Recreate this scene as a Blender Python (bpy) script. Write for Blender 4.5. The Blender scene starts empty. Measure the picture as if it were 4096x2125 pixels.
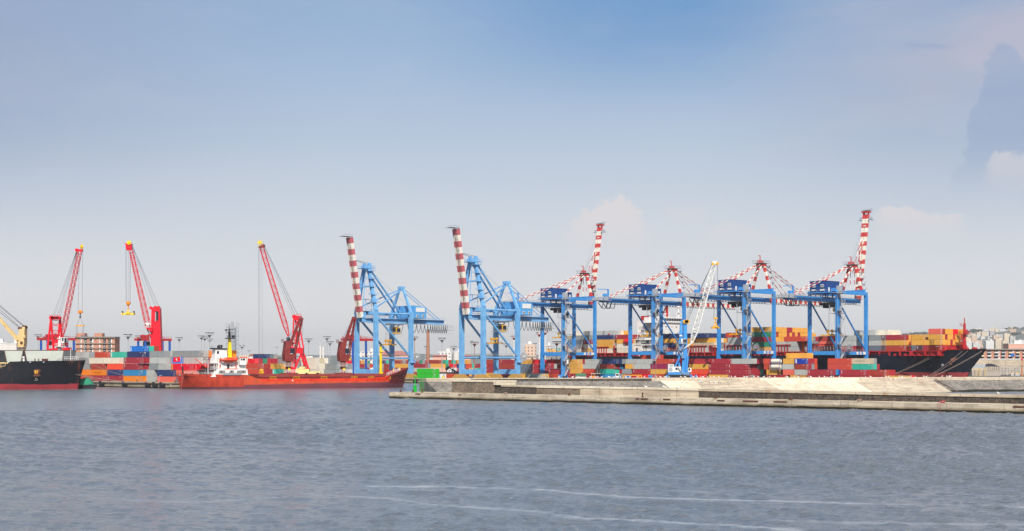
import bpy, math, random
import numpy as np
from mathutils import Vector, Matrix
random.seed(7); rng = np.random.default_rng(7)
SC = bpy.context.scene
COL = SC.collection
F = 5690.0; CX = 2048.0; HY = 1457.0; CH = 10.0      # photo scale: focal length in its pixels, centre column, horizon row, eye height
R2 = math.sqrt(2.0)

# ---------------------------------------------------------------- camera, sky, sun, exposure
cam = bpy.data.cameras.new('camera'); cam_o = bpy.data.objects.new('camera', cam); COL.objects.link(cam_o)
cam_o.location = (0, 0, CH); cam_o.rotation_euler = (math.radians(90), 0, 0)
cam.sensor_width = 36.0; cam.lens = F / 4096 * 36; cam.shift_y = (HY - 1062.5) / 4096
cam.clip_start = 0.5; cam.clip_end = 30000
SC.camera = cam_o

SUN_EL, SUN_AZ = math.radians(44), math.radians(176)   # azimuth clockwise from +Y: behind the camera
sd = Vector((math.sin(SUN_AZ) * math.cos(SUN_EL), math.cos(SUN_AZ) * math.cos(SUN_EL), math.sin(SUN_EL)))
sun = bpy.data.lights.new('sun', 'SUN'); sun.energy = 5.0; sun.angle = math.radians(0.5); sun.color = (1.0, 0.95, 0.87)
sun_o = bpy.data.objects.new('sun', sun); COL.objects.link(sun_o)
sun_o.rotation_euler = sd.to_track_quat('Z', 'Y').to_euler(); sun_o.location = sd * 500

SC.view_settings.view_transform = 'Standard'; SC.view_settings.look = 'None'
SC.view_settings.exposure = 0.0; SC.view_settings.gamma = 1.0
SC.render.film_transparent = False
cy = SC.cycles
cy.max_bounces = 5; cy.diffuse_bounces = 2; cy.glossy_bounces = 3; cy.transmission_bounces = 2; cy.volume_bounces = 0
cy.caustics_reflective = False; cy.caustics_refractive = False
cy.use_denoising = True
cy.sample_clamp_indirect = 3.0

def s2l(c):
    c = c / 255.0
    return c / 12.92 if c <= 0.04045 else ((c + 0.055) / 1.055) ** 2.4
def C(r, g, b, k=0.92):
    return (min(s2l(r) * k, .86), min(s2l(g) * k, .86), min(s2l(b) * k, .86), 1.0)

class NT:
    """small node-tree helper"""
    def __init__(self, tree):
        self.t = tree; self.n = tree.nodes; self.l = tree.links
    def new(self, typ, **kw):
        nd = self.n.new(typ)
        for k, v in kw.items():
            if k.startswith('i_'):
                key = k[2:]; key = int(key) if key.isdigit() else key.replace('_', ' ')
                self.setin(nd.inputs[key], v)
            else: setattr(nd, k, v)
        return nd
    def setin(self, sock, v):
        if isinstance(v, bpy.types.NodeSocket): self.l.new(v, sock)
        else: sock.default_value = v
    def math(self, op, a, b=0.0, c=None, clamp=False):
        nd = self.n.new('ShaderNodeMath'); nd.operation = op; nd.use_clamp = clamp
        self.setin(nd.inputs[0], a); self.setin(nd.inputs[1], b)
        if c is not None: self.setin(nd.inputs[2], c)
        return nd.outputs[0]
    def ss(self, x, lo, hi, a=0.0, b=1.0):
        nd = self.n.new('ShaderNodeMapRange'); nd.interpolation_type = 'SMOOTHSTEP'
        self.setin(nd.inputs[0], x)
        for k, v in zip((1, 2, 3, 4), (lo, hi, a, b)): self.setin(nd.inputs[k], v)
        return nd.outputs[0]
    def mix(self, f, a, b, blend='MIX'):
        nd = self.n.new('ShaderNodeMix'); nd.data_type = 'RGBA'; nd.blend_type = blend
        self.setin(nd.inputs[0], f); self.setin(nd.inputs[6], a); self.setin(nd.inputs[7], b)
        return nd.outputs[2]
    def noise(self, vec, scale, detail=3.0, rough=0.55, dist=0.0):
        nd = self.n.new('ShaderNodeTexNoise')
        if vec is not None: self.l.new(vec, nd.inputs['Vector'])
        nd.inputs['Scale'].default_value = scale; nd.inputs['Detail'].default_value = detail
        nd.inputs['Roughness'].default_value = rough; nd.inputs['Distortion'].default_value = dist
        return nd.outputs['Fac']
    def mapping(self, vec, scale=(1, 1, 1), rot=(0, 0, 0), loc=(0, 0, 0)):
        nd = self.n.new('ShaderNodeMapping'); self.l.new(vec, nd.inputs[0])
        nd.inputs['Scale'].default_value = scale; nd.inputs['Rotation'].default_value = rot; nd.inputs['Location'].default_value = loc
        return nd.outputs[0]
    def ramp(self, fac, stops, interp='LINEAR'):
        nd = self.n.new('ShaderNodeValToRGB'); nd.color_ramp.interpolation = interp
        e = nd.color_ramp.elements
        while len(e) < len(stops): e.new(0.5)
        for el, (p, c) in zip(e, stops): el.position = p; el.color = c
        self.l.new(fac, nd.inputs[0]); return nd.outputs[0]

# ---- sky: Nishita overhead, blending into hazy low sky with soft clouds (directions only)
w = bpy.data.worlds.new('World'); SC.world = w; w.use_nodes = True
T = NT(w.node_tree); T.n.clear()
tc = T.new('ShaderNodeTexCoord'); gv = tc.outputs['Generated']
sp = T.new('ShaderNodeSeparateXYZ'); T.l.new(gv, sp.inputs[0])
sky = T.new('ShaderNodeTexSky'); sky.sky_type = 'NISHITA'; sky.sun_disc = False
sky.sun_elevation = SUN_EL; sky.sun_rotation = SUN_AZ; sky.air_density = 1.0; sky.dust_density = 2.0; sky.ozone_density = 1.2
el = T.math('ARCSINE', sp.outputs[2])                      # elevation, radians
ely = T.math('DIVIDE', el, 0.26)                           # 1 = about 15 degrees up
az = T.math('ARCTAN2', sp.outputs[0], sp.outputs[1])       # 0 straight ahead, + right
lowsky = T.ramp(T.math('MAXIMUM', ely, 0.0), [
    (0.00, C(232, 232, 232, 1)), (0.16, C(229, 230, 232, 1)), (0.36, C(212, 219, 228, 1)),
    (0.60, C(184, 201, 222, 1)), (0.82, C(160, 186, 217, 1)), (1.0, C(145, 174, 211, 1))])
bl = T.math('MULTIPLY', T.math('MULTIPLY', T.ss(az, -.10, .10), T.ss(az, .27, .13)), T.ss(ely, .62, 1.0))
skyc = T.mix(bl, lowsky, C(112, 157, 206, 1))
# milky veil: greyer to both sides
big = T.noise(T.mapping(gv, (2.2, 2.2, 5.0), loc=(3.1, .4, 1.7)), 1.6, 3, .5, .6)
sidel = T.ss(az, -.10, -0.40); sider = T.ss(az, 0.11, 0.30)
veil = T.math('MULTIPLY', T.math('ADD', T.math('MULTIPLY', sidel, .85), T.math('MULTIPLY', sider, .62)), T.ss(big, .18, .62, .8, 1.0), clamp=True)
veil = T.math('MULTIPLY', veil, T.ss(ely, .2, .8), clamp=True)
skyc = T.mix(veil, skyc, C(152, 168, 197, 1))
# pinkish cloud sheets, upper right
sheet = T.noise(T.mapping(gv, (2.2, 1.0, 7.5), rot=(0, .30, 0), loc=(.35, 0, .62)), 1.7, 4, .5, .6)
sheet = T.math('MULTIPLY', T.ss(sheet, .36, .66), T.math('MULTIPLY', T.ss(az, .13, .29), T.ss(ely, .40, .82)), clamp=True)
skyc = T.mix(T.math('MULTIPLY', sheet, .72), skyc, C(196, 190, 204, 1))
core = T.math('MULTIPLY', T.ss(T.math('ABSOLUTE', T.math('SUBTRACT', T.math('ADD', ely, T.math('MULTIPLY', az, -.35)), .855)), .050, .0), T.ss(az, .255, .31), clamp=True)
skyc = T.mix(T.math('MULTIPLY', core, T.math('MULTIPLY', big, .9)), skyc, C(206, 194, 200, 1))
# a tower of clear bluer sky between the sheets at the right edge, ragged and soft
fy = T.math('MAXIMUM', sp.outputs[1], .25); uu = T.math('DIVIDE', sp.outputs[0], fy); vv = T.math('DIVIDE', sp.outputs[2], fy); vn = T.math('DIVIDE', vv, .26)
rag = T.math('SUBTRACT', T.noise(T.mapping(gv, (1, 1, 1)), 40.0, 6, .62), .5)
led = T.math('ADD', .3180, T.math('MULTIPLY', T.math('SUBTRACT', vn, .606), .080))
lm = T.ss(T.math('SUBTRACT', T.math('ADD', uu, T.math('MULTIPLY', rag, .034)), led), -.0014, .0030)
dz_ = T.math('DIVIDE', T.math('SUBTRACT', uu, .3455), .0150)
tp = T.math('MAXIMUM', T.math('SUBTRACT', .872, T.math('MULTIPLY', T.math('MULTIPLY', dz_, dz_), .050)), .775)
tm = T.ss(T.math('SUBTRACT', T.math('ADD', tp, T.math('MULTIPLY', rag, .06)), vn), -.005, .012)
gap = T.math('MULTIPLY', T.math('MULTIPLY', lm, tm), T.ss(vn, .42, .66), clamp=True)
skyc = T.mix(T.math('MULTIPLY', gap, .62), skyc, C(150, 170, 203, 1))
wisp = T.math('MULTIPLY', T.ss(T.math('ABSOLUTE', T.math('SUBTRACT', T.math('ADD', vn, T.math('MULTIPLY', rag, .03)), .858)), .012, 0.0), T.math('MULTIPLY', T.ss(uu, .268, .285), T.ss(uu, .315, .30)), clamp=True)
skyc = T.mix(T.math('MULTIPLY', wisp, .45), skyc, C(146, 164, 202, 1))
# low cumulus puffs near the horizon
def puff(skyc, a0, e0, wd, hg, amount, tint):
    dx = T.math('DIVIDE', T.math('SUBTRACT', uu, a0), wd)
    lump = T.noise(T.mapping(gv, (1, 1, 1.0), loc=(a0 * 31, e0 * 17, a0 * 7)), 34.0, 7, .64)
    fine_ = T.noise(T.mapping(gv, (1, 1, 1.0), loc=(a0 * 11, e0 * 7, a0 * 3)), 110.0, 5, .6)
    dome = T.math('SUBTRACT', 1.0, T.math('MULTIPLY', dx, dx))
    lu = T.math('ADD', T.math('MULTIPLY', T.math('SUBTRACT', lump, .5), 3.6), T.math('MULTIPLY', T.math('SUBTRACT', fine_, .5), 1.0))
    top = T.math('MULTIPLY', T.math('ADD', dome, T.math('MULTIPLY', lu, T.ss(dome, -.1, .5))), hg)
    y = T.math('SUBTRACT', vv, e0)
    body = T.math('MULTIPLY', T.ss(T.math('SUBTRACT', top, y), 0.0, .0075), T.ss(y, -hg * 1.5, hg * 1.0), clamp=True)
    body = T.math('MULTIPLY', body, T.ss(dome, 0.0, .8), clamp=True)
    return T.mix(T.math('MULTIPLY', body, amount), skyc, tint)
warm = C(230, 222, 222, 1)
for a0, y0, wd, hg, am in ((.066, 930, .036, .021, .72), (.122, 850, .022, .011, .26), (.166, 945, .036, .011, .36), (.286, 885, .040, .016, .75),
                           (.352, 690, .024, .015, .50), (-.32, 1040, .06, .010, .25), (.205, 985, .04, .009, .22)):
    skyc = puff(skyc, a0, (HY - y0) / F, wd, hg, am, warm)
fine = T.noise(T.mapping(gv, (1.5, 1.5, 5.0)), 5.0, 4, .6, .4)
skyc = T.mix(T.math('MULTIPLY', T.ss(fine, .45, .75), .10), skyc, C(214, 216, 222, 1))
up = T.ss(ely, 1.0, 2.6)
nsc = T.new('ShaderNodeVectorMath', operation='SCALE'); T.l.new(sky.outputs[0], nsc.inputs[0]); nsc.inputs['Scale'].default_value = 0.08
fin = T.mix(up, skyc, nsc.outputs[0])
bg = T.new('ShaderNodeBackground'); T.l.new(fin, bg.inputs[0]); bg.inputs[1].default_value = 1.0
out = T.new('ShaderNodeOutputWorld'); T.l.new(bg.outputs[0], out.inputs[0])

# ---------------------------------------------------------------- places: photo column/row at a distance -> metres
def X(px, d): return (px - CX) / F * d
def Z(py, d): return CH + (HY - py) / F * d
def W(px, py, d): return Vector((X(px, d), d, Z(py, d)))
AV = Vector((1 / R2, -1 / R2, 0)); BV = Vector((1 / R2, 1 / R2, 0))      # the terminal's two directions
def on_line(px, K):
    u = (px - CX) / F; d = K / (1 + u); return Vector((u * d, d, 0))

# ---------------------------------------------------------------- materials
M = {}
def _mat(name):
    m = bpy.data.materials.new(name); m.use_nodes = True
    t = NT(m.node_tree); b = t.n['Principled BSDF']; M[name] = m
    return m, t, b
def paint(name, col, rough=.5, dirt=.25, dcol=None, scale=.35, metal=0.0, bump=0.0, rust=0.0, vary=.10, streak=True):
    """weathered paint: patchy fading, vertical streaks, optional rust; varies per object"""
    m, t, b = _mat(name)
    tcn = t.new('ShaderNodeTexCoord'); ob = tcn.outputs['Object']
    inf = t.new('ShaderNodeObjectInfo')
    n1 = t.noise(ob, scale, 4, .6)
    n2 = t.noise(t.mapping(ob, (2.2, 2.2, .22) if streak else (1, 1, 1)), scale * 2.2, 3, .6)
    if dcol is None: dcol = tuple(x * .55 + .02 for x in col[:3]) + (1,)
    f = t.math('MULTIPLY', t.ss(t.math('ADD', t.math('MULTIPLY', n1, .5), t.math('MULTIPLY', n2, .5)), .42, .70), dirt)
    c = t.mix(f, col, dcol)
    light = tuple(min(.85, x * 1.12 + .03) for x in col[:3]) + (1,)
    c = t.mix(t.math('MULTIPLY', t.ss(n1, .50, .30), min(.5, dirt * 1.2)), c, light)
    if rust > 0:
        n3 = t.noise(t.mapping(ob, (1.6, 1.6, .35)), .9, 5, .7, .4)
        c = t.mix(t.math('MULTIPLY', t.ss(n3, .60, .72), rust), c, (.16, .055, .022, 1))
    if vary > 0:
        hv = t.new('ShaderNodeHueSaturation'); t.l.new(c, hv.inputs['Color'])
        t.l.new(t.math('ADD', t.math('MULTIPLY', inf.outputs['Random'], 2 * vary), 1 - vary), hv.inputs['Value'])
        hv.inputs['Hue'].default_value = .5; c = hv.outputs[0]
    t.l.new(c, b.inputs['Base Color'])
    b.inputs['Roughness'].default_value = rough; b.inputs['Metallic'].default_value = metal
    b.inputs['Specular IOR Level'].default_value = .35
    if bump > 0:
        bp = t.new('ShaderNodeBump'); bp.inputs['Strength'].default_value = bump; bp.inputs['Distance'].default_value = .03
        t.l.new(t.noise(ob, 3.0, 3), bp.inputs['Height']); t.l.new(bp.outputs[0], b.inputs['Normal'])
    return m
def box_paint(code, col, dirt=.28, rust=.35):
    """container steel: pressed ribs, dents, fade and rust"""
    m = paint('container_' + code, col, .55, dirt, None, .28, 0, 0, rust, .10)
    t = NT(m.node_tree); b = t.n['Principled BSDF']
    tcn = t.new('ShaderNodeTexCoord'); ob = tcn.outputs['Object']
    wv = t.new('ShaderNodeTexWave'); wv.wave_type = 'BANDS'; wv.bands_direction = 'DIAGONAL'
    t.l.new(t.mapping(ob, (1, 1, 0)), wv.inputs[0]); wv.inputs['Scale'].default_value = 1.1
    bp = t.new('ShaderNodeBump'); bp.inputs['Strength'].default_value = .25; bp.inputs['Distance'].default_value = .03
    t.l.new(wv.outputs['Fac'], bp.inputs['Height']); t.l.new(bp.outputs[0], b.inputs['Normal'])
    return m
CODES = {  # letter: (name, lit colour in the photo)
 'R': ('bright red', (222, 30, 48)), 'D': ('dark red', (160, 54, 66)), 'b': ('reddish brown', (160, 70, 58)), 'o': ('orange-red', (196, 84, 66)),
 'O': ('orange', (246, 138, 32)), 'Y': ('ochre yellow', (222, 172, 88)), 'y': ('bright yellow', (232, 190, 60)), 'g': ('light grey', (188, 190, 186)),
 'G': ('grey', (150, 155, 156)), 'K': ('slate grey', (112, 122, 134)), 'W': ('white', (228, 220, 204)), 'N': ('navy blue', (46, 62, 106)),
 'B': ('royal blue', (36, 66, 160)), 'L': ('light blue', (60, 138, 182)), 'T': ('teal', (66, 184, 162)), 'E': ('green', (58, 140, 112)),
 'M': ('dark magenta', (150, 46, 86)), 'S': ('salmon pink', (226, 118, 102)), 'C': ('crimson', (204, 16, 50)), 't': ('tan', (200, 170, 126)),
 'V': ('bright green', (56, 178, 56)), 'U': ('bright blue', (34, 120, 204)), 'I': ('beige', (202, 192, 168)), 'F': ('orange-scarlet', (238, 92, 64))}
def vivid(c, f=1.18):
    g = sum(c) / 3; return tuple(max(4, min(250, g + (x - g) * f)) for x in c)
for k, (nm, c) in CODES.items(): box_paint(k, C(*vivid(c), .95))

paint('steel_pale_blue', C(124, 186, 234), .5, .60, C(66, 132, 202), .25, rust=.14, vary=0)
paint('steel_house_blue', C(92, 170, 232), .5, .15, vary=0)
paint('steel_blue', C(64, 152, 224), .45, .50, C(26, 104, 188), .2, vary=.0)
paint('steel_navy', C(22, 72, 140), .5, .15, vary=0)
paint('steel_rtg_blue', C(30, 92, 186), .5, .2, vary=0)
paint('boom_red', C(206, 60, 56), .5, .35, C(190, 110, 112), .22, rust=.12, vary=0)
paint('boom_red_faded', C(196, 92, 98), .55, .5, C(214, 140, 146), .25, rust=.2, vary=0)
paint('boom_white', C(240, 234, 220), .5, .22, C(206, 190, 160), .3, rust=.10, vary=0)
paint('crane_red', C(238, 14, 42), .45, .35, C(170, 16, 34), .3, vary=0)
paint('lattice_red', C(226, 36, 54), .5, .2, vary=0)
paint('ship_crane_red', C(136, 48, 44), .6, .4, C(96, 30, 30), .4, rust=.2, vary=0)
paint('rtg_red', C(190, 44, 50), .5, .25, vary=0)
paint('spreader_yellow', C(240, 176, 30), .5, .3, C(170, 110, 20), .6, vary=0)
paint('lemon_yellow', C(250, 214, 20), .5, .15, vary=0)
paint('crane_cream', C(224, 196, 138), .5, .35, C(196, 140, 70), .4, rust=.25, vary=0)
paint('crane_white', C(240, 240, 236), .5, .12, vary=0)
paint('galvanised', C(172, 178, 184), .5, .2, vary=0)
paint('dark_steel', C(54, 56, 62), .6, .2, vary=0)
paint('black_rubber', C(30, 31, 34), .8, .15, vary=0)
paint('wire', C(112, 118, 128), .6, .05, vary=0)
paint('rope', C(170, 150, 138), .9, .15, vary=0)
paint('ship_white', C(240, 238, 234), .5, .12, C(200, 180, 150), .3, rust=.10, vary=0)
paint('ship_black_top', C(40, 42, 50), .6, .2, vary=0)
paint('hatch_grey', C(196, 202, 192), .6, .22, C(160, 166, 156), .2, rust=.06, vary=0)
paint('lifeboat_orange', C(248, 80, 40), .45, .15, vary=0)
paint('lifeboat_red', C(236, 24, 36), .4, .12, vary=0)
paint('ship_deck_red', C(186, 40, 44), .55, .35, C(120, 26, 30), .3, rust=.1, vary=0)
paint('hatch_red', C(150, 60, 54), .6, .35, C(110, 40, 40), .3, vary=0)
paint('beacon_green', C(10, 176, 50), .5, .15, vary=0)
paint('rust_iron', C(96, 60, 52), .85, .5, C(150, 90, 50), 2.0, vary=.05)
paint('pole_grey', C(176, 180, 184), .6, .1, vary=.05)
paint('pole_rust', C(176, 120, 96), .7, .2, vary=0)
paint('lamp_head', C(120, 126, 136), .5, .1, vary=0)
paint('facade_white', C(226, 222, 216), .8, .15, vary=.06)
paint('facade_cream', C(236, 214, 178), .8, .15, vary=.06)
paint('facade_pink', C(226, 176, 156), .8, .2, vary=.04)
paint('brick', C(196, 142, 118), .85, .25, C(160, 108, 90), .5, vary=0)
paint('concrete_grey', C(150, 142, 134), .9, .35, vary=.05)
paint('glass_dark', C(36, 42, 54), .15, .1, vary=0)
paint('roof_red', C(176, 116, 110), .9, .25, vary=.05)
paint('roof_green', C(66, 110, 84), .8, .25, vary=0)
paint('blue_panel', C(34, 110, 196), .4, .1, vary=0)
paint('sign_white', C(236, 236, 232), .6, .05, vary=0)
paint('mark_white', C(236, 232, 226), .6, .1, vary=0)
paint('mark_black', C(40, 38, 38), .6, .1, vary=0)
paint('mark_orange', C(240, 140, 30), .5, .1, vary=0)
paint('gull_white', C(244, 244, 242), .8, .02, vary=0)
paint('gull_grey', C(150, 156, 166), .8, .05, vary=0)
paint('sign_green', C(20, 150, 120), .5, .05, vary=0)
paint('machine_black', C(44, 42, 48), .5, .2, vary=0)
paint('sand_yellow_machine', C(232, 222, 150), .6, .25, vary=0)
paint('foliage', (.055, .085, .03, 1), .8, .5, (.02, .04, .015, 1), 1.2, vary=.2, streak=False)
paint('bark', (.12, .085, .06, 1), .9, .3, vary=0)
paint('shed_grey', C(176, 166, 154), .85, .3, vary=.05)

def striped(name, ca, cb, period, axis=(1, 0, 1)):
    m, t, b = _mat(name)
    tcn = t.new('ShaderNodeTexCoord'); s = t.new('ShaderNodeSeparateXYZ'); t.l.new(tcn.outputs['Object'], s.inputs[0])
    v = t.math('ADD', t.math('MULTIPLY', s.outputs[0], axis[0]), t.math('ADD', t.math('MULTIPLY', s.outputs[1], axis[1]), t.math('MULTIPLY', s.outputs[2], axis[2])))
    fr = t.math('FRACT', t.math('DIVIDE', v, period))
    t.l.new(t.mix(t.math('GREATER_THAN', fr, .5), ca, cb), b.inputs['Base Color']); b.inputs['Roughness'].default_value = .6
striped('hazard_stripe', C(244, 200, 100), C(150, 96, 56), .55, (1, .6, 1))

def hull_mat(name, bands, rustamt, scuff):
    """ship's side: colour bands by height with uneven edges, rust runs, scuffs. bands: [(z_from, colour)] rising"""
    m, t, b = _mat(name)
    tcn = t.new('ShaderNodeTexCoord'); ob = tcn.outputs['Object']; s = t.new('ShaderNodeSeparateXYZ'); t.l.new(ob, s.inputs[0])
    wob = t.math('MULTIPLY', t.math('SUBTRACT', t.noise(ob, .5, 3), .5), .25)
    z = t.math('ADD', s.outputs[2], wob)
    c = None
    for zf, colr in bands:
        cc = t.mix(t.math('MULTIPLY', t.ss(t.noise(ob, .16, 5, .65), .40, .64), .60), colr, tuple(x * .62 + .012 for x in colr[:3]) + (1,))
        c = cc if c is None else t.mix(t.ss(z, zf - .05, zf + .05), c, cc)
    run = t.noise(t.mapping(ob, (.9, .9, .10)), .9, 5, .7, .3)
    c = t.mix(t.math('MULTIPLY', t.ss(run, .52, .66), rustamt), c, (.17, .055, .030, 1))
    sc_ = t.noise(t.mapping(ob, (.10, .10, .7)), 1.3, 6, .7, .6)
    c = t.mix(t.math('MULTIPLY', t.ss(sc_, .63, .74), scuff), c, (.42, .36, .33, 1))
    dk = t.noise(t.mapping(ob, (.25, .25, .6)), .8, 5, .7, .5)
    c = t.mix(t.math('MULTIPLY', t.ss(dk, .62, .74), .35), c, (.02, .02, .025, 1))
    # plating seams
    t.l.new(c, b.inputs['Base Color']); b.inputs['Roughness'].default_value = .55; b.inputs['Specular IOR Level'].default_value = .3
    bp = t.new('ShaderNodeBump'); bp.inputs['Strength'].default_value = .5; bp.inputs['Distance'].default_value = .12
    t.l.new(t.noise(ob, .45, 2, .4), bp.inputs['Height']); t.l.new(bp.outputs[0], b.inputs['Normal'])

def stone(name, base, dark, light, scale, amt=.8, weed=None, big=.12, stretch=(1, 1, 1)):
    m, t, b = _mat(name)
    tcn = t.new('ShaderNodeTexCoord'); ob = tcn.outputs['Object']; s = t.new('ShaderNodeSeparateXYZ'); t.l.new(ob, s.inputs[0])
    v = t.new('ShaderNodeTexVoronoi'); v.feature = 'F1'; t.l.new(t.mapping(ob, stretch), v.inputs['Vector']); v.inputs['Scale'].default_value = scale
    cell = t.new('ShaderNodeSeparateColor'); t.l.new(v.outputs['Color'], cell.inputs[0])
    ve = t.new('ShaderNodeTexVoronoi'); ve.feature = 'DISTANCE_TO_EDGE'; t.l.new(t.mapping(ob, stretch), ve.inputs['Vector']); ve.inputs['Scale'].default_value = scale
    c = t.mix(t.math('MULTIPLY', cell.outputs[0], amt), base, dark)
    c = t.mix(t.math('MULTIPLY', t.ss(ve.outputs['Distance'], .06, .02), .7), c, light)
    n = t.noise(t.mapping(ob, (1, 1, .6)), big, 5, .65, .4)
    c = t.mix(t.math('MULTIPLY', t.ss(n, .44, .68), .55), c, dark)
    n2 = t.noise(ob, big * 5, 4, .7)
    c = t.mix(t.math('MULTIPLY', t.ss(n2, .52, .72), .4), c, light)
    if weed is not None:
        z = t.math('ADD', s.outputs[2], t.math('MULTIPLY', t.math('SUBTRACT', t.noise(t.mapping(ob, (.25, .25, 1)), .8, 4), .5), weed * 1.2))
        c = t.mix(t.ss(z, weed, weed * .55), c, (.020, .020, .013, 1))
    t.l.new(c, b.inputs['Base Color']); b.inputs['Roughness'].default_value = .9; b.inputs['Specular IOR Level'].default_value = .2
    bp = t.new('ShaderNodeBump'); bp.inputs['Strength'].default_value = .8; bp.inputs['Distance'].default_value = .12
    t.l.new(t.math('ADD', ve.outputs['Distance'], t.noise(ob, scale * 2, 3)), bp.inputs['Height']); t.l.new(bp.outputs[0], b.inputs['Normal'])
def concrete(name, base, dark, light, weed=None, lines=.5):
    m, t, b = _mat(name)
    tcn = t.new('ShaderNodeTexCoord'); ob = tcn.outputs['Object']; s = t.new('ShaderNodeSeparateXYZ'); t.l.new(ob, s.inputs[0])
    n1 = t.noise(ob, .09, 6, .65, .5); n2 = t.noise(t.mapping(ob, (.10, .10, 1.5)), .9, 5, .65, .3); n3 = t.noise(t.mapping(ob, (1, 1, .15)), .8, 4, .6)
    c = t.mix(t.math('MULTIPLY', t.ss(n1, .45, .62), .6), base, dark)
    c = t.mix(t.math('MULTIPLY', t.ss(n2, .48, .66), lines), c, dark)
    c = t.mix(t.math('MULTIPLY', t.ss(n2, .46, .30), .6), c, light)
    c = t.mix(t.math('MULTIPLY', t.ss(n3, .55, .75), .4), c, dark)
    # construction joints every 12 m
    fr = t.math('FRACT', t.math('DIVIDE', t.math('ADD', s.outputs[0], 400.0), 12.5))
    c = t.mix(t.math('MULTIPLY', t.math('LESS_THAN', fr, .012), .6), c, tuple(x * .3 for x in dark[:3]) + (1,))
    rs = t.noise(t.mapping(ob, (.8, .8, .2)), .35, 5, .7, .2)
    c = t.mix(t.math('MULTIPLY', t.ss(rs, .61, .71), .65), c, (.34, .16, .06, 1))
    n4 = t.noise(t.mapping(ob, (.5, .5, 1.2)), .7, 6, .72, .8)
    c = t.mix(t.math('MULTIPLY', t.ss(n4, .54, .66), .5), c, tuple(x * .6 for x in dark[:3]) + (1,))
    if weed is not None:
        z = t.math('ADD', s.outputs[2], t.math('MULTIPLY', t.math('SUBTRACT', t.noise(t.mapping(ob, (.3, .3, 1)), .7, 4), .5), weed * .9))
        c = t.mix(t.math('MULTIPLY', t.ss(z, weed * 1.7, weed), .6), c, (.17, .12, .045, 1))
        c = t.mix(t.ss(z, weed, weed * .6), c, (.018, .017, .012, 1))
    t.l.new(c, b.inputs['Base Color']); b.inputs['Roughness'].default_value = .9; b.inputs['Specular IOR Level'].default_value = .2
    bp = t.new('ShaderNodeBump'); bp.inputs['Strength'].default_value = .5; bp.inputs['Distance'].default_value = .08
    t.l.new(t.noise(ob, 1.2, 5, .6), bp.inputs['Height']); t.l.new(bp.outputs[0], b.inputs['Normal'])
stone('stone_speckled', C(128, 116, 104), C(84, 76, 70), C(170, 150, 128), 1.5, .7)
stone('stone_dark', C(86, 80, 76), C(50, 47, 46), C(132, 116, 98), 1.6, .8)
stone('stone_revetment', C(142, 137, 130), C(92, 88, 84), C(176, 169, 158), .95, .75, weed=.9)
concrete('concrete_quay', C(218, 204, 180), C(160, 146, 128), C(236, 226, 206), weed=.62, lines=.8)
concrete('concrete_pale', C(230, 220, 198), C(200, 186, 162), C(244, 236, 220), lines=.3)
concrete('concrete_warm', C(206, 192, 170), C(160, 146, 130), C(224, 212, 190), lines=.75)
concrete('concrete_pier', C(196, 180, 156), C(140, 126, 112), C(212, 200, 178), weed=.5)
concrete('yard_asphalt', C(120, 116, 112, .8), C(90, 88, 86, .8), C(140, 136, 130, .8))

def facade(name, wall, glass, sx, sz, fw=.5, fh=.5):
    """distant block: storeys of small openings as part of its surface"""
    m, t, b = _mat(name)
    tcn = t.new('ShaderNodeTexCoord'); s = t.new('ShaderNodeSeparateXYZ'); t.l.new(tcn.outputs['Object'], s.inputs[0])
    geo = t.new('ShaderNodeNewGeometry'); ns = t.new('ShaderNodeSeparateXYZ'); t.l.new(geo.outputs['Normal'], ns.inputs[0])
    h = t.math('ADD', s.outputs[0], t.math('MULTIPLY', s.outputs[1], .93))
    fx = t.math('FRACT', t.math('DIVIDE', t.math('ADD', h, 500.0), sx)); fz = t.math('FRACT', t.math('DIVIDE', s.outputs[2], sz))
    wx = t.math('LESS_THAN', t.math('ABSOLUTE', t.math('SUBTRACT', fx, .5)), fw / 2); wz = t.math('LESS_THAN', t.math('ABSOLUTE', t.math('SUBTRACT', fz, .55)), fh / 2)
    wn = t.math('MULTIPLY', t.math('MULTIPLY', wx, wz), t.math('LESS_THAN', t.math('ABSOLUTE', ns.outputs[2]), .5))
    inf = t.new('ShaderNodeObjectInfo')
    hv = t.new('ShaderNodeHueSaturation'); hv.inputs['Color'].default_value = wall
    t.l.new(t.math('ADD', t.math('MULTIPLY', inf.outputs['Random'], .25), .86), hv.inputs['Value'])
    n = t.noise(tcn.outputs['Object'], .15, 4)
    c = t.mix(t.math('MULTIPLY', n, .25), hv.outputs[0], tuple(x * .6 for x in wall[:3]) + (1,))
    t.l.new(t.mix(wn, c, glass), b.inputs['Base Color']); b.inputs['Roughness'].default_value = .8
facade('block_cream', C(238, 220, 192), C(130, 120, 116), 3.6, 3.1, .45, .45)
facade('block_white', C(232, 228, 224), C(136, 138, 146), 3.2, 3.1, .5, .42)
facade('block_peach', C(232, 200, 176), C(126, 112, 108), 3.4, 3.1, .4, .5)
facade('block_grey', C(206, 202, 200), C(120, 122, 128), 3.0, 3.0, .6, .5)

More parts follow.
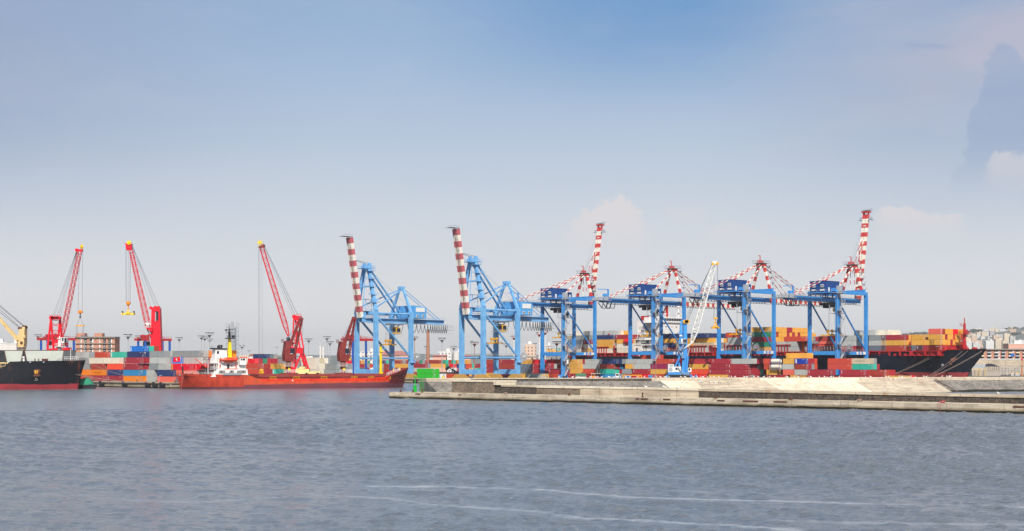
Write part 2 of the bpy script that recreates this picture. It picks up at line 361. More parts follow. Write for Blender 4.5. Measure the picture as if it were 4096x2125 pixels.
# ---------------------------------------------------------------- mesh helpers
class MB:
    def __init__(s): s.v = []; s.f = []; s.m = []
    def face(s, pts, mi=0):
        n = len(s.v); s.v.extend([tuple(p) for p in pts]); s.f.append(tuple(range(n, n + len(pts)))); s.m.append(mi)
    def hexa(s, p, mi=0, skip=()):
        """8 points: bottom loop 0-3, top loop 4-7 (both counter-clockwise seen from above)"""
        n = len(s.v); s.v.extend([tuple(q) for q in p])
        for k, q in enumerate(((3, 2, 1, 0), (4, 5, 6, 7), (0, 1, 5, 4), (1, 2, 6, 5), (2, 3, 7, 6), (3, 0, 4, 7))):
            if k not in skip: s.f.append(tuple(n + i for i in q)); s.m.append(mi)
    def box(s, x0, y0, z0, x1, y1, z1, mi=0):
        x0, x1 = min(x0, x1), max(x0, x1); y0, y1 = min(y0, y1), max(y0, y1); z0, z1 = min(z0, z1), max(z0, z1)
        s.hexa([(x0, y0, z0), (x1, y0, z0), (x1, y1, z0), (x0, y1, z0), (x0, y0, z1), (x1, y0, z1), (x1, y1, z1), (x0, y1, z1)], mi)
    def beam(s, p, q, w, h=None, mi=0, up=(0, 0, 1), caps=True, w2=None, h2=None):
        p = Vector(p); q = Vector(q); h = h or w; d = (q - p)
        if d.length < 1e-6: return
        d.normalize(); up = Vector(up)
        if abs(d.dot(up)) > .97: up = Vector((0, 1, 0)) if abs(d.y) < .9 else Vector((1, 0, 0))
        sx = d.cross(up).normalized(); uy = sx.cross(d).normalized()
        w2 = w2 or w; h2 = h2 or h
        a = [p + sx * i * w / 2 + uy * j * h / 2 for i, j in ((-1, -1), (1, -1), (1, 1), (-1, 1))]
        b = [q + sx * i * w2 / 2 + uy * j * h2 / 2 for i, j in ((-1, -1), (1, -1), (1, 1), (-1, 1))]
        n = len(s.v); s.v.extend([tuple(x) for x in a + b])
        fs = [(0, 1, 5, 4), (1, 2, 6, 5), (2, 3, 7, 6), (3, 0, 4, 7)]
        if caps: fs += [(3, 2, 1, 0), (4, 5, 6, 7)]
        for f in fs: s.f.append(tuple(n + i for i in f)); s.m.append(mi)
    def tube(s, p, q, r, n=8, mi=0, r2=None, caps=True):
        p = Vector(p); q = Vector(q); d = q - p
        if d.length < 1e-6: return
        d.normalize(); up = Vector((0, 0, 1)) if abs(d.z) < .95 else Vector((1, 0, 0))
        sx = d.cross(up).normalized(); uy = sx.cross(d).normalized(); r2 = r if r2 is None else r2
        k = len(s.v)
        for c, rr in ((p, r), (q, r2)):
            for i in range(n):
                a = 2 * math.pi * i / n; s.v.append(tuple(c + (sx * math.cos(a) + uy * math.sin(a)) * rr))
        for i in range(n):
            j = (i + 1) % n; s.f.append((k + i, k + j, k + n + j, k + n + i)); s.m.append(mi)
        if caps:
            s.f.append(tuple(k + i for i in reversed(range(n)))); s.m.append(mi)
            s.f.append(tuple(k + n + i for i in range(n))); s.m.append(mi)
    def path(s, pts, r, n=5, mi=0):
        for a, b in zip(pts, pts[1:]): s.tube(a, b, r, n, mi, caps=False)
    def stripe(s, p, q, w, h, nb, ma, mb, up=(0, 0, 1), rnd=False):
        p = Vector(p); q = Vector(q)
        for i in range(nb):
            a = p.lerp(q, i / nb); b = p.lerp(q, (i + 1) / nb); e = i in (0, nb - 1)
            if rnd: s.tube(a, b, w / 2, 7, ma if i % 2 == 0 else mb, caps=False)
            else: s.beam(a, b, w, h, ma if i % 2 == 0 else mb, up, caps=e)
    def lattice(s, p, q, w, h, nb, rc, rb, mi=0, w2=None, h2=None, up=(0, 0, 1)):
        """four chords with zig-zag bracing, tapered towards both ends"""
        p = Vector(p); q = Vector(q); d = (q - p).normalized(); up = Vector(up)
        sx = d.cross(up).normalized(); uy = sx.cross(d).normalized(); w2 = w2 or w; h2 = h2 or h
        def ring(t):
            c = p.lerp(q, t); k = min(1, .35 + t * 5); ww = (w + (w2 - w) * t) * k; hh = (h + (h2 - h) * t) * k
            return [c + sx * i * ww / 2 + uy * j * hh / 2 for i, j in ((-1, -1), (1, -1), (1, 1), (-1, 1))]
        rs = [ring(i / nb) for i in range(nb + 1)]
        for a, b in zip(rs, rs[1:]):
            for k in range(4): s.tube(a[k], b[k], rc, 5, mi, caps=False)
        for i, (a, b) in enumerate(zip(rs, rs[1:])):
            for k in range(4):
                j = (k + 1) % 4
                if (i + k) % 2: s.tube(a[k], b[j], rb, 4, mi, caps=False)
                else: s.tube(a[j], b[k], rb, 4, mi, caps=False)
                if i % 2 == 0: s.tube(a[k], a[j], rb, 4, mi, caps=False)
    def rail(s, pts, h=1.1, r=.04, step=2.0, mi=0):
        for a, b in zip(pts, pts[1:]):
            a = Vector(a); b = Vector(b); n = max(1, int((b - a).length / step))
            for k in (h, h * .55): s.tube(a + Vector((0, 0, k)), b + Vector((0, 0, k)), r, 4, mi, caps=False)
            for i in range(n + 1):
                c = a.lerp(b, i / n); s.tube(c, c + Vector((0, 0, h)), r, 4, mi, caps=False)
    def ball(s, c, r, mi=0, nu=8, nv=5, sz=(1, 1, 1)):
        k = len(s.v); c = Vector(c)
        for j in range(1, nv):
            th = math.pi * j / nv
            for i in range(nu):
                a = 2 * math.pi * i / nu
                s.v.append((c.x + r * sz[0] * math.sin(th) * math.cos(a), c.y + r * sz[1] * math.sin(th) * math.sin(a), c.z + r * sz[2] * math.cos(th)))
        t = len(s.v); s.v.append((c.x, c.y, c.z + r * sz[2])); s.v.append((c.x, c.y, c.z - r * sz[2]))
        for i in range(nu):
            j = (i + 1) % nu
            s.f.append((t, k + i, k + j)); s.m.append(mi)
            for q in range(nv - 2): s.f.append((k + q * nu + i, k + (q + 1) * nu + i, k + (q + 1) * nu + j, k + q * nu + j)); s.m.append(mi)
            s.f.append((t + 1, k + (nv - 2) * nu + j, k + (nv - 2) * nu + i)); s.m.append(mi)
    def prism(s, pts, vec, mi=0):
        """flat outline pushed along vec, closed"""
        vec = Vector(vec); n = len(pts); k = len(s.v)
        s.v.extend([tuple(p) for p in pts]); s.v.extend([tuple(Vector(p) + vec) for p in pts])
        s.f.append(tuple(k + i for i in reversed(range(n)))); s.m.append(mi)
        s.f.append(tuple(k + n + i for i in range(n))); s.m.append(mi)
        for i in range(n):
            j = (i + 1) % n; s.f.append((k + i, k + j, k + n + j, k + n + i)); s.m.append(mi)
    def add(s, o, mat):
        n = len(s.v); s.v.extend([tuple(mat @ Vector(p)) for p in o.v]); s.f.extend([tuple(n + i for i in f) for f in o.f]); s.m.extend(o.m)
    def mesh(s, name, mats, smooth=False):
        me = bpy.data.meshes.new(name); me.from_pydata(s.v, [], s.f)
        for k in mats: me.materials.append(M[k])
        me.polygons.foreach_set('material_index', s.m)
        if smooth: me.polygons.foreach_set('use_smooth', [True] * len(s.f))
        me.update(); return me
    def build(s, name, mats, parent=None, smooth=False, fix=False):
        if isinstance(mats, str): mats = [mats]
        me = s.mesh(name, mats, smooth)
        if fix:
            import bmesh
            bm = bmesh.new(); bm.from_mesh(me); bmesh.ops.remove_doubles(bm, verts=bm.verts, dist=1e-4)
            bmesh.ops.recalc_face_normals(bm, faces=bm.faces); bm.to_mesh(me); bm.free()
        o = bpy.data.objects.new(name, me); COL.objects.link(o)
        if parent: o.parent = parent
        return o

def tag(o, label=None, cat=None, group=None, kind=None):
    if label: o['label'] = label
    if cat: o['category'] = cat
    if group: o['group'] = group
    if kind: o['kind'] = kind
    return o
def thing(name, label, cat, loc=(0, 0, 0), rz=0.0, group=None):
    o = bpy.data.objects.new(name, None); COL.objects.link(o); o.empty_display_size = .5
    o.location = loc; o.rotation_euler = (0, 0, rz); return tag(o, label, cat, group)
def copy_tree(o, loc, rz, label=None, group=None, parent=None):
    c = o.copy(); COL.objects.link(c)
    if parent: c.parent = parent
    else:
        c.location = loc; c.rotation_euler = (0, 0, rz)
        if label: c['label'] = label
        if group: c['group'] = group
    for ch in list(o.children): copy_tree(ch, None, None, parent=c)
    return c
def text_mesh(name, body, size, mat, parent, loc, rot, extr=.01, font_stretch=1.0):
    cu = bpy.data.curves.new(name, 'FONT'); cu.body = body; cu.size = size; cu.extrude = extr; cu.align_x = 'CENTER'; cu.align_y = 'CENTER'; cu.resolution_u = 2
    ob = bpy.data.objects.new(name + '_src', cu); COL.objects.link(ob)
    dg = bpy.context.evaluated_depsgraph_get(); me = bpy.data.meshes.new_from_object(ob.evaluated_get(dg)); bpy.data.objects.remove(ob); bpy.data.curves.remove(cu)
    me.materials.clear(); me.materials.append(M[mat]); o = bpy.data.objects.new(name, me); COL.objects.link(o)
    o.parent = parent; o.location = loc; o.rotation_euler = rot; o.scale = (font_stretch, 1, 1); return o

# ---------------------------------------------------------------- shipping containers
TH = 2.66                                       # one tier
def container_mesh(L, code, mark):
    b = MB(); Wd, H = 2.44, 2.59
    b.box(.05, .05, .14, L - .05, Wd - .05, H - .04)
    for x in (0, L - .16):
        for y in (0, Wd - .16): b.box(x, y, .0, x + .16, y + .16, H)
    for y in (0, Wd - .12):
        b.box(.16, y, 0, L - .16, y + .12, .17); b.box(.16, y + .02, H - .12, L - .16, y + .10, H - .005)
    for x in (0, L - .12):
        b.box(x, .16, 0, x + .12, Wd - .16, .17); b.box(x + .02, .16, H - .12, x + .10, Wd - .16, H - .005)
    n = int(L / .62)                            # pressed ribs on both long sides
    for i in range(n):
        x = .3 + (L - .6) * (i + .5) / n
        for y0, y1 in ((.02, .05), (Wd - .05, Wd - .02)): b.box(x - .15, y0, .2, x + .15, y1, H - .16)
    if mark == 'v':                             # owner's code down the left end, small warning plate at the right
        for k in range(5): b.box(.7, .008, 1.0 + k * .27, 1.05, .02, 1.19 + k * .27, 1)
        b.box(L - 1.0, .008, .45, L - .7, .02, .75, 2)
        b.box(L - 1.5, .008, 1.9, L - .7, .02, 2.05, 1)
    elif mark == 'w':                           # broad white name panel upright at the left
        b.box(.5, .008, .35, 1.25, .02, 2.3, 1); b.box(L - 1.5, .008, 1.95, L - .7, .02, 2.1, 1)
    elif mark == 's':
        b.box(L - 1.6, .008, 2.0, L - .6, .02, 2.12, 1)
    return b.mesh('container', ['container_' + code, 'mark_white', 'mark_orange'])
def door_mesh(code, end):
    b = MB(); H = 2.59
    for y in (.17, 1.23): b.box(.0, y, .18, .05, y + 1.04, H - .13)
    for y in (.40, .92, 1.50, 2.02): b.tube((.085, y, .14), (.085, y, H - .10), .032, 5, 1)
    for y in (.40, .92, 1.50, 2.02): b.box(.06, y - .05, 1.0, .11, y + .22, 1.07, 1)
    if end: b.box(.052, 1.40, 1.9, .066, 2.1, 2.2, 2); b.box(.052, .35, .4, .066, .62, .65, 3)
    return b.mesh('door', ['container_' + code, 'galvanised', 'mark_white', 'mark_orange'])
_cm = {}; _dm = {}
CONT = []                                       # dicts of every container before linking
MARKS = {'D': 'v', 'b': 's', 'o': 's', 'T': 'w', 'E': 'w', 'O': 's', 'R': 's', 'C': 's', 'N': 's', 'Y': 's', 'B': 'w', 'U': 'w'}
def bay(px, K, z0, tiers, L=12.19, place='', shift=0.0, h=TH):
    """tiers: list of (tier, rows[, px[, L]]); rows run from the side facing us away: the first shows its long side, the rest only their ends"""
    bq0 = K / R2
    for t in tiers:
        tier, rows = t[0], t[1]; p = t[2] if len(t) > 2 else px; LL = t[3] if len(t) > 3 else L
        g = on_line(p, K); a = (g.x - g.y) / R2
        for i, c in enumerate(rows):
            if c == '.': continue
            bb = bq0 + i * 2.58 + shift
            jit = random.uniform(-.06, .06)
            CONT.append(dict(a=a + jit + (0 if i == 0 else random.uniform(-.1, .1)), b=bb, z=z0 + tier * h, L=LL, c=c, tier=tier, row=i, place=place))
def link_containers():
    byname = {'quay': 'in stacks behind the breakwater', 'west': 'in stacks left of the red ship', 'pier': 'in stacks beyond the red ship',
              'far': 'in the far yard', 'ship': 'on the big black ship', 'near': 'at the quay edge'}
    for c in CONT:
        p = AV * (c['a'] + (c['L'] / 2 if c['row'] == 0 else c['L'])) + BV * c['b']
        c['px'] = CX + F * p.x / p.y; c['d'] = p.y
        ct, st = abs((AV.x - p.x / p.y * AV.y)), abs(BV.x - p.x / p.y * BV.y)
        c['wt'] = ((c['L'] * ct if c['row'] == 0 else 0) + 2.44 * st) / p.y
    CONT.sort(key=lambda c: -c['wt'])
    keep = CONT[:298]; rest = CONT[298:]
    ords = ['first', 'second', 'third', 'fourth', 'fifth', 'sixth', 'seventh', 'eighth', 'ninth', 'tenth', 'eleventh', 'twelfth', 'thirteenth', 'fourteenth', 'fifteenth', 'sixteenth', 'seventeenth', 'eighteenth', 'nineteenth', 'twentieth'] + [t_ + '-' + s for t_ in ('twenty', 'thirty', 'forty') for s in ('first', 'second', 'third', 'fourth', 'fifth', 'sixth', 'seventh', 'eighth', 'ninth')]
    tiern = ['bottom', 'second', 'third', 'fourth', 'fifth', 'sixth']
    groups = {}
    for c in CONT: groups.setdefault((c['place'], c['tier'], c['c'], c['row'] > 0), []).append(c)
    for g in groups.values():
        g.sort(key=lambda c: c['px'])
        for i, c in enumerate(g):
            nm = CODES[c['c']][0]; size = 'end of a ' if c['row'] else ('short ' if c['L'] < 8 else 'long ')
            form = ('end-on %s container' % nm) if c['row'] else ('%s%s container' % (size, nm))
            if len(g) == 1: c['label'] = 'only %s, %s tier, %s' % (form, tiern[c['tier']], byname[c['place']])
            else: c['label'] = '%s %s from left, %s tier, %s' % (ords[i], form, tiern[c['tier']], byname[c['place']])
    rot = math.radians(-45)
    for c in keep:
        mk = MARKS.get(c['c'], '') if c['row'] == 0 else ''
        k = (c['L'], c['c'], mk)
        if k not in _cm: _cm[k] = container_mesh(*k)
        pos = AV * c['a'] + BV * c['b']; pos.z = c['z']
        o = bpy.data.objects.new('container', _cm[k]); COL.objects.link(o); o.location = pos; o.rotation_euler = (0, 0, rot)
        tag(o, c['label'], 'container', 'shipping containers ' + byname[c['place']])
        e = random.random() < .5; k2 = (c['c'], e)
        if k2 not in _dm: _dm[k2] = door_mesh(*k2)
        d = bpy.data.objects.new('door', _dm[k2]); COL.objects.link(d); d.parent = o; d.location = (c['L'] - .02, 0, 0)
        c['obj'] = o
    if rest:
        b = MB(); mats = []
        for c in rest:
            k = 'container_' + c['c']
            if k not in mats: mats.append(k)
            m = mats.index(k); q = MB(); q.box(0, 0, .02, c['L'], 2.44, 2.59, m)
            for y in (.3, .9, 1.5, 2.1): q.box(c['L'], y, .1, c['L'] + .06, y + .06, 2.5, m)
            pos = AV * c['a'] + BV * c['b']; pos.z = c['z']
            b.add(q, Matrix.Translation(pos) @ Matrix.Rotation(rot, 4, 'Z'))
        o = b.build('distant_containers', mats)
        tag(o, 'mass of small far-off containers stacked in the yard and aboard the big black ship', 'containers', kind='stuff')

# ---------------------------------------------------------------- water: displaced waves, finer rows near the viewer
def build_water():
    ys = [14.0]
    while ys[-1] < 760: ys.append(ys[-1] + max(.16, (ys[-1] / 1000.0) ** 2 * 6.0))
    ys = np.array(ys); NU = 900
    us = np.linspace(-.62, .62, NU)
    Y, U = np.meshgrid(ys, us, indexing='ij'); Xg = U * Y
    dy = np.gradient(ys)[:, None]; du = (us[1] - us[0]) * Y
    H = np.zeros_like(Xg); DX = np.zeros_like(Xg); DY = np.zeros_like(Xg)
    r = np.random.default_rng(11)
    lam = np.exp(r.uniform(math.log(.55), math.log(8.0), 84)); lam.sort()
    miss = np.zeros_like(Xg)
    for L in lam:
        th = r.normal(math.radians(250), .62); k = 2 * math.pi / L
        amp = .0036 * L ** .55 * r.uniform(.6, 1.3)
        ph = r.uniform(0, 6.28)
        a = k * (math.cos(th) * Xg + math.sin(th) * Y) + ph
        fade = np.clip((L / np.maximum(dy, du * .8) - 1.2) / 1.5, 0, 1)
        g = amp * fade; miss += (amp * k) ** 2 * .5 * (1 - fade ** 2)
        H += g * np.sin(a); DX += -g * .8 * math.cos(th) * np.cos(a); DY += -g * .8 * math.sin(th) * np.cos(a)
    # scattered steep little crests on top of the gentle ripple
    Sx = np.zeros_like(Xg)
    for L in np.exp(r.uniform(math.log(.9), math.log(2.8), 34)):
        th = r.normal(math.radians(265), .30); k = 2 * math.pi / L
        Sx += np.sin(k * (math.cos(th) * Xg + math.sin(th) * Y) + r.uniform(0, 6.28)) * np.clip((L / np.maximum(dy, du * .8) - 1.0) / 1.0, 0, 1) * L ** .2
    Sx /= max(Sx.std(), 1e-6); H += .050 * np.tanh(1.3 * np.maximum(0, Sx - 1.0))
    # calmer slicks / foam threads drifting across the near water (plan coordinates, metres)
    foam = np.zeros_like(Xg); calm = np.ones_like(Xg)
    def gp(px, py): d = F * CH / (py - HY); return (X(px, d), d)
    lines = [([(1480, 1945), (1800, 1950), (2200, 1962), (2480, 1988), (2900, 1999), (3500, 2015), (4200, 2030)], .55, 1.0),
             ([(1100, 1968), (1500, 1992), (1750, 2020), (2150, 2048), (2350, 2075), (2650, 2088), (3000, 2110), (3400, 2140)], .55, .9),
             ([(180, 1978), (330, 1982), (520, 2000), (800, 2010), (1100, 1990)], .7, .55),
             ([(-200, 1905), (40, 1925), (80, 1930)], .5, .4), ([(2700, 1962), (3200, 1985), (3700, 1980), (4300, 1990)], .5, .5), ([(3100, 2085), (3600, 2095), (4300, 2100)], .6, .7),
             ([(2300, 1800), (2900, 1806), (3600, 1795)], .9, .25), ([(600, 1765), (1300, 1790), (1900, 1800)], 1.2, .22)]
    wob = np.zeros_like(Xg)
    for L in (1.3, 2.6, 5.5, 12.0):
        th = r.uniform(0, 6.28); wob += .09 * L ** .7 * np.sin(2 * math.pi / L * (math.cos(th) * Xg + math.sin(th) * Y) + r.uniform(0, 6))
    for pts, wd, st in lines:
        p = np.array([gp(*q) for q in pts]); best = np.full_like(Xg, 1e9)
        sel = (Y < p[:, 1].max() + 12) & (Y > p[:, 1].min() - 12)
        xs, yy = Xg[sel], Y[sel]; bs = np.full(xs.shape, 1e9)
        for q0, q1 in zip(p, p[1:]):
            e = q1 - q0; tt = np.clip(((xs - q0[0]) * e[0] + (yy - q0[1]) * e[1]) / (e @ e), 0, 1)
            bs = np.minimum(bs, np.hypot(xs - q0[0] - tt * e[0], yy - q0[1] - tt * e[1]))
        best[sel] = bs + np.abs(wob[sel]) * 1.1
        wd = wd * 2.0; foam = np.maximum(foam, st * np.clip(1.3 - best / wd, 0, 1)); calm = np.minimum(calm, 1 - .62 * st * np.exp(-(best / (wd * 3)) ** 2))
    # gust patches: rougher and smoother areas
    g = np.zeros_like(Xg)
    for L in (28, 45, 70, 110, 160):
        th = r.uniform(0, 6.28); g += np.sin(2 * math.pi / L * (math.cos(th) * Xg * .6 + math.sin(th) * Y * 1.3) + r.uniform(0, 6))
    rough = np.clip(1.0 + .16 * g + .30 * np.clip(U * 3 + .15, -1, 1), .45, 1.6)
    sg = H.std(); H = H + .30 * (H * H / sg - sg)
    amp = calm * rough
    V = np.stack([Xg + DX * amp, Y + DY * amp, H * amp], -1).reshape(-1, 3)
    NY = len(ys); idx = np.arange(NY * NU).reshape(NY, NU)
    q = np.stack([idx[:-1, :-1], idx[:-1, 1:], idx[1:, 1:], idx[1:, :-1]], -1).reshape(-1, 4)
    # flat outer sea, slightly lower, tucked under the edge
    e = len(V); yf = ys[-1]
    outer = np.array([[-9000, -600, -.35], [9000, -600, -.35], [9000, 1200, -.35], [-9000, 1200, -.35]])
    V = np.concatenate([V, outer]); nq = len(q)
    me = bpy.data.meshes.new('water')
    me.vertices.add(len(V)); me.vertices.foreach_set('co', V.astype(np.float32).ravel())
    nf = nq + 1; me.loops.add(nf * 4); me.polygons.add(nf)
    li = np.concatenate([q.ravel(), np.arange(e, e + 4)]).astype(np.int32)
    me.loops.foreach_set('vertex_index', li)
    me.polygons.foreach_set('loop_start', np.arange(0, nf * 4, 4, dtype=np.int32))
    me.polygons.foreach_set('use_smooth', np.ones(nf, bool))
    me.update(calc_edges=True)
    at = me.attributes.new('foam', 'FLOAT', 'POINT'); at.data.foreach_set('value', np.concatenate([foam.ravel(), np.zeros(4)]).astype(np.float32))
    ac = me.attributes.new('chop', 'FLOAT', 'POINT'); ac.data.foreach_set('value', np.concatenate([np.sqrt(miss).ravel(), np.full(4, .2)]).astype(np.float32))
    m, t, b = _mat('sea_water')
    tcn = t.new('ShaderNodeTexCoord'); ob = tcn.outputs['Object']
    fa = t.new('ShaderNodeAttribute'); fa.attribute_name = 'foam'
    nz = t.noise(ob, 2.2, 5, .7, .5)
    fm = t.math('MULTIPLY', t.ss(t.math('SUBTRACT', fa.outputs['Fac'], t.math('MULTIPLY', t.math('SUBTRACT', nz, .5), .7)), .15, 1.0), .42)
    c = t.mix(fm, (.146, .168, .192, 1), (.56, .60, .64, 1))
    t.l.new(c, b.inputs['Base Color'])
    b.inputs['IOR'].default_value = 2.05
    ca = t.new('ShaderNodeAttribute'); ca.attribute_name = 'chop'   # slope of the wavelets too small for the mesh
    t.setin(b.inputs['Roughness'], t.math('ADD', t.math('ADD', .12, t.math('MULTIPLY', fm, .4)), t.math('MULTIPLY', ca.outputs['Fac'], .6), clamp=True))
    n1 = t.noise(t.mapping(ob, (.8, 1.5, 1)), .95, 4, .60, .3); n2 = t.noise(t.mapping(ob, (1.0, 1.7, 1), rot=(0, 0, .4)), .33, 3, .6)
    bp = t.new('ShaderNodeBump'); bp.inputs['Strength'].default_value = 1.0; bp.inputs['Distance'].default_value = .26
    t.l.new(t.math('ADD', n1, t.math('MULTIPLY', n2, 1.2)), bp.inputs['Height']); t.l.new(bp.outputs[0], b.inputs['Normal'])
    me.materials.append(m)
    o = bpy.data.objects.new('water', me); COL.objects.link(o); tag(o, kind='structure')
build_water()

# ---------------------------------------------------------------- land: piers and the town's flat ground, one sheet with quay walls
GZ = 2.3
def PK(u, K): d = K / (1 + u); return (u * d, d)
shore = [PK(-.55, 445), PK(-.24, 445), (-62.5, 628.0), (-68.0, 762.0), PK(-.0855, 699), PK(.27, 699), (243.6, 645.4), PK(.03, 889), PK(.03, 1100), PK(.60, 1100),
         (3000, 1500), (10000, 13500), (-10000, 13500), (-3000, 1500)]
b = MB(); pts = [(x, y, GZ) for x, y in shore]
b.face(pts, 0)
for p, q in zip(shore, shore[1:] + shore[:1]): b.face([(q[0], q[1], GZ), (p[0], p[1], GZ), (p[0], p[1], -3), (q[0], q[1], -3)], 1)
o = b.build('ground', ['yard_asphalt', 'concrete_pier']); tag(o, kind='structure')
# coping beam along the visible quay edges
b = MB()
for p, q in ((shore[0], shore[1]), (shore[1], shore[2]), (shore[4], shore[5]), (shore[5], shore[6]), (shore[6], shore[7]), (shore[8], shore[9])):
    b.beam((p[0], p[1], GZ + .02), (q[0], q[1], GZ + .02), 1.3, .5)
o = b.build('quay_kerb', ['concrete_pier']); tag(o, kind='structure')

# ---------------------------------------------------------------- breakwater: low landing quay with parapet, and the armoured mole behind
ML = math.atan2(-132, 139)
mol = thing('breakwater', 'low concrete landing quay with dark stone parapet nearest the viewer', 'breakwater', (X(1556, 418), 418, 0), ML)
def mol_s(px): u = (px - CX) / F; return (36.1 + 418 * u) / (.725 + .6885 * u)
b = MB(); LQ = 262.0
segs = [0, 15, 38, 61, 88, 120, 152, 190, 228, LQ]
for x0, x1 in zip(segs, segs[1:]):
    dz = random.uniform(-.04, .04); b.box(x0 + .02, random.uniform(-.05, .05), -3, x1 - .02, 8.6, 1.82 + dz)
b.build('landing_quay', ['concrete_quay'], mol)
def pz(x): return 4.35 - .0042 * x if x > 36 else 5.4
def wall(x0, x1, mat, z0, z1, y0=6.4, y1=12.6, rag=0.0):
    b = MB(); b.hexa([(x0, y0, -3), (x1, y0, -3), (x1, y1, -3), (x0, y1, -3), (x0, y0 + .3, z0), (x1, y0 + .3, z1), (x1, y1, z1), (x0, y1, z0)])
    return b.build('parapet', [mat], mol)
s1, s2, s3, s4, s5 = mol_s(1740), mol_s(1912), mol_s(2080), mol_s(2255), mol_s(2730)
wall(s1, s2, 'stone_speckled', 5.0, 5.0); wall(s2, s3, 'stone_dark', pz(s2 + 1) - .4, pz(s3) - .4); wall(s3, s4, 'stone_speckled', pz(s3) - .5, pz(s4) - .5)
wall(s4, s5, 'concrete_warm', pz(s4) - .4, pz(s5) - .4, y0=6.35); wall(s5, LQ, 'stone_dark', pz(s5) - .5, pz(LQ) - .5)
def cap(x0, x1, z0, z1, mat='concrete_pale', h=.45, y0=6.5, y1=12.8):
    b = MB(); b.hexa([(x0, y0, z0 - h), (x1, y0, z1 - h), (x1, y1, z1 - h), (x0, y1, z0 - h), (x0, y0, z0), (x1, y0, z1), (x1, y1, z1), (x0, y1, z0)])
    return b.build('coping', [mat], mol)
cap(s1 - .3, s2 + 2.6, 5.5, 5.45, h=.5); cap(s2 + 2.6, s3, pz(s2 + 3), pz(s3) - .05, 'concrete_warm', h=.4); cap(s3, s4, pz(s3), pz(s4), h=.5); cap(s4, s5, pz(s4), pz(s5), h=.4); cap(s5, LQ, pz(s5), pz(LQ), 'concrete_warm', h=.5)
b = MB(); b.box(s2, 6.2, 4.2, s2 + 2.5, 12.6, 5.0); b.build('coping', ['concrete_pale'], mol)
for px, wdt in ((1668, 1.1), (1678, 1.0), (1840, 1.2), (2551, 1.2), (2578, 2.2), (2668, 2.2), (2885, 2.1), (3003, 4.2), (3122, 3.6), (4086, 3.4)):
    b = MB(); s = mol_s(px); b.box(s - wdt / 2, -.12, 1.25 if wdt < 4 else 1.2, s + wdt / 2, -.02, 1.55); b.build('rubbing_plate', ['rust_iron'], mol)
bollard_lab = {1592: 'stubby rusty bollard nearest the outer end of the landing quay', 1642: 'short rusty bollard just right of the green beacon', 1678: 'tall slim rusty bollard right of the green beacon',
    1846: 'rusty bollard with rope in front of the speckled parapet', 2012: 'rusty bollard with white rope left of the dark stone parapet joint', 2266: 'rusty bollard where the dark parapet meets the plain concrete',
    2560: 'tall rusty bollard in front of the plain concrete parapet', 2852: 'rusty bollard left of the long rust-stained plates', 3152: 'rusty bollard right of the long rust-stained plates', 3428: 'rusty bollard with hanging rope on landing quay below pale mole slope',
    3762: 'bollard wrapped in pale and red ropes on the landing quay'}
def bollard_mesh(h, r):
    b = MB(); b.tube((0, 0, -.02), (0, 0, h * .72), r * .8, 9, 0, r * .62); b.tube((0, 0, h * .72), (0, 0, h), r * 1.05, 9, 0, r * .95); b.tube((0, 0, -.05), (0, 0, .07), r * 1.5, 9); return b
mq = Matrix.Translation((X(1556, 418), 418, 0)) @ Matrix.Rotation(ML, 4, 'Z')
for i, (px, lb) in enumerate(bollard_lab.items()):
    tall = px in (1678, 2560)
    o = bollard_mesh(1.05 if tall else .62, .26 if tall else .36).build('bollard', ['rust_iron'], None, True)
    o.location = mq @ Vector((mol_s(px), 1.1, 1.85)); tag(o, lb, 'bollard', 'bollards on the landing quay')
    if px in (1846, 2012, 3428, 3762):
        b = MB(); c = 'rope' if px != 3762 else 'boom_red_faded'
        for k in range(3): b.path([(math.cos(a) * .42, math.sin(a) * .42, .15 + k * .12) for a in [j * .7 for j in range(10)]], .06)
        b.path([(.1, -.4, .25), (.05, -1.1, .05), (.02, -1.28, -.9), (.06, -1.32, -1.8)], .035); b.path([(-.2, -.4, .3), (-.5, -1.1, .05), (-.55, -1.25, -.7)], .05)
        q = b.build('mooring_rope', [c]); q.location = o.location; q.rotation_euler = (0, 0, ML)
        tag(q, {1846: 'old rope coiled round the bollard before the speckled parapet', 2012: 'white rope hanging from the bollard left of the parapet joint', 3428: 'dark rope hanging from the bollard below the pale slope', 3762: 'red rope dangling from the bollard down to the water'}[px], 'rope')

MA = math.atan2(88, 210.6)
mo2 = thing('breakwater', 'long sloping mole of stone and pale concrete patches behind the landing quay', 'breakwater', (X(1740, 432), 432, 0), MA)
def mol2(px): u = (px - CX) / F; return (23.4 + 432 * u) / (.923 - .385 * u)
def c2(x): return 5.42 - .0018 * x
def slope(x0, x1, mat, skew=2.5):
    b = MB(); z0, z1 = c2(x0) - .85, c2(x1) - .85
    b.hexa([(x0 + skew, -1.6, -1), (x1 + skew, -1.6, -1), (x1, 16, -1), (x0, 16, -1), (x0, 9, z0), (x1, 9, z1), (x1, 16, z1), (x0, 16, z0)])
    b.build('slope', [mat], mo2)
def crest(x0, x1, mat):
    b = MB(); b.hexa([(x0, 9.0, c2(x0) - .9), (x1, 9.0, c2(x1) - .9), (x1, 15.5, c2(x1) - .9), (x0, 15.5, c2(x0) - .9), (x0, 9.15, c2(x0)), (x1, 9.15, c2(x1)), (x1, 15.5, c2(x1)), (x0, 15.5, c2(x0))])
    b.build('crest_wall', [mat], mo2)
e = [mol2(p) for p in (1745, 2695, 2830, 2945, 3122, 3480, 3795)] + [mol2(4096) + 90]
for x0, x1, mt in zip(e, e[1:], ('stone_revetment', 'concrete_pale', 'concrete_warm', 'concrete_warm', 'concrete_pale', 'concrete_warm', 'stone_revetment')): slope(x0, x1, mt)
f = [mol2(p) for p in (1745, 1925, 2660, 3100, 3500)] + [mol2(4096) + 90]
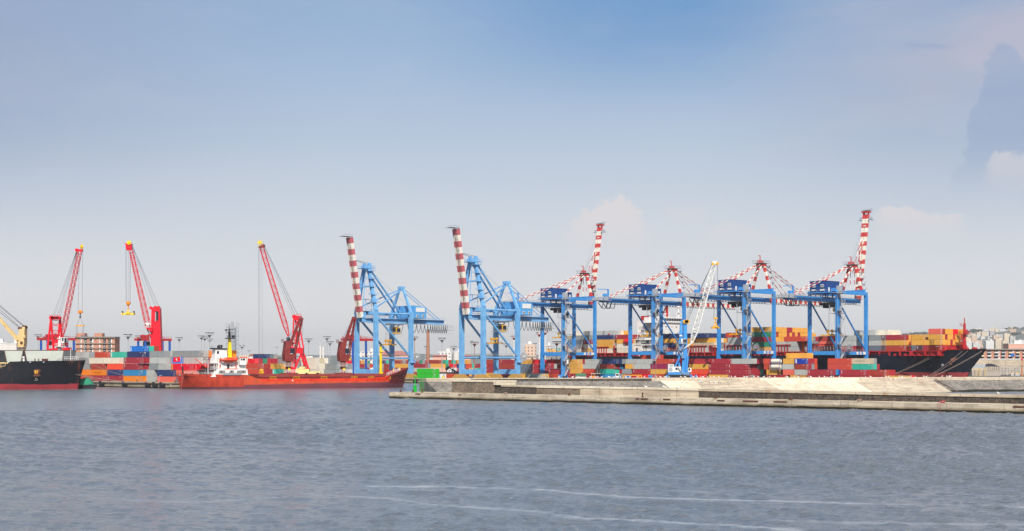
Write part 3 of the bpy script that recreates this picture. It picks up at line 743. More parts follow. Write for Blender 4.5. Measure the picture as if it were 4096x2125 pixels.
for x0, x1, mt in zip(f, f[1:], ('concrete_warm', 'stone_dark', 'concrete_warm', 'concrete_pale', 'concrete_warm')): crest(x0, x1, mt)
b = MB(); b.hexa([(e[0], 9.2, c2(0)), (e[-1], 9.2, c2(e[-1])), (e[-1], 15.7, c2(e[-1])), (e[0], 15.7, c2(0)), (e[0], 9.2, c2(0) + .16), (e[-1], 9.2, c2(e[-1]) + .16), (e[-1], 15.7, c2(e[-1]) + .16), (e[0], 15.7, c2(0) + .16)])
b.build('coping', ['concrete_pale'], mo2)
b = MB(); x = mol2(3808)                       # iron ladder-track on the armoured slope
for k in range(14): b.box(x - .5 + k * .28, 8.8 - k * .78, c2(x) - .95 - k * .40 + .12, x + .6 + k * .28, 8.6 - k * .78, c2(x) - .80 - k * .40 + .16)
b.build('ladder', ['rust_iron'], mo2)
# gulls resting along the crest and slopes
gm = MB(); gm.ball((0, 0, .22), .16, 0, 8, 5, (1.9, .8, .85)); gm.ball((.30, 0, .42), .10, 0, 6, 4); gm.tube((.22, 0, .28), (.30, 0, .42), .07, 6, 0); gm.tube((.38, 0, .41), (.47, 0, .39), .025, 4, 2, .008)
gm.prism([(-.1, .12, .30), (-.52, .05, .24), (-.30, .13, .22)], (0, .03, 0), 1); gm.prism([(-.1, -.12, .30), (-.52, -.05, .24), (-.30, -.13, .22)], (0, -.03, 0), 1)
for s_ in (-.05, .05): gm.tube((0, s_, .12), (0, s_, 0), .012, 4, 2)
gme = gm.mesh('seagull', ['gull_white', 'gull_grey', 'mark_orange'], True)
mq2 = Matrix.Translation((X(1740, 432), 432, 0)) @ Matrix.Rotation(MA, 4, 'Z')
def gull(p, lab, grp):
    o = bpy.data.objects.new('seagull', gme); COL.objects.link(o); o.location = p; o.rotation_euler = (0, 0, random.uniform(0, 6.3)); o.scale = (1.25,) * 3; tag(o, lab, 'seagull', grp)
for px in (2292, 2348, 2372, 2412, 2418, 2436, 2450, 2463, 2486, 2498, 2512, 2527, 2543, 2560, 2578, 2610, 2640, 2686, 2700, 2714, 2728, 2742, 2788, 2804, 2838, 2852, 2862, 2876, 2896, 2905, 2916, 2935, 2952, 2987, 3003, 3040, 3054, 3085, 3098, 3120, 3150, 3164, 3215, 3248, 3258, 3312, 3352, 3369, 3396, 3408, 3432, 3555, 3612, 3622, 3668, 3680, 3712, 3768, 3775, 3846, 3863, 3871, 3882):
    x = mol2(px); gull(mq2 @ Vector((x, random.uniform(9.4, 11), c2(x) + .16)), 'white seagull standing on the crest of the mole', 'seagulls along the mole crest')
for px in (2848, 2856, 2888, 2905, 2921, 2930, 2965, 3036, 2776, 2795):
    x = mol2(px); gull(mq2 @ Vector((x, 7.6, -1 + (c2(x) + .15) * (9.2 / 10.6) + .02)), 'white seagull sitting high on the pale mole slope', 'seagulls on the pale slope')
for px in (2512, 2578, 2590, 2607, 2635, 2642, 2669, 2810):
    x = mol_s(px); gull(mq @ Vector((x, 7.4, pz(x) + .01)), 'white seagull on the near parapet top', 'seagulls on the near parapet')
for px in (3473, 3933): x = mol_s(px); gull(mq @ Vector((x, 7.4, pz(x) + .01)), 'white seagull alone on the parapet near the right edge' if px > 3900 else 'white seagull on the parapet below the yellow container', 'lone seagulls on the right parapet')

# green harbour beacon at the outer end
g = thing('beacon', 'green harbour light with round base and slim mast on landing quay end', 'beacon', mq @ Vector((mol_s(1628), 3.2, 1.84)))
b = MB(); b.tube((0, 0, -.03), (0, 0, 1.72), .54, 14); b.tube((0, 0, 1.72), (0, 0, 1.86), .60, 14); b.build('base_drum', ['beacon_green'], g, False)
b = MB(); b.tube((0, 0, 1.86), (0, 0, 2.2), .30, 10, 0, .16); b.tube((0, 0, 2.2), (0, 0, 4.1), .14, 8); b.build('mast', ['beacon_green'], g)
b = MB(); b.tube((0, 0, 4.1), (0, 0, 4.16), .5, 12); b.rail([(.48 * math.cos(a), .48 * math.sin(a), 4.16) for a in [i * .785 for i in range(9)]], .5, .02, 1, 0); b.build('gallery', ['beacon_green'], g)
b = MB(); b.tube((0, 0, 4.16), (0, 0, 4.75), .16, 8); b.tube((0, 0, 4.75), (0, 0, 5.0), .20, 8, 0, .05); b.tube((0, 0, 5.0), (0, 0, 5.3), .02, 5); b.build('lantern', ['beacon_green'], g)
b = MB()
for a in range(6):
    c, s_ = math.cos(a * 1.047) * .62, math.sin(a * 1.047) * .62; b.tube((c, s_, -.02), (c, s_, 4.3), .03, 4)
for k in range(7): b.path([(math.cos(a * 1.047) * .62, math.sin(a * 1.047) * .62, k * .7 + .1) for a in range(7)], .025, 4)
o = b.build('ladder_cage', ['beacon_green']); o.location = mq @ Vector((mol_s(1612), 7.5, 1.82)); tag(o, 'green tubular ladder cage left of the harbour beacon', 'cage')

# ---------------------------------------------------------------- ship-to-shore gantry cranes
def reel(parent, c, r, mats, nrm=(0, 1, 0)):
    """spoked cable drum"""
    b = MB(); n = Vector(nrm).normalized(); up = Vector((0, 0, 1)); sx = n.cross(up).normalized(); c = Vector(c)
    for k in range(24):
        a = k * math.pi / 12; d = sx * math.cos(a) + up * math.sin(a)
        b.beam(c + d * r * .35 + n * .15, c + d * r + n * .15, .13, .06, 0, n); b.beam(c + d * r * .35 - n * .15, c + d * r - n * .15, .13, .06, 0, n)
    for rr, m in ((r * .62, 1), (r * .97, 0), (r * .36, 1)):
        ring = [c + (sx * math.cos(k * math.pi / 10) + up * math.sin(k * math.pi / 10)) * rr for k in range(21)]
        b.path(ring, .09, 5, m)
    b.tube(c - n * .25, c + n * .25, r * .30, 12, 1)
    b.tube(c - n * .5, c + n * .5, r * .16, 10, 0)
    return b.build('cable_reel', mats, parent)
def spreader_parts(parent, c, L, along, mat='spreader_yellow', top=None, ropes=True, name='spreader'):
    b = MB(); c = Vector(c); al = Vector(along).normalized(); cr = al.cross(Vector((0, 0, 1)))
    b.beam(c - al * L / 2, c + al * L / 2, .9, .55); b.beam(c - al * L * .2, c + al * L * .2, 1.6, .8)
    for s in (-1, 1):
        b.beam(c + al * s * L / 2 - cr * 1.2, c + al * s * L / 2 + cr * 1.2, .4, .5)
        for q in (-1, 1): b.beam(c + al * s * L / 2 + cr * q * 1.15, c + al * s * L / 2 + cr * q * 1.15 - Vector((0, 0, .7)), .22, .3)
    h = c + Vector((0, 0, 1.9)); b.beam(h - al * L * .24, h + al * L * .24, .7, .5)
    for s in (-1, 0, 1):
        b.beam(c + al * s * L * .2, h + al * s * L * .2, .35, .5)
        b.tube(h + al * s * L * .2 - cr * .5 + Vector((0, 0, .4)), h + al * s * L * .2 + cr * .5 + Vector((0, 0, .4)), .5, 8)
    b.build(name, [mat], parent)
    if top is not None:
        b = MB()
        for i in (-1, 1):
            for j in (-1, 1): b.tube(h + al * i * L * .18 + cr * j * .4, Vector((c.x, c.y, top)) + al * i * L * .12 + cr * j * .7, .045, 4)
        b.build('hoist_ropes', ['wire'], parent)

def stair_tower(parent, x, y, z0, z1, step, mat='galvanised'):
    b = MB(); z = z0; k = 0; w = 1.1; L = 3.2
    for i in (0, 1):
        for j in (0, 1): b.tube((x - L / 2 + i * L, y - w + j * 2 * w, z0), (x - L / 2 + i * L, y - w + j * 2 * w, z1), .07, 4)
    while z < z1 - step * .5:
        a = (x - L / 2, y + (.5 if k % 2 else -.5), z); c = (x + L / 2, a[1], z + step)
        if k % 2: a = (x + L / 2, a[1], z); c = (x - L / 2, a[1], z + step)
        b.beam(a, c, .8, .16); b.tube(Vector(a) + Vector((0, -.4, 1)), Vector(c) + Vector((0, -.4, 1)), .05, 4); b.tube(Vector(a) + Vector((0, .4, 1)), Vector(c) + Vector((0, .4, 1)), .05, 4)
        e = c[0]; b.box(e - .7, y - w, z + step - .08, e + .7, y + w, z + step)
        b.rail([(e - .7, y - w, z + step), (e + .7, y - w, z + step), (e + .7, y + w, z + step)], 1.1, .04, 1.4)
        z += step; k += 1
    return b.build('stair_tower', [mat], parent)

def crane_new(px, d, label, up_boom, zs, group):
    """blue gantry, striped mast and boom; local x towards the big ship, y along the rails"""
    t = thing('gantry_crane', label, 'crane', (X(px, d), d, GZ), math.radians(45), group)
    t.scale = (1, 1, zs)
    GX, GY = 13.0, 7.9
    S = ['steel_blue']
    for sx in (-1, 1):
        for sy in (-1, 1):
            b = MB(); x, y = sx * GX, sy * GY; top = 43.0
            b.box(x - .95, y - .8, 1.2, x + .95, y + .8, 14.0); b.box(x - .75, y - .75, 13.4, x + .75, y + .75, top)
            for k in (-1, 1): b.box(x + k * 2.2 - .9, y - .6, .05, x + k * 2.2 + .9, y + .6, 1.1)
            b.box(x - 3.4, y - .5, 1.0, x + 3.4, y + .5, 1.9)
            b.build('leg', S, t)
    for sy in (-1, 1):
        b = MB(); y = sy * GY; b.box(-GX + .75, y - .55, 12.6, GX - .75, y + .55, 14.3); b.build('tie_beam', S, t)
        b = MB(); b.rail([(-GX + 1, y - .5, 14.3), (GX - 1, y - .5, 14.3)], 1.1, .04, 2.4); b.build('handrail', ['galvanised'], t)
        b = MB(); b.box(-GX - .75, y - .6, 43.0, GX + .75, y + .6, 44.6); b.build('top_beam', S, t)
        b = MB(); b.tube((-GX + .6, y, 39.5), (GX - .6, y, 15.0), .42, 10); b.build('diagonal_brace', S, t)
        b = MB(); b.tube((GX - 6.0, y, 24.5 - 0), (GX - .7, y, 24.5), .12, 6); b.tube((GX - .7, y, 24.5), (GX - 2.6, y, 20), .14, 6); b.build('strut', S, t)
    for sx in (-1, 1):
        b = MB(); x = sx * GX; b.box(x - .6, -GY + .75, 12.5 if sx < 0 else 12.8, x + .6, GY - .75, 14.35); b.build('end_beam', S, t)
        b = MB(); b.box(x - .7, -GY + .6, 44.62 - .3, x + .7, GY - .6, 45.9); b.build('cross_beam', S, t)
    # girder with backreach, walkway and hangers
    hx = 18.0
    b = MB()
    for y in (-1.5, 1.5): b.box(-45, y - .4, 39.3, hx, y + .4, 41.4)
    for x in range(-44, 14, 6): b.box(x - .25, -1.1, 39.8, x + .25, 1.1, 40.9)
    b.build('girder', S, t)
    b = MB()
    for y in (-2.9, 2.9):
        b.box(-44, y - .5, 41.3, hx, y + .5, 41.4); b.rail([(-44, y, 41.4), (hx, y, 41.4)], 1.1, .04, 2.6)
    b.build('walkway', ['galvanised'], t)
    b = MB()
    for x in [i * 2.4 - 43 for i in range(24)]:
        b.beam((x, -2.2, 39.2), (x + .7, -2.2, 38.4), .16); b.beam((x + 1.4, -2.2, 39.2), (x + .7, -2.2, 38.4), .16)
    b.box(-44, -2.32, 38.25, hx - 1, -2.08, 38.45); b.build('cable_track', ['dark_steel'], t)
    b = MB(); b.box(-52, -4, 40.0, -42, 4, 40.2); b.rail([(-42, -4, 40.2), (-52, -4, 40.2), (-52, 4, 40.2)], 1.2, .05, 1.6); b.box(-50, -2, 40.2, -46.5, 2, 41.5); b.box(-45, -3.4, 40.2, -43.6, -1.2, 42)
    b.build('rear_platform', ['galvanised'], t)
    b = MB(); b.box(-42.4, -2.2, 41.2, -41.8, -1.6, 46); b.beam((-42.1, -1.9, 45.9), (-50, -1.9, 45.7), .35); b.box(-45.2, -2.5, 42.2, -43.6, -.9, 43.6); b.build('jib_hoist', S, t)
    for y in (-1.5, 1.5):
        b = MB(); b.beam((-46, y, 39.2), (-43, y, 36.4), .3); b.beam((-43, y, 36.4), (-37, y, 36.4), .3); b.beam((-37, y, 36.4), (-36, y, 39.2), .3); b.beam((-43, y, 36.4), (-42, y, 39.2), .25); b.beam((-40, y, 36.4), (-39, y, 39.2), .25); b.build('buffer_frame', ['dark_steel'], t)
    # machinery house: dark end wall towards the stacks, vents, ladder
    h = bpy.data.objects.new('machinery_house', None)
    b = MB(); b.box(-18, -4.6, 43.9, -6, 4.6, 49.3); b.box(-6, -4.4, 43.9, -2.2, 4.4, 47.6)
    b.box(-18.15, -4.75, 49.3, -5.85, 4.75, 49.5)
    h = b.build('machinery_house', ['steel_navy'], t)
    for y in (-2.6, 2.2):
        b = MB(); b.box(-18.5, y - .9, 46.2, -18.05, y + .9, 47.3); b.tube((-18.3, y - .8, 47.3), (-18.3, y + .8, 47.3), .45, 8); b.build('vent', ['galvanised'], h)
        b = MB(); b.box(-18.35, y - 1.2, 44.6, -18.05, y + 1.2, 45.3); b.build('louvre', ['sign_white'], h)
    for x in (-15.5, -4.2):
        b = MB(); b.box(x - .6, -4.76, 44.1, x + .6, -4.63, 46.2); b.build('door', ['sign_white'], h)
    b = MB(); b.box(-19, -6.2, 43.4, -1.5, 6.0, 43.8); b.build('house_platform', S, t)
    b = MB(); b.rail([(-19, -6.1, 43.8), (-1.5, -6.1, 43.8)], 1.1, .05, 1.8); b.rail([(-19, 5.9, 43.8), (-19, -6.1, 43.8)], 1.1, .05, 1.8); b.box(-14.5, -9.6, 43.4, -9, -6.2, 43.6); b.box(-13.5, -9.4, 43.6, -11, -7.6, 47); b.rail([(-14.5, -9.6, 43.6), (-9, -9.6, 43.6)], 1.1, .05, 1.2)
    b.build('access_platform', ['galvanised'], t)
    b = MB()
    for x, y in ((-17, -2), (-17, 2), (-8, -2), (-8, 2), (-12.5, -2), (-12.5, 2)): b.beam((x, y, 41.3), (x, y, 43.4), .5)
    b.build('house_support', S, t)
    # mast over the waterside legs
    ap = 59.0; RW = ['boom_red', 'boom_white', 'galvanised']
    for sy in (-1, 1):
        b = MB(); b.stripe((GX, sy * 5.4, 45.9), (GX, sy * 1.3, ap), 1.15, 1.15, 6, 0, 1, (1, 0, 0)); b.build('mast_leg', RW, t)
    b = MB(); b.box(GX - 1.4, -2.4, ap - 1.4, GX + 1.4, 2.4, ap + .1); b.box(GX - 1, .2, ap + .3, GX + 1.2, 1.8, ap + 1.7); b.box(GX - 1.2, -1.6, ap + .3, GX - .1, -.7, ap + 1.4)
    b.beam((GX - 1, 0, ap + .3), (GX - 1, 0, ap + 4.2), .35); b.beam((GX - .9, 0, ap + 4.1), (GX - 2.9, .0, ap + 4.2), .25); b.build('mast_head', ['boom_red'], t)
    b = MB(); b.box(GX - 3.6, -3, ap + .12, GX + 3.6, 3, ap + .3); b.rail([(GX - 3.6, -3, ap + .3), (GX + 3.6, -3, ap + .3), (GX + 3.6, 3, ap + .3), (GX - 3.6, 3, ap + .3), (GX - 3.6, -3, ap + .3)], 1.3, .05, 1.8); b.build('mast_platform', ['galvanised'], t)
    # ladders and landings down the mast
    b = MB(); q = None
    for k in range(5):
        z = ap - 1 - k * 2.9; x = GX + 2.4 + k * .25; b.box(x, -3.4 - k * .5, z - .1, x + 2.2, -1.4 - k * .5, z); b.rail([(x, -3.4 - k * .5, z), (x + 2.2, -3.4 - k * .5, z)], 1.1, .04, 1)
        if q: b.beam(q, (x + .4, -2.4 - k * .5, z), .5, .1)
        q = (x + 1.8, -2.4 - k * .5, z)
    b.build('mast_ladder', ['galvanised'], t)
    # back stays to the girder tail (thin pair) and to the landside leg tops (stout pair)
    for sy in (-1, 1):
        b = MB(); b.stripe((GX - 1.6, sy * 1.2, ap - .4), (-41.5, sy * 1.5, 41.4), .42, .42, 22, 1, 0, rnd=True); b.build('back_stay', RW, t)
        b = MB(); b.stripe((GX - 1.2, sy * 1.9, ap - .6), (-GX, sy * (GY - .2), 45.4), .72, .72, 11, 0, 1, rnd=True); b.build('leg_stay', RW, t)
    nb = 21; L = 48.5
    if not up_boom:
        p, q = Vector((hx, 0, 40.35)), Vector((hx + L, 0, 40.35))
        b = MB()
        for y in (-1.5, 1.5): b.stripe((p.x, y, p.z), (q.x, y, q.z), .8, 2.1, nb, 0, 1)
        b.build('boom', RW, t)
        b = MB(); b.box(hx, -2.0, 41.45, hx + L, -1.95, 41.5); b.rail([(hx, -2.4, 41.4), (hx + L, -2.4, 41.4)], 1.0, .04, 2.6)
        for x in [hx + i * 2.4 for i in range(21)]: b.beam((x, -2.2, 39.2), (x + .7, -2.2, 38.4), .16, None, 1); b.beam((x + 1.4, -2.2, 39.2), (x + .7, -2.2, 38.4), .16, None, 1)
        b.box(hx, -2.3, 38.25, hx + L, -2.1, 38.45, 1); b.build('boom_walkway', ['galvanised', 'dark_steel'], t)
        for sy in (-1, 1):
            b = MB(); b.stripe((GX + 1.2, sy * 1.3, ap - .5), (hx + 41, sy * 1.5, 41.5), .40, .40, 17, 1, 0, rnd=True); b.build('fore_stay', RW, t)
            b = MB(); b.stripe((GX + 1.2, sy * 1.0, ap - .9), (hx + 19.5, sy * 1.5, 41.5), .40, .40, 9, 1, 0, rnd=True); b.build('fore_stay', RW, t)
        b = MB(); b.tube((GX + 1, .6, ap + 1.2), (hx + 39, .4, 42), .06, 4); b.tube((GX + 1, 1.2, ap + 1.2), (hx + 38, .9, 42), .06, 4); b.build('boom_ropes', ['wire'], t)
    else:
        ang = math.radians(79.8); p = Vector((hx + .2, 0, 40.8)); dr = Vector((math.cos(ang), 0, math.sin(ang))); q = p + dr * (L - 2.5)
        b = MB()
        for y in (-1.0, 1.0): b.stripe(Vector((p.x, y, p.z)), Vector((q.x, y, q.z)), .8, 1.6, nb - 2, 0, 1)
        for k in range(1, 15): c = p.lerp(q, k / 15.0); b.beam((c.x, -.8, c.z), (c.x, .8, c.z), .9, .6, 1)
        b.build('boom', RW, t)
        b = MB(); e = q + dr * 1.3; b.beam(q + Vector((0, -1.2, 0)), e + Vector((0, -1.6, 0)), .8); b.beam(q + Vector((0, 1.2, 0)), e + Vector((0, 1.6, 0)), .8)
        b.beam(e + Vector((-1.0, -2.2, 0)), e + Vector((-1.0, 2.2, 0)), .7, .7); b.beam(e + Vector((.8, -2.2, 0)), e + Vector((.8, 2.2, 0)), .7, .7); b.build('boom_tip', ['boom_red'], t)
        b = MB(); b.box(e.x - 1.6, -2.5, e.z + .7, e.x + 1.6, 2.5, e.z + .8); b.rail([(e.x - 1.6, -2.5, e.z + .8), (e.x + 1.6, -2.5, e.z + .8), (e.x + 1.6, 2.5, e.z + .8)], .9, .05, 1.2); z = q.z - 3
        for s in (-1, 1): b.box(q.x - 1.8, s * 2 - .9 + s * .9, z, q.x + 1.6, s * 2 + .9 + s * .9, z + .15); b.box(q.x - 1, s * 2.1, z + .2, q.x + .7, s * 3.2, z + 1.5)
        b.build('tip_platform', ['galvanised'], t)
        for sy in (-1, 1):
            b = MB(); b.stripe((GX + .6, sy * 1.2, ap - .8), (GX + .2, sy * 1.2, 46.5), .36, .36, 5, 1, 0, rnd=True); b.stripe((GX + 2.2, sy * 1.0, 55), p.lerp(q, .70) + Vector((-1.5, sy * .8, 0)), .36, .36, 6, 0, 1, rnd=True)
            b.build('fore_stay', RW, t)
        b = MB()
        for y in (-.8, .3, .9): b.tube((GX, y, ap + 1.5), p.lerp(q, .66) + Vector((-1.4, y, 0)), .05, 4); b.tube((GX + .4, y, ap + 1.5), p.lerp(q, .93) + Vector((-1.4, y, 0)), .035, 4)
        b.build('boom_ropes', ['wire'], t)
    # trolley with cabin, spreader
    tr = bpy.data.objects.new('trolley', None)
    b = MB(); b.box(-12, -3.0, 37.5, -4, 3.0, 38.9); b.box(-11, -2.6, 36.4, -6, -1.5, 37.4); b.box(-10, 1.2, 36.2, -5, 2.4, 37.4); b.tube((-9, -2, 37.2), (-9, 2, 37.2), .8, 8); tr = b.build('trolley', ['dark_steel'], t)
    b = MB(); b.box(-9.5, -6.4, 33.6, -6.8, -4.0, 36.6); b.tube((-9.0, -3.6, 35.2), (-5.8, -3.6, 35.2), 1.1, 10, 1); b.box(-13, -6.8, 33.2, -3.5, -2.6, 33.4, 2); b.rail([(-13, -6.8, 33.4), (-3.5, -6.8, 33.4)], 1.1, .05, 1.2, 2)
    for k in (-12, -4.5): b.beam((k, -3, 33.3), (k, -2.6, 37.5), .25, None, 2)
    b.build('cabin', ['sign_white', 'crane_cream', 'galvanised'], tr)
    b = MB(); b.box(-9.56, -6.2, 34.4, -9.52, -4.2, 36.3); b.box(-9.3, -6.46, 34.4, -7, -6.42, 36.3); b.build('cabin_window', ['glass_dark'], tr)
    spreader_parts(t, (-7, -1, 22.6), 11.5, (0, 1, 0), top=37.4)
    stair_tower(t, -GX, -GY - 2.0, 1.0, 43.4, 4.2)
    b = MB(); b.box(-GX + 1, -GY - 3.4, 15.3, -GX + 6.5, -GY - .9, 15.5); b.rail([(-GX - 1, -GY - 3.4, 15.5), (-GX + 6.5, -GY - 3.4, 15.5)], 1.1, .05, 1.2); b.build('reel_platform', ['galvanised'], t)
    reel(t, (-GX + 7.5, -GY - 2.0, 15.6), 2.2, ['galvanised', 'boom_red_faded'], (1, -.25, 0))
    for k, (x, w_) in enumerate(((3.2, 1.6), (6.2, 1.6), (9.2, 2.4))):
        b = MB(); b.box(x, -GY - .72, 12.8, x + w_, -GY - .60, 14.2); b.build('sign', ['sign_white'], t)
        if k == 1: b = MB(); b.box(x + .15, -GY - .76, 13.4, x + w_ - .15, -GY - .725, 13.75); b.build('sign_lettering', ['boom_red'], t)
    return t
G2 = 'blue quay cranes with striped masts at the big black ship'
crane_new(2275, 796, 'blue gantry crane with raised red and white boom, left of the other blue ones', True, 1.0, G2)
crane_new(2629, 762, 'blue gantry crane with lowered boom, right behind the white lattice mobile crane', False, 1.005, G2)
crane_new(2986, 734, 'blue gantry crane with lowered boom, between the white mobile crane and the rightmost crane', False, 1.02, G2)
crane_new(3352, 706, 'rightmost blue gantry crane with raised striped boom, beside the black bow', True, .975, G2)

def crane_old(px, d, label, zs, group):
    """pale blue gantry with raised box boom; local x towards the viewer's basin"""
    t = thing('gantry_crane', label, 'crane', (X(px, d), d, GZ), math.radians(225), group); t.scale = (1, 1, zs)
    GX, GY = 12.3, 8.0; S = ['steel_pale_blue']
    for sx in (-1, 1):
        for sy in (-1, 1):
            x, y = sx * GX, sy * GY; b = MB()
            b.box(x - 1.05, y - 1.0, 2.6, x + 1.05, y + 1.0, 36.6)
            b.beam((x, y, 1.2), (x, y, 2.6), 1.0, 1.0)
            if sx > 0: b.beam((x, y, 36.6), (x, y - sy * 1.2, 41), 2.0, 2.0, w2=1.4, h2=1.4)
            b.build('leg', S, t)
    for sx in (-1, 1):
        b = MB(); b.box(sx * GX - .8, -GY + 1, 2.5, sx * GX + .8, GY - 1, 5.0); b.build('sill_beam', S, t)
        b = MB(); b.box(sx * GX - .6, -GY + 1, 34.6, sx * GX + .6, GY - 1, 36.4); b.build('cross_beam', S, t)
        for sy in (-1, 1):
            b = MB(); m = Vector((sx * GX, sy * GY, 0))
            for k in (-3.3, -1.2, 1.2, 3.3):
                b.box(m.x - .5, m.y + k - .8, .5, m.x + .5, m.y + k + .8, 1.3, 0); b.tube((m.x - .25, m.y + k, .4), (m.x + .25, m.y + k, .4), .4, 10, 1)
            b.box(m.x - .45, m.y - 3.6, 1.3, m.x + .45, m.y + 3.6, 1.9, 0)
            b.prism([(m.x + .75, m.y - 6.6, .15), (m.x + .75, m.y + 6.6, .15), (m.x + .75, m.y + 6.0, 1.0), (m.x + .75, m.y + 3.4, 2.6), (m.x + .75, m.y - 3.4, 2.6), (m.x + .75, m.y - 6.0, 1.0)], (.35, 0, 0), 2)
            b.build('bogie', ['steel_pale_blue', 'dark_steel', 'hazard_stripe'], t)
    for sy in (-1, 1):
        y = sy * GY
        b = MB(); b.tube((-GX + .9, y, 11.0), (GX - .9, y, 11.0), .6, 10); b.build('tie_beam', S, t)
        b = MB(); b.box(-GX + 1, y - .9, 12.1, GX - 1, y + .9, 12.2); b.rail([(-GX + 1, y + .85, 12.2), (GX - 1, y + .85, 12.2)], 1.1, .04, 1.6); b.build('walkway', ['galvanised'], t)
        b = MB(); b.tube((-GX + .9, y, 35.3), (GX - .9, y, 35.3), .5, 10); b.build('top_beam', S, t)
        b = MB(); b.tube((GX - .8, y, 33.6), (-GX + .8, y, 12.2), .62, 10); b.build('diagonal_brace', S, t)
        # pylon leg leaning inwards
        b = MB(); b.beam((GX, y - sy * 1.1, 40.6), (GX, sy * 1.9, 60), 1.9, 1.7, 0, (1, 0, 0), w2=1.5, h2=1.4); b.build('pylon_leg', S, t)
        b = MB(); b.box(GX - 1.2, sy * 2 - 1.0, 59.8, GX + 1.2, sy * 2 + 1.0, 61.4); b.tube((GX - .4, sy * 2 - .6, 62), (GX - .4, sy * 2 + .6, 62), .9, 10); b.build('pylon_head', S, t)
        b = MB(); b.tube((GX - 1, sy * 1.7, 59.6), (-11.5, sy * 1.9, 34.2), .55, 8); b.build('back_stay', S, t)
        b = MB(); b.tube((GX + 1.3, sy * 1.2, 60.2), (GX + 3.5, sy * 1.5, 38), .22, 6); b.build('fore_stay', S, t)
        # rear trestle
        b = MB(); b.beam((-GX, y, 36.4), (-GX, sy * 1.2, 50), 1.3, 1.2, 0, (1, 0, 0), w2=1.0, h2=1.0); b.build('trestle_leg', S, t)
        b = MB(); b.beam((-GX + .4, sy * 1.2, 49.2), (GX - 1.2, sy * (GY - .3), 38.8), .6, .6); b.build('trestle_tie', S, t)
        b = MB(); b.tube((-GX - .6, sy * 1.3, 49.6), (-39, sy * 1.6, 33.2), .20, 6); b.build('tail_stay', S, t)
    b = MB(); b.box(GX - .9, -2.6, 58.8, GX + .9, 2.6, 60); b.build('pylon_cross', S, t); b = MB(); b.box(GX - 1.0, -3.6, 49.6, GX + .4, 3.6, 50.4); b.build('pylon_cross', S, t)
    b = MB(); b.box(-GX - .8, -2.2, 49.6, -GX + .8, 2.2, 51); b.build('trestle_head', S, t)
    b = MB(); b.box(GX + 1.2, -3.2, 59.6, GX + 4.6, 3.2, 59.8); b.rail([(GX + 1.2, 3.2, 59.8), (GX + 4.6, 3.2, 59.8), (GX + 4.6, -3.2, 59.8)], 1.1, .05, 1.2); b.box(GX - 4, 1, 60, GX - 1, 3.4, 60.2); b.rail([(GX - 4, 3.4, 60.2), (GX - 1, 3.4, 60.2)], 1.1, .05, 1)
    for k in range(5):
        z = 41 + k * 4.3; y = 6.6 - k * .95; b.box(GX - 2.6, y - .9, z, GX + 2.6, y + 1.6, z + .12); b.rail([(GX - 2.6, y + 1.6, z), (GX + 2.6, y + 1.6, z), (GX + 2.6, y - .9, z)], 1.1, .05, 1.2); b.beam((GX - 2.2, y + 1, z), (GX - 1.2, y + .2, z + 4.2), .5, .12)
    b.build('pylon_ladder', S, t)
    # girder, tail and festoon
    b = MB()
    for y in (-1.6, 1.6): b.box(-42, y - .45, 30.6, 16.2, y + .45, 32.8)
    for x in range(-41, 16, 7): b.box(x - .3, -1.15, 31, x + .3, 1.15, 32.4)
    b.build('girder', S, t)
    b = MB()
    for y in (-2.7, 2.7): b.box(-42, y - .45, 32.7, 15, y + .45, 32.8); b.rail([(-42, y, 32.8), (15, y, 32.8)], 1.1, .04, 2.2)
    b.box(-43, 2.4, 30.1, 14, 2.7, 30.3)
    b.build('walkway', S, t)
    b = MB(); b.box(-48, -2.5, 27.0, -33, 3.5, 27.15); b.rail([(-33, 3.5, 27.15), (-48, 3.5, 27.15), (-48, -2.5, 27.15)], 2.6, .05, 1.1); b.rail([(-33, 3.5, 24.2), (-48, 3.5, 24.2)], 1.2, .04, 2.2); b.build('tail_platform', ['galvanised'], t)
    b = MB(); x = -7.0
    wds = [4.2, 0] + [3.4, 3.2, 3.0, 2.8, 2.4, 2.0] + [1.4] * 9
    for wd in wds:
        if wd == 0: b.tube((x, 3.0, 30), (x - 3.0, 3.0, 30), .14, 5, caps=False); x -= 3.0; continue
        b.path([(x - wd * i / 8, 3.0, 30 - 4.6 * math.sin(math.pi * i / 8) ** .8) for i in range(9)], .14, 5); x -= wd
    b.build('festoon_cable', ['black_rubber'], t)
    b = MB(); b.hexa([(-24, -7.4, 33.2), (-15, -7.4, 33.2), (-15, 7.4, 33.2), (-24, 7.4, 33.2), (-24, -7.4, 39.4), (-15, -7.4, 40.3), (-15, 7.4, 40.3), (-24, 7.4, 39.4)])
    h = b.build('machinery_house', ['steel_house_blue'], t)
    b = MB(); b.box(-22.8, 7.42, 36.8, -16.4, 7.55, 39.2); b.build('sign', ['sign_white'], h)
    for x in (-21.5, -17.5): b = MB(); b.box(x - .8, 7.42, 33.8, x + .8, 7.54, 35.2, 1); b.box(x - .55, 7.5, 34.0, x - .08, 7.58, 35.0); b.box(x + .08, 7.5, 34.0, x + .55, 7.58, 35.0); b.build('window', ['glass_dark', 'sign_white'], h)
    for y in (-3.5, 2.0): b = MB(); b.box(-14.98, y - 1.6, 36.2, -14.9, y + 1.6, 36.9); b.build('louvre', ['dark_steel'], h)
    # boom: two-face striped box girder, raised
    p = Vector((16.4, 0, 33.0)); ang = math.radians(80.3); dr = Vector((math.cos(ang), 0, math.sin(ang))); q = p + dr * 43.5; nb = 14
    b = MB(); b.stripe(p, q, 3.7, 1.9, nb, 1, 0, (1, 0, 0)); b.build('boom', ['boom_red_faded', 'boom_white'], t)
    b = MB()
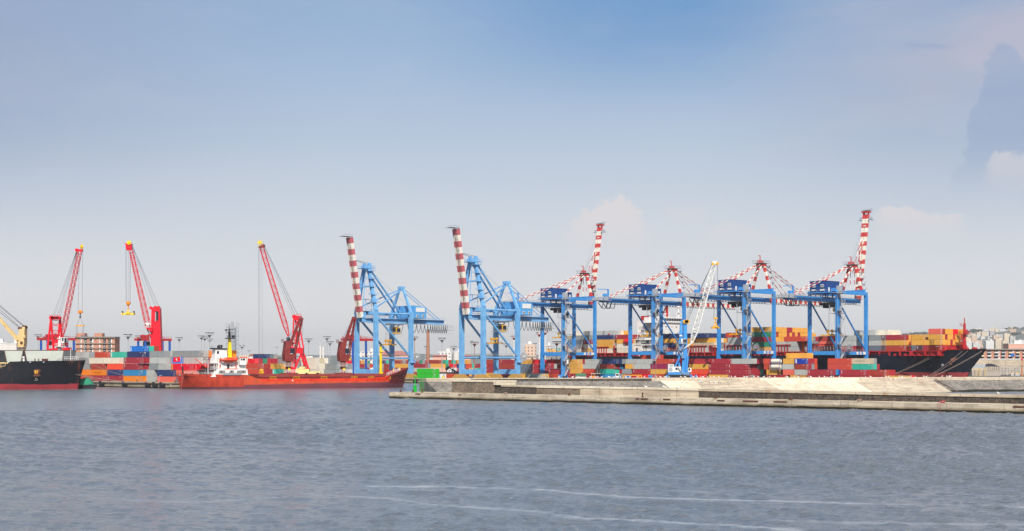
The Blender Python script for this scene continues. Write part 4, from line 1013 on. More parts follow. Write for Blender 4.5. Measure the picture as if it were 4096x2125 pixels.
    for k in range(1, 16):
        c = p.lerp(q, k / 16.0); s_ = dr.cross(Vector((0, 1, 0))).normalized()
        b.box(c.x + .62, .9, c.z - .25, c.x + 1.12, 1.15, c.z + .25)
    b.beam(p + Vector((1.05, .35, 0)), q + Vector((1.05, .35, -3)), .12, .16); b.build('boom_rail', ['rust_iron'], t)
    b = MB(); b.box(q.x - .6, -2.3, q.z + .35, q.x + 5.4, 2.2, q.z + .5); b.beam((q.x - .4, 1.6, q.z), (q.x - .4, 1.6, q.z + .4), .3); b.beam((q.x - .4, -1.6, q.z), (q.x - .4, -1.6, q.z + .4), .3); b.rail([(q.x - .6, 2.2, q.z + .5), (q.x + 3.4, 2.2, q.z + .5), (q.x + 3.4, -2.2, q.z + .5)], 1.1, .05, 1.2); b.build('tip_platform', ['galvanised'], t)
    b = MB(); b.box(p.x - 2.2, -2.2, 33.5, p.x - .9, 2.2, 36.0); b.tube((p.x - .8, -2.4, 33.4), (p.x - .8, 2.4, 33.4), .8, 10); b.build('boom_hinge', S, t)
    b = MB()
    for y in (-2, -1.2, 1.2, 2): b.tube((GX, y, 62.6), p.lerp(q, .72) + Vector((-1.2, y * .6, 0)), .06, 4)
    b.tube((q.x + 2.2, 2.4, q.z), p.lerp(q, .2) + Vector((2.0, 1.9, 0)), .05, 4); b.tube((GX - 1, 0, 60), (-16, 1, 40.5), .05, 4); b.build('boom_ropes', ['wire'], t)
    b = MB(); b.box(10, -3, 36.5, 15, 3, 36.6); b.rail([(10, 3, 36.6), (15, 3, 36.6)], 1.1, .05, 1); 
    for x in (10.5, 14.5): b.beam((x, 2, 36.6), (x, 2, 43), .2); b.beam((x, 2, 43), (12.5, 2, 38.5), .15)
    b.box(10.2, -2.5, 43, 14.8, 2.6, 43.1); b.build('latch_frame', S, t)
    # trolley, cabin, spreader
    b = MB(); b.box(-11, -3, 29.4, -2, 3.2, 30.1); b.beam((-9, 2, 29.4), (-8, 2, 28), .3); b.beam((-3, 2, 29.4), (-6, 2, 28), .3); b.box(-8, 0, 27.9, -5, 2.6, 28.5); tr = b.build('trolley', ['galvanised'], t)
    b = MB(); b.box(-8.6, .6, 24.6, -5.6, 3.6, 28.0); b.box(-9.6, -.6, 24.3, -1.2, 4.4, 24.5, 1); b.rail([(-9.6, 4.4, 24.5), (-1.2, 4.4, 24.5)], 1.1, .05, 1, 1); b.build('cabin', ['spreader_yellow', 'galvanised'], tr)
    b = MB(); b.box(-8.4, 3.62, 25.4, -6.0, 3.7, 27.6); b.box(-5.58, .9, 25.4, -5.5, 3.3, 27.6); b.build('cabin_window', ['glass_dark'], tr)
    spreader_parts(t, (-3, 0, 18.6), 10.5, (0, 1, 0), top=29)
    b = MB(); b.box(-GX - 1.5, GY + 1.0, 8.5, -GX + 1.5, GY + 2.2, 9); b.beam((-GX, GY + .8, 6), (-GX - 2.2, GY + 1.4, 10.4), .6, .4); b.build('reel_bracket', S, t)
    reel(t, (-GX - 3.2, GY + 1.5, 11.6), 2.35, ['galvanised', 'mark_white'], (.25, 1, 0))
    for x in (-GX,): b = MB(); b.box(x - .5, GY + 1.02, 8.4, x - .1, GY + 1.1, 9.2); b.box(x + .1, GY + 1.02, 8.4, x + .5, GY + 1.1, 9.2); b.build('notice', ['sign_white'], t)
    return t
G1 = 'pale blue quay cranes with raised booms at the near berth'
crane_old(1536, 770, 'pale blue gantry crane with raised striped boom, beside the red ship bow', .985, G1)
crane_old(1959, 734, 'larger looking pale blue gantry crane above the yellow striped wheel guards', 1.0, G1)

# ---------------------------------------------------------------- ships
def hull_zone(name, bands, rustamt, scuff, slope=0.0, zones=()):
    """bands by height (tilted with the trim), plus patches limited to a stretch of the length: (x0, x1, z0, colour)"""
    hull_mat(name, bands, rustamt, scuff)
    m = M[name]; t = NT(m.node_tree); b = t.n['Principled BSDF']
    s = [n for n in t.n if n.bl_idname == 'ShaderNodeSeparateXYZ'][0]
    if slope:
        for l in list(s.outputs[2].links):
            to = l.to_socket; t.l.remove(l); t.l.new(t.math('SUBTRACT', s.outputs[2], t.math('MULTIPLY', s.outputs[0], slope)), to)
    src = b.inputs['Base Color'].links[0].from_socket; tcn = t.new('ShaderNodeTexCoord')
    for x0, x1, z0, colr in zones:
        nz = t.math('MULTIPLY', t.math('SUBTRACT', t.noise(tcn.outputs['Object'], .6, 4), .5), 1.2)
        xx = t.math('ADD', s.outputs[0], nz); zz = t.math('ADD', s.outputs[2], t.math('MULTIPLY', nz, .25))
        f = t.math('MULTIPLY', t.math('MULTIPLY', t.ss(xx, x0, x0 + .4), t.ss(xx, x1, x1 - .4)), t.ss(zz, z0 - .06, z0 + .06), clamp=True)
        dk = t.mix(t.ss(t.noise(t.mapping(tcn.outputs['Object'], (1, 1, .3)), .5, 4), .45, .7), colr, tuple(x * .65 for x in colr[:3]) + (1,))
        src = t.mix(f, src, dk)
    t.l.new(src, b.inputs['Base Color'])
def loft(parent, st, mat, deckmat, bul=0.0):
    b = MB(); n = len(st[0])
    for side in (-1, 1):
        for a, c in zip(st, st[1:]):
            for k in range(n - 1):
                q = [a[k], c[k], c[k + 1], a[k + 1]]
                q = [(p[0], p[1] * side, p[2]) for p in q]
                b.face(q if side < 0 else q[::-1])
    a = st[0]; o = b.build('hull', [mat], parent, True, fix=True)
    b = MB()
    for p, q in zip(a, a[1:]): b.face([(p[0], p[1], p[2]), (p[0], -p[1], p[2]), (q[0], -q[1], q[2]), (q[0], q[1], q[2])])
    tr = b.build('transom', [mat if deckmat != 'hatch_red' else 'ship_transom'], parent)
    b = MB()
    for p, q in zip(st, st[1:]):
        u, v = p[0], q[0]; b.face([(u[0], -u[1] + .02, u[2] - bul), (v[0], -v[1] + .02, v[2] - bul), (v[0], v[1] - .02, v[2] - bul), (u[0], u[1] - .02, u[2] - bul)])
    b.build('deck', [deckmat], parent); return o, tr

# ---- the red coaster
hull_zone('hull_red', [(-9, C(126, 66, 80)), (1.35, C(214, 84, 46))], .55, .50, .012,
          [(31, 88.5, 2.95, C(246, 60, 34)), (88, 110, 1.9, C(126, 44, 46)), (-2, 24, .9, C(198, 68, 46))])
paint('ship_transom', C(236, 84, 56), .5, .35, C(200, 120, 96), .5, rust=.1, vary=0)
PSI = math.radians(28)
rs = thing('cargo_ship', 'rusty red coaster with white bridge aft and dark red deck cranes', 'ship', (-132.9, 569, 0), PSI)
def tx(px): u = (px - CX) / F; return (-132.9 - u * 569) / (u * math.sin(PSI) - math.cos(PSI))
def tz(px, py): return CH + (HY - py) * (569 + math.sin(PSI) * tx(px)) / F
S_ = []
for x, wd, zd, wm, ww, wk, sx in ((0, 6.3, 6.2, 4.6, .9, .1, .5), (3, 6.9, 6.05, 6.0, 3.6, 1.0, .6), (7, 7.2, 5.95, 7.0, 6.2, 3.0, .6), (13, 7.8, 5.9, 7.7, 7.4, 5.5, 0), (21, 8, 5.8, 8, 8, 7, 0), (25, 8, 5.7, 8, 8, 7.4, 0),
                          (27, 8, 5.2, 8, 8, 7.4, 0), (29, 8, 4.3, 8, 8, 7.4, 0), (31, 8, 3.95, 8, 8, 7.4, 0), (60, 8, 3.95, 8, 8, 7.4, 0), (78, 8, 4.1, 8, 7.9, 7, 0), (85, 7.7, 4.6, 7.4, 6.9, 5, 0), (89, 7.0, 5.7, 6.4, 5.4, 3.4, -.3), (93, 5.6, 6.8, 4.7, 3.4, 1.8, -.7), (96.5, 3.4, 7.7, 2.5, 1.5, .7, -1.3), (99.6, .25, 8.6, .2, .15, .1, -2.4)):
    S_.append([(x, wd, zd), (x + sx * .45, wm, zd * .55 + .3), (x + sx, ww, .4), (x + sx * 1.4, wk, -2.6)])
loft(rs, S_, 'hull_red', 'hatch_red', .9)
# emblem panel on the stern
b = MB(); b.prism([(.04, -1.4, 5.0), (.04, 1.4, 5.0), (.2, 2.4, 3.5), (.2, -2.4, 3.5)], (-.06, 0, .02)); b.build('stern_emblem', ['crane_red'], rs)
b = MB(); b.box(-.06, -1.6, 5.55, .0, 1.6, 5.8); b.build('stern_lettering', ['mark_white'], rs)
b = MB(); b.prism([(.2, -.25, 3.0), (.2, .25, 3.0), (.5, .15, .5), (.5, -.15, .5)], (-.25, 0, 0)); b.build('rudder', ['rust_iron'], rs)
WH = ['ship_white']
b = MB(); b.hexa([(13.5, -7.7, 4.9), (29, -7.85, 4.9), (29, 7.85, 4.9), (13.5, 7.7, 4.9), (16.5, -7.75, 7.9), (28.6, -7.85, 7.9), (28.6, 7.85, 7.9), (16.5, 7.75, 7.9)]); h1 = b.build('superstructure', WH, rs)
for x0, x1 in ((16.3, 19.4), (20.6, 23.0), (24.0, 28.0)): b = MB(); b.prism([(x0 + .4, -7.95, 6.4), (x1, -7.95, 6.4), (x1, -7.95, 7.5), (x0 + .9, -7.95, 7.5)], (0, .06, 0), 0); b.build('opening', ['concrete_grey'], h1)
for x in (17.8, 22.0, 24.6, 26.8): b = MB(); b.box(x - .22, -8.02, 6.6, x + .22, -7.94, 7.2); b.build('window', ['glass_dark'], h1)
b = MB(); b.box(18.5, -8.3, 5.6, 26, -8.0, 6.4); b.rail([(18.5, -8.4, 5.6), (26, -8.4, 5.6)], .9, .05, .8); b.build('gangway', ['galvanised'], rs)
b = MB(); b.box(13.6, -6.7, 7.92, 28.3, 6.7, 8.05); b.box(17, -6.6, 8.05, 28.2, 6.6, 10.3); h2 = b.build('superstructure', WH, rs)
for x in (17.9, 22.5, 24.3, 25.8): b = MB(); b.box(x - .18, -6.68, 9.0, x + .18, -6.58, 9.6); b.build('window', ['glass_dark'], h2)
b = MB(); b.box(20.6, -6.68, 8.1, 21.5, -6.58, 10.0); b.build('doorway', ['glass_dark'], h2)
b = MB(); b.box(12.2, -6.4, 10.32, 28.4, 6.4, 10.45); b.rail([(12.2, -6.4, 10.45), (28, -6.4, 10.45)], 1.0, .04, 1.0); b.rail([(12.2, 6.4, 10.45), (12.2, -6.4, 10.45)], 1.0, .04, 1.0)
b.rail([(13.8, -6.6, 8.05), (28, -6.6, 8.05)], 1.0, .04, 1.0)
for x in (13, 15.5, 16.5): b.tube((x, -6, 6.2), (x, -6, 10.3), .12, 6)
b.build('deck_rail', WH, rs)
b = MB(); b.box(17.3, -6.0, 10.45, 28, 6.0, 12.6); b.box(25.4, -8.0, 9.7, 28.1, 8.0, 12.6); b.box(25.0, -8.1, 12.62, 28.4, 8.1, 12.8); b.box(20.5, -5.9, 12.62, 28, 5.9, 12.75); h3 = b.build('bridge', WH, rs)
for x0, x1 in ((25.8, 26.3), (26.6, 27.6)): b = MB(); b.box(x0, -8.06, 11.5, x1, -7.98, 12.2); b.build('window', ['glass_dark'], h3)
for y in range(-6, 7, 2): b = MB(); b.box(28.08, y - .7, 11.5, 28.16, y + .7, 12.2); b.build('window', ['glass_dark'], h3)
b = MB(); b.box(20, -6.1, 12.45, 28.4, -5.9, 12.75); b.box(25.4, -8.14, 12.5, 28.4, -8.08, 12.8); b.build('trim', ['lifeboat_orange'], h3)
for x in (17.9, 19.6): b = MB(); b.box(x - .3, -6.08, 11.0, x + .3, -5.98, 12.2); b.build('window', ['glass_dark'], h3)
b = MB(); b.hexa([(16.6, -2.6, 10.45), (22.2, -2.6, 10.45), (22.2, 2.6, 10.45), (16.6, 2.6, 10.45), (17.2, -2.4, 16.1), (21.6, -2.4, 15.9), (21.6, 2.4, 15.9), (17.2, 2.4, 16.1)], 0); fu = b.build('funnel', WH, rs)
b = MB(); b.hexa([(16.2, -2.8, 16.1), (21.9, -2.8, 15.9), (21.9, 2.8, 15.9), (16.2, 2.8, 16.1), (16.2, -2.8, 16.6), (21.9, -2.8, 16.35), (21.9, 2.8, 16.35), (16.2, 2.8, 16.6)])
for x in (19.2, 20.2): b.tube((x, .3, 16.3), (x + .2, .3, 17.8), .45, 8)
b.tube((18.6, -.8, 16.3), (18.5, -.8, 17.4), .35, 8); b.build('funnel_cap', ['ship_black_top'], fu)
b = MB(); b.box(17.6, -2.66, 14.2, 18.5, -2.56, 15.3); b.build('window', ['glass_dark'], fu)
b = MB(); b.beam((23.6, 0, 12.6), (23.6, 0, 20.2), 1.6, 1.6, w2=.9, h2=.9); b.build('mast', ['lemon_yellow'], rs)
b = MB(); b.tube((23.6, 0, 20.2), (23.5, 0, 24.2), .55, 8, 0, .3); b.box(22.2, -1.8, 20.3, 25.4, 1.8, 20.7); b.rail([(22.2, -1.8, 20.7), (25.4, -1.8, 20.7), (25.4, 1.8, 20.7)], 1.0, .06, .8); b.box(22.4, -1.4, 22.6, 24.6, 1.4, 22.8); b.tube((21.6, 0, 24), (25.4, 0, 24.2), .12, 5); b.tube((23.5, 0, 24.2), (23.5, 0, 26.2), .08, 5); b.box(24.6, -.6, 20.9, 25.6, .6, 21.6); b.box(21.9, -.3, 23.4, 22.5, .3, 24); b.build('radar_mast', ['ship_black_top'], rs)
for x in (17.6, 24.2): b = MB(); b.beam((x, -6.2, 10.5), (x + .2, -7.5, 12.6), .3); b.beam((x + .2, -7.5, 12.6), (x, -8.3, 12.7), .25); b.beam((x, -6.7, 8.1), (x, -7.2, 10.2), .25); b.build('davit', ['lifeboat_orange'], rs)
b = MB(); b.box(19.5, -7.3, 7.95, 25, -6.75, 8.2); b.build('fender_beam', ['lifeboat_orange'], rs)
lb = MB()
sec = [(-3.6, .15, .9), (-2.8, .75, .35), (-1.2, 1.1, .0), (1.2, 1.1, 0), (2.8, .75, .35), (3.6, .15, .9)]
for (x0, w0, z0), (x1, w1, z1) in zip(sec, sec[1:]):
    top = [1.75 - .1 * abs(x0), 1.75 - .1 * abs(x1)]
    for s in (-1, 1): lb.face([(x0, 0, z0 - .1), (x1, 0, z1 - .1), (x1, s * w1, .9), (x0, s * w0, .9)][::s]); lb.face([(x0, s * w0, .9), (x1, s * w1, .9), (x1, s * w1 * .6, top[1]), (x0, s * w0 * .6, top[0])][::s])
    lb.face([(x0, -w0 * .6, top[0]), (x1, -w1 * .6, top[1]), (x1, w1 * .6, top[1]), (x0, w0 * .6, top[0])])
lbm = lb.mesh('lifeboat', ['lifeboat_orange'])
def world_at(root, p): return Matrix.Translation(root.location) @ Matrix.Rotation(root.rotation_euler.z, 4, 'Z') @ Vector(p)
o = bpy.data.objects.new('lifeboat', lbm); COL.objects.link(o); o.location = world_at(rs, (17.8, -8.0, 10.75)); o.rotation_euler = (0, 0, PSI); tag(o, 'open orange lifeboat hanging beside the white bridge of the red ship', 'lifeboat')
b = MB(); b.beam((12.5, -5.2, 6.4), (12.5, -5.2, 8.4), .4, None, 1); b.beam((12.5, -5.2, 8.6), (7.6, -6.4, 12.2), .28); b.build('stores_crane', ['lifeboat_orange', 'ship_black_top'], rs)
b = MB(); b.tube((1.2, 0, 5.6), (1.2, 0, 9.2), .3, 8); b.tube((.8, 0, 9), (.2, 0, 13.0), .05, 5, 1); b.build('ensign_staff', ['ship_black_top', 'ship_white'], rs)
fl = MB(); n = 8; L_ = 2.9
P0 = lambda i, z: Vector((.2 - L_ * i / n, .25 * math.sin(i * 1.3), 12.9 - 1.9 * z - .28 * (i / n)))
for i in range(n):
    fl.face([P0(i, 1), P0(i + 1, 1), P0(i + 1, 0), P0(i, 0)])
flo = fl.build('ensign', ['crane_red'], rs)
fb = MB()                                       # crescent and star sewn on the cloth
def ring2(cx_, cz_, r): return [(cx_ + r * math.cos(a), cz_ + r * math.sin(a)) for a in [i * math.pi / 8 for i in range(17)]]
for i in range(14):
    a0, a1 = math.radians(50 + i * 260 / 14), math.radians(50 + (i + 1) * 260 / 14)
    th0, th1 = .24 * math.sin((i) / 14 * math.pi) + .01, .24 * math.sin((i + 1) / 14 * math.pi) + .01
    for off in (-.32, .32): fb.face([(-1.0 + .5 * math.cos(a0), off, 11.9 + .5 * math.sin(a0)), (-1.0 + .5 * math.cos(a1), off, 11.9 + .5 * math.sin(a1)), (-1.0 + (.5 - th1) * math.cos(a1), off, 11.9 + (.5 - th1) * math.sin(a1)), (-1.0 + (.5 - th0) * math.cos(a0), off, 11.9 + (.5 - th0) * math.sin(a0))])
for off in (-.32, .32): fb.face([(-1.62 + (.24 if k % 2 == 0 else .10) * math.cos(k * math.pi / 5), off, 11.9 + (.24 if k % 2 == 0 else .10) * math.sin(k * math.pi / 5)) for k in range(10)])
fb.build('crescent_and_star', ['mark_white'], flo)
b = MB(); b.rail([(0.6, -5.0, 5.9), (3, -6.2, 5.9), (7, -7.1, 5.8), (13.2, -7.6, 5.7)], 1.0, .05, 1.1)
for x in (2.2, 4.2, 9.5): b.tube((x, -2, 5.2), (x, -2, 6.3), .5, 8, 1)
b.build('stern_rail', ['ship_white', 'ship_black_top'], rs)
for x in (3.4, 5.6, 7.4, 10.6, 12.8, 15.6, 17.6, 20.2, 22.2, 24.8, 36.5, 52, 77):
    w_ = np.interp(x, [0, 3, 7, 13, 21, 100], [5.2, 6.3, 7.1, 7.75, 8, 8]); z = 4.7 if x < 30 else 3.2
    b = MB(); b.tube((x, -w_ - .04, z), (x, -w_ + .3, z), .2, 8); b.build('porthole', ['machine_black'], rs)
b = MB(); b.box(44.2, -8.06, 3.0, 44.7, -7.98, 3.6); b.build('draught_mark', ['mark_white'], rs)
b = MB(); b.box(30.5, -6.2, 3.0, 88, 6.2, 4.7); b.box(30.5, -6.5, 4.72, 88, 6.5, 5.5, 1)
for k in range(39): x = 32.1 + k * 1.45; b.box(x - .12, -6.75, 3.0, x + .12, -6.2, 4.72)
for x0, x1 in ((31, 49.5), (52, 70), (72.5, 87)): b.box(x0, -6.2, 5.5, x1, 6.2, 5.95, 1)
hc = b.build('hatch_coaming', ['hatch_red', 'hatch_red'], rs)
for x in (36.5, 46.5, 58.5, 72, 79.5, 87.2): b = MB(); b.rail([(x - 1.3, -6.85, 3.5), (x + 1.3, -6.85, 3.5)], 1.3, .09, 1.3); b.beam((x - 1.3, -6.85, 3.9), (x + 1.3, -6.85, 3.9), .12); b.build('safety_rail', ['spreader_yellow'], hc)
b = MB(); b.box(88, -4.5, 5.6, 91, 4.5, 6.4); b.box(90, -3.6, 6.4, 92, 3.6, 6.9)
for x in (90.5, 92.4, 93.6): b.tube((x, -1.4, 6.5), (x + .2, 1.4, 6.9), .7, 9)
b.build('windlass', ['ship_deck_red'], rs)
b = MB(); b.rail([(86.5, -7.4, 4.9), (89.5, -6.8, 5.9), (93.5, -5.2, 7.0)], 1.3, .07, .7); b.build('bow_rail', ['ship_white'], rs)
b = MB(); b.tube((95, -1.3, 7.4), (95, -1.3, 8.4), .4, 9, 0, .55); b.build('ventilator', ['lemon_yellow'], rs); b = MB(); b.tube((91.5, -3, 5.6), (91.5, -3, 8.2), .25, 8); b.build('ventilator', ['lemon_yellow'], rs)
b = MB(); b.tube((86.8, 0, 5.2), (86.8, 0, 17.6), .62, 9, 0, .48); b.box(86.3, -.9, 15.2, 88, .9, 15.5); b.box(86, -.6, 5.0, 87.6, .6, 6.6); fm = b.build('foremast', ['lemon_yellow'], rs)
b = MB(); b.rail([(85.6, -.6, 6), (85.6, .6, 6)], 8, .05, .6); b.box(86.5, -.5, 17.6, 87.1, .5, 18.0); b.tube((86.8, 0, 18), (86.8, 0, 19.4), .06, 5); b.build('ladder', ['dark_steel'], fm)
b = MB(); b.tube((96.0, -2.95, 5.0), (96.9, -2.6, 4.0), .32, 8); b.beam((96.3, -2.9, 4.1), (96.9, -2.9, 2.7), .25); b.beam((95.9, -3.0, 3.2), (97.6, -2.5, 3.0), .28); b.build('anchor', ['rust_iron'], rs)
for c in rs.children:
    if c.name.split('.')[0] in ('superstructure', 'gangway', 'deck_rail', 'bridge', 'funnel', 'mast', 'radar_mast', 'davit', 'fender_beam', 'stores_crane'): c.location.x = -3.2
def deck_crane(x, jib_top):
    """pedestal crane as a part of the coaster"""
    b = MB(); b.box(x - 2.6, -3.4, 4.5, x + 2.6, 3.4, 6.3); b.tube((x, 0, 5.5), (x, 0, 11.2), 1.15, 12); pd = b.build('crane_pedestal', ['ship_crane_red'], rs)
    b = MB(); b.tube((x, 0, 9.15), (x, 0, 9.35), 2.2, 14); b.rail([(x + 2.1 * math.cos(a), 2.1 * math.sin(a), 9.35) for a in [i * .6283 for i in range(11)]], 1.1, .06, .9); b.rail([(x - 2.6, -3.5, 6.3), (x + 2.6, -3.5, 6.3)], 1.3, .09, .7); b.build('crane_gallery', ['ship_white'], pd)
    b = MB(); b.box(x - .5, -1.3, 7.2, x + .5, -1.1, 8.6); b.build('warning_plate', ['lemon_yellow'], pd)
    b = MB(); b.hexa([(x - 1.9, -1.7, 11.2), (x + 1.9, -1.7, 11.2), (x + 1.9, 1.7, 11.2), (x - 1.9, 1.7, 11.2), (x - 2.2, -1.7, 14.2), (x + 2.0, -1.7, 14.2), (x + 2.0, 1.7, 14.2), (x - 2.2, 1.7, 14.2)])
    b.hexa([(x - 2.2, -1.7, 14.2), (x + .2, -1.7, 14.2), (x + .2, 1.7, 14.2), (x - 2.2, 1.7, 14.2), (x - 1.4, -1.5, 19.6), (x + 1.2, -1.5, 19.6), (x + 1.2, 1.5, 19.6), (x - 1.4, 1.5, 19.6)]); hs = b.build('crane_house', ['ship_crane_red'], rs)
    b = MB(); b.box(x + .3, -1.75, 14.5, x + 2.2, -.4, 16.6); b.build('crane_cab', ['glass_dark'], hs)
    b = MB(); b.box(x - 2.6, -1.2, 18.9, x - 1.5, 1.2, 19.0); b.rail([(x - 2.6, -1.2, 19), (x - 2.6, 1.2, 19), (x - 1.5, 1.2, 19)], 1.3, .06, .8); b.build('crane_gallery', ['ship_crane_red'], hs)
    b = MB(); jt = Vector((x + jib_top[0], 0, jib_top[1]))
    for y in (-1.3, 1.3): b.beam((x - 1.6, y, 12.4), jt + Vector((-.5, y * .35, 0)), .5, .7); b.beam((x + 2.2, y, 12.4), jt + Vector((.5, y * .35, 0)), .42, .5)
    for k in range(2, 9):
        f = k / 9; l = Vector((x - 1.6, 0, 12.4)).lerp(jt, f); r_ = Vector((x + 2.2, 0, 12.4)).lerp(jt, f); b.beam((l.x, -1.3 + .85 * f, l.z), (r_.x, -1.3 + .85 * f, r_.z), .25); b.beam((l.x, -1.3 + .85 * f, l.z), (l.x, 1.3 - .85 * f, l.z), .25)
    b.tube(jt + Vector((-.2, -.7, .2)), jt + Vector((-.2, .7, .2)), .6, 9); b.beam(jt, jt + Vector((.9, 0, .25)), .5); b.build('crane_jib', ['ship_crane_red'], rs)
    b = MB()
    for y in (-.4, .4): b.tube((x - 1, y, 19.6), jt + Vector((-.4, y, 0)), .05, 4)
    b.tube(jt + Vector((.6, 0, 0)), (jt.x + .6, 0, jt.z - 7), .05, 4); b.build('crane_ropes', ['wire'], rs)
deck_crane(45.4, (5.6, 28.8)); deck_crane(69.6, (5.0, 29.4))

# ---- the black bulk carrier at the left edge (bow only in view)
hull_zone('hull_bulk', [(-9, C(176, 62, 72)), (2.2, C(20, 24, 34))], .75, .35, 0, [(-15.6, -11.2, 1.9, C(20, 24, 34)), (-22, -5, 1.98, C(20, 24, 34))])
bh = math.radians(-4)
bs = thing('cargo_ship', 'black bulk carrier with raised grey hatch covers and rusty red waterline', 'ship', (X(341, 572), 572, 0), bh)
S_ = []
for x, wd, zd, wm, ww, wk, sx in ((-120, 14, 7.2, 14, 14, 12, 0), (-40, 14, 7.2, 14, 14, 12, 0), (-33.9, 14, 7.2, 14, 14, 12, 0), (-33.2, 14, 8.3, 14, 14, 12, 0), (-28.2, 14, 8.4, 13.9, 13.8, 11, 0), (-26.6, 13.9, 9.6, 13.8, 13.6, 10.5, 0), (-25.2, 13.8, 11.0, 13.7, 13.3, 10, 0), (-18, 12.6, 11.2, 12.0, 11.2, 8, 0), (-11, 10.0, 11.3, 9, 8, 5, -.2), (-6, 6.6, 11.4, 5.4, 4.6, 3, -.8), (-2.5, 3.6, 11.45, 2.6, 2.2, 1.5, -1.6), (0, .3, 11.6, .3, .3, .3, -2.9)):
    S_.append([(x, wd, zd), (x + sx * .55, wm, zd * .55), (x + sx, ww, .5), (x + sx * 1.1, wk, -3)])
loft(bs, S_, 'hull_bulk', 'concrete_grey', 1.0)
for x0, x1 in ((-62, -46), (-44.2, -31.2), (-23.6, -7.0)):
    xa = {-62: (-63.5, -30.9 - 1.8), -44.2: (-30.6, -22.9), -23.6: (-22.3, -6.2)}[x0]
    b = MB(); xs0, xs1 = xa; b.prism([(xs0 + 1.5, -6.5, 8.6), (xs1 - 1.2, -6.5, 8.6), (xs1, -6.5, 15.4), (xs0, -6.5, 15.4)], (0, 13, 0))
    h = b.build('hatch_cover', ['hatch_grey'], bs)
    b = MB(); b.box(xs0 - .1, -6.6, 15.4, xs1 + .1, 6.6, 15.6)
    for k in range(9):
        for e0, e1 in ((xs0 + 1.5, xs0), (xs1 - 1.2, xs1)): x = e0 + (e1 - e0) * k / 8; b.box(x - .22, -6.7, 8.7 + k * .8, x + .22, -6.48, 9.05 + k * .8)
    b.build('hatch_clip', ['rust_iron'], h)
b = MB(); b.box(-60, -6, 8.0, -7, 6.3, 8.62); b.box(-34, -5.5, 8.6, -21.5, 5.4, 14.2); b.build('hatch_coaming', ['dark_steel'], bs)  # low coaming slab; the tall dark block stands in for shade between covers
b = MB(); b.rail([(-33, -12.5, 7.3), (-27.6, -12.5, 7.4)], 3.2, .12, 1.4); b.box(-33.4, -12.8, 10.2, -26.2, -11.8, 10.6); b.build('deck_frame', ['crane_cream'], bs)
b = MB(); b.box(-36.8, -12.6, 9.2, -33.2, -8, 10.6); b.build('deck_tank', ['container_T'], bs)
b = MB(); b.tube((-10.6, 0, 10.2), (-10.6, 0, 17.2), .85, 12, 0, .75); b.tube((-10.6, 0, 17.2), (-10.6, 0, 20.2), .62, 12, 0, .5); b.tube((-10.6, 0, 17.0), (-10.6, 0, 17.2), 2.0, 14); b.rail([(-10.6 + 1.9 * math.cos(a), 1.9 * math.sin(a), 17.2) for a in [i * .6283 for i in range(11)]], 1.1, .06, .9); b.tube((-10.6, 0, 20.2), (-10.6, 0, 20.5), 1.0, 10); b.tube((-10.6, 0, 20.5), (-10.6, 0, 21.2), .25, 6); b.beam((-10.2, 0, 15.4), (-8.6, 0, 17), .25); b.build('foremast', ['ship_white'], bs)
b = MB(); b.rail([(-9, -7.4, 11.3), (-5, -5.2, 11.4), (-2, -2.4, 11.5)], 1.5, .08, .7); b.build('bow_rail', ['ship_white'], bs); b = MB(); b.tube((-6, 0, 10), (-6, 0, 16), .12, 6); b.build('jackstaff', ['ship_white'], bs)
b = MB(); b.tube((-20.5, -11.6, 11.1), (-20.5, -11.6, 12.4), .4, 8); b.ball((-20.5, -11.8, 12.6), .5, 0)
b.build('ventilator', ['ship_white'], bs)
b = MB()
for x in (-17, -15.5, -12.9, -13.4, -14, -11.9): b.tube((x, -9.0, 11.0), (x, -9.0, 12.2), .22, 7)
b.box(-13.8, -9, 11.1, -12.6, -7, 12.1); b.build('windlass', ['rust_iron'], bs)
def side_y(x, z=None): return -float(np.interp(x, [-25, -18, -11, -6, -2.5, 0], [13.75, 12.3, 9.5, 6.0, 3.1, .3]))
b = MB(); x = -15.3; y = side_y(x); b.prism([(x - 1.15, y - .55, 7.2), (x - .7, y - .6, 6.0), (x - .9, y - .55, 5.3), (x + .9, y - .1, 5.3), (x + .6, y - .1, 6.0), (x + 1.15, y + .1, 7.2), (x + .9, y - .05, 7.8), (x, y - .3, 8.05), (x - .9, y - .45, 7.8)], (.3, .9, 0)); an = b.build('anchor_pocket', ['rust_iron'], bs)
b = MB(); b.beam((x, y - .5, 7.6), (x, y - .6, 5.8), .3); b.beam((x - 1.1, y - .7, 5.4), (x + 1.0, y - .3, 5.4), .5); b.prism([(x - .5, y - .68, 6.2), (x + .4, y - .5, 6.2), (x + .7, y - .42, 7.5), (x - .7, y - .72, 7.5)], (0, -.08, 0), 1); b.build('anchor', ['rust_iron', 'spreader_yellow'], an)
def bulb_mark(parent, x, y, z, s, slope=0.0):
    pts = [(.42, 1.0), (.1, .62), (.05, .5), (.6, .5), (.72, .3), (.6, .06), (.05, .0), (-.25, .08)]
    b = MB()
    for (a, c), (e, f) in zip(pts, pts[1:]): b.beam((x + a * s, y + slope * a * s, z + c * s), (x + e * s, y + slope * e * s, z + f * s), .2 * s * .7, .06, 0)
    b.build('bulb_mark', ['mark_white'], parent)
bulb_mark(bs, -15.9, side_y(-15.5) - .18, 3.6, 1.15, .35)
for px in (158, 205): xx = (px - 341) / 9.95; b = MB(); b.box(xx - 1.0, side_y(xx) - .12, 10.6, xx + 1.2, side_y(xx) + .3, 11.0); b.build('fairlead', ['galvanised'], bs)
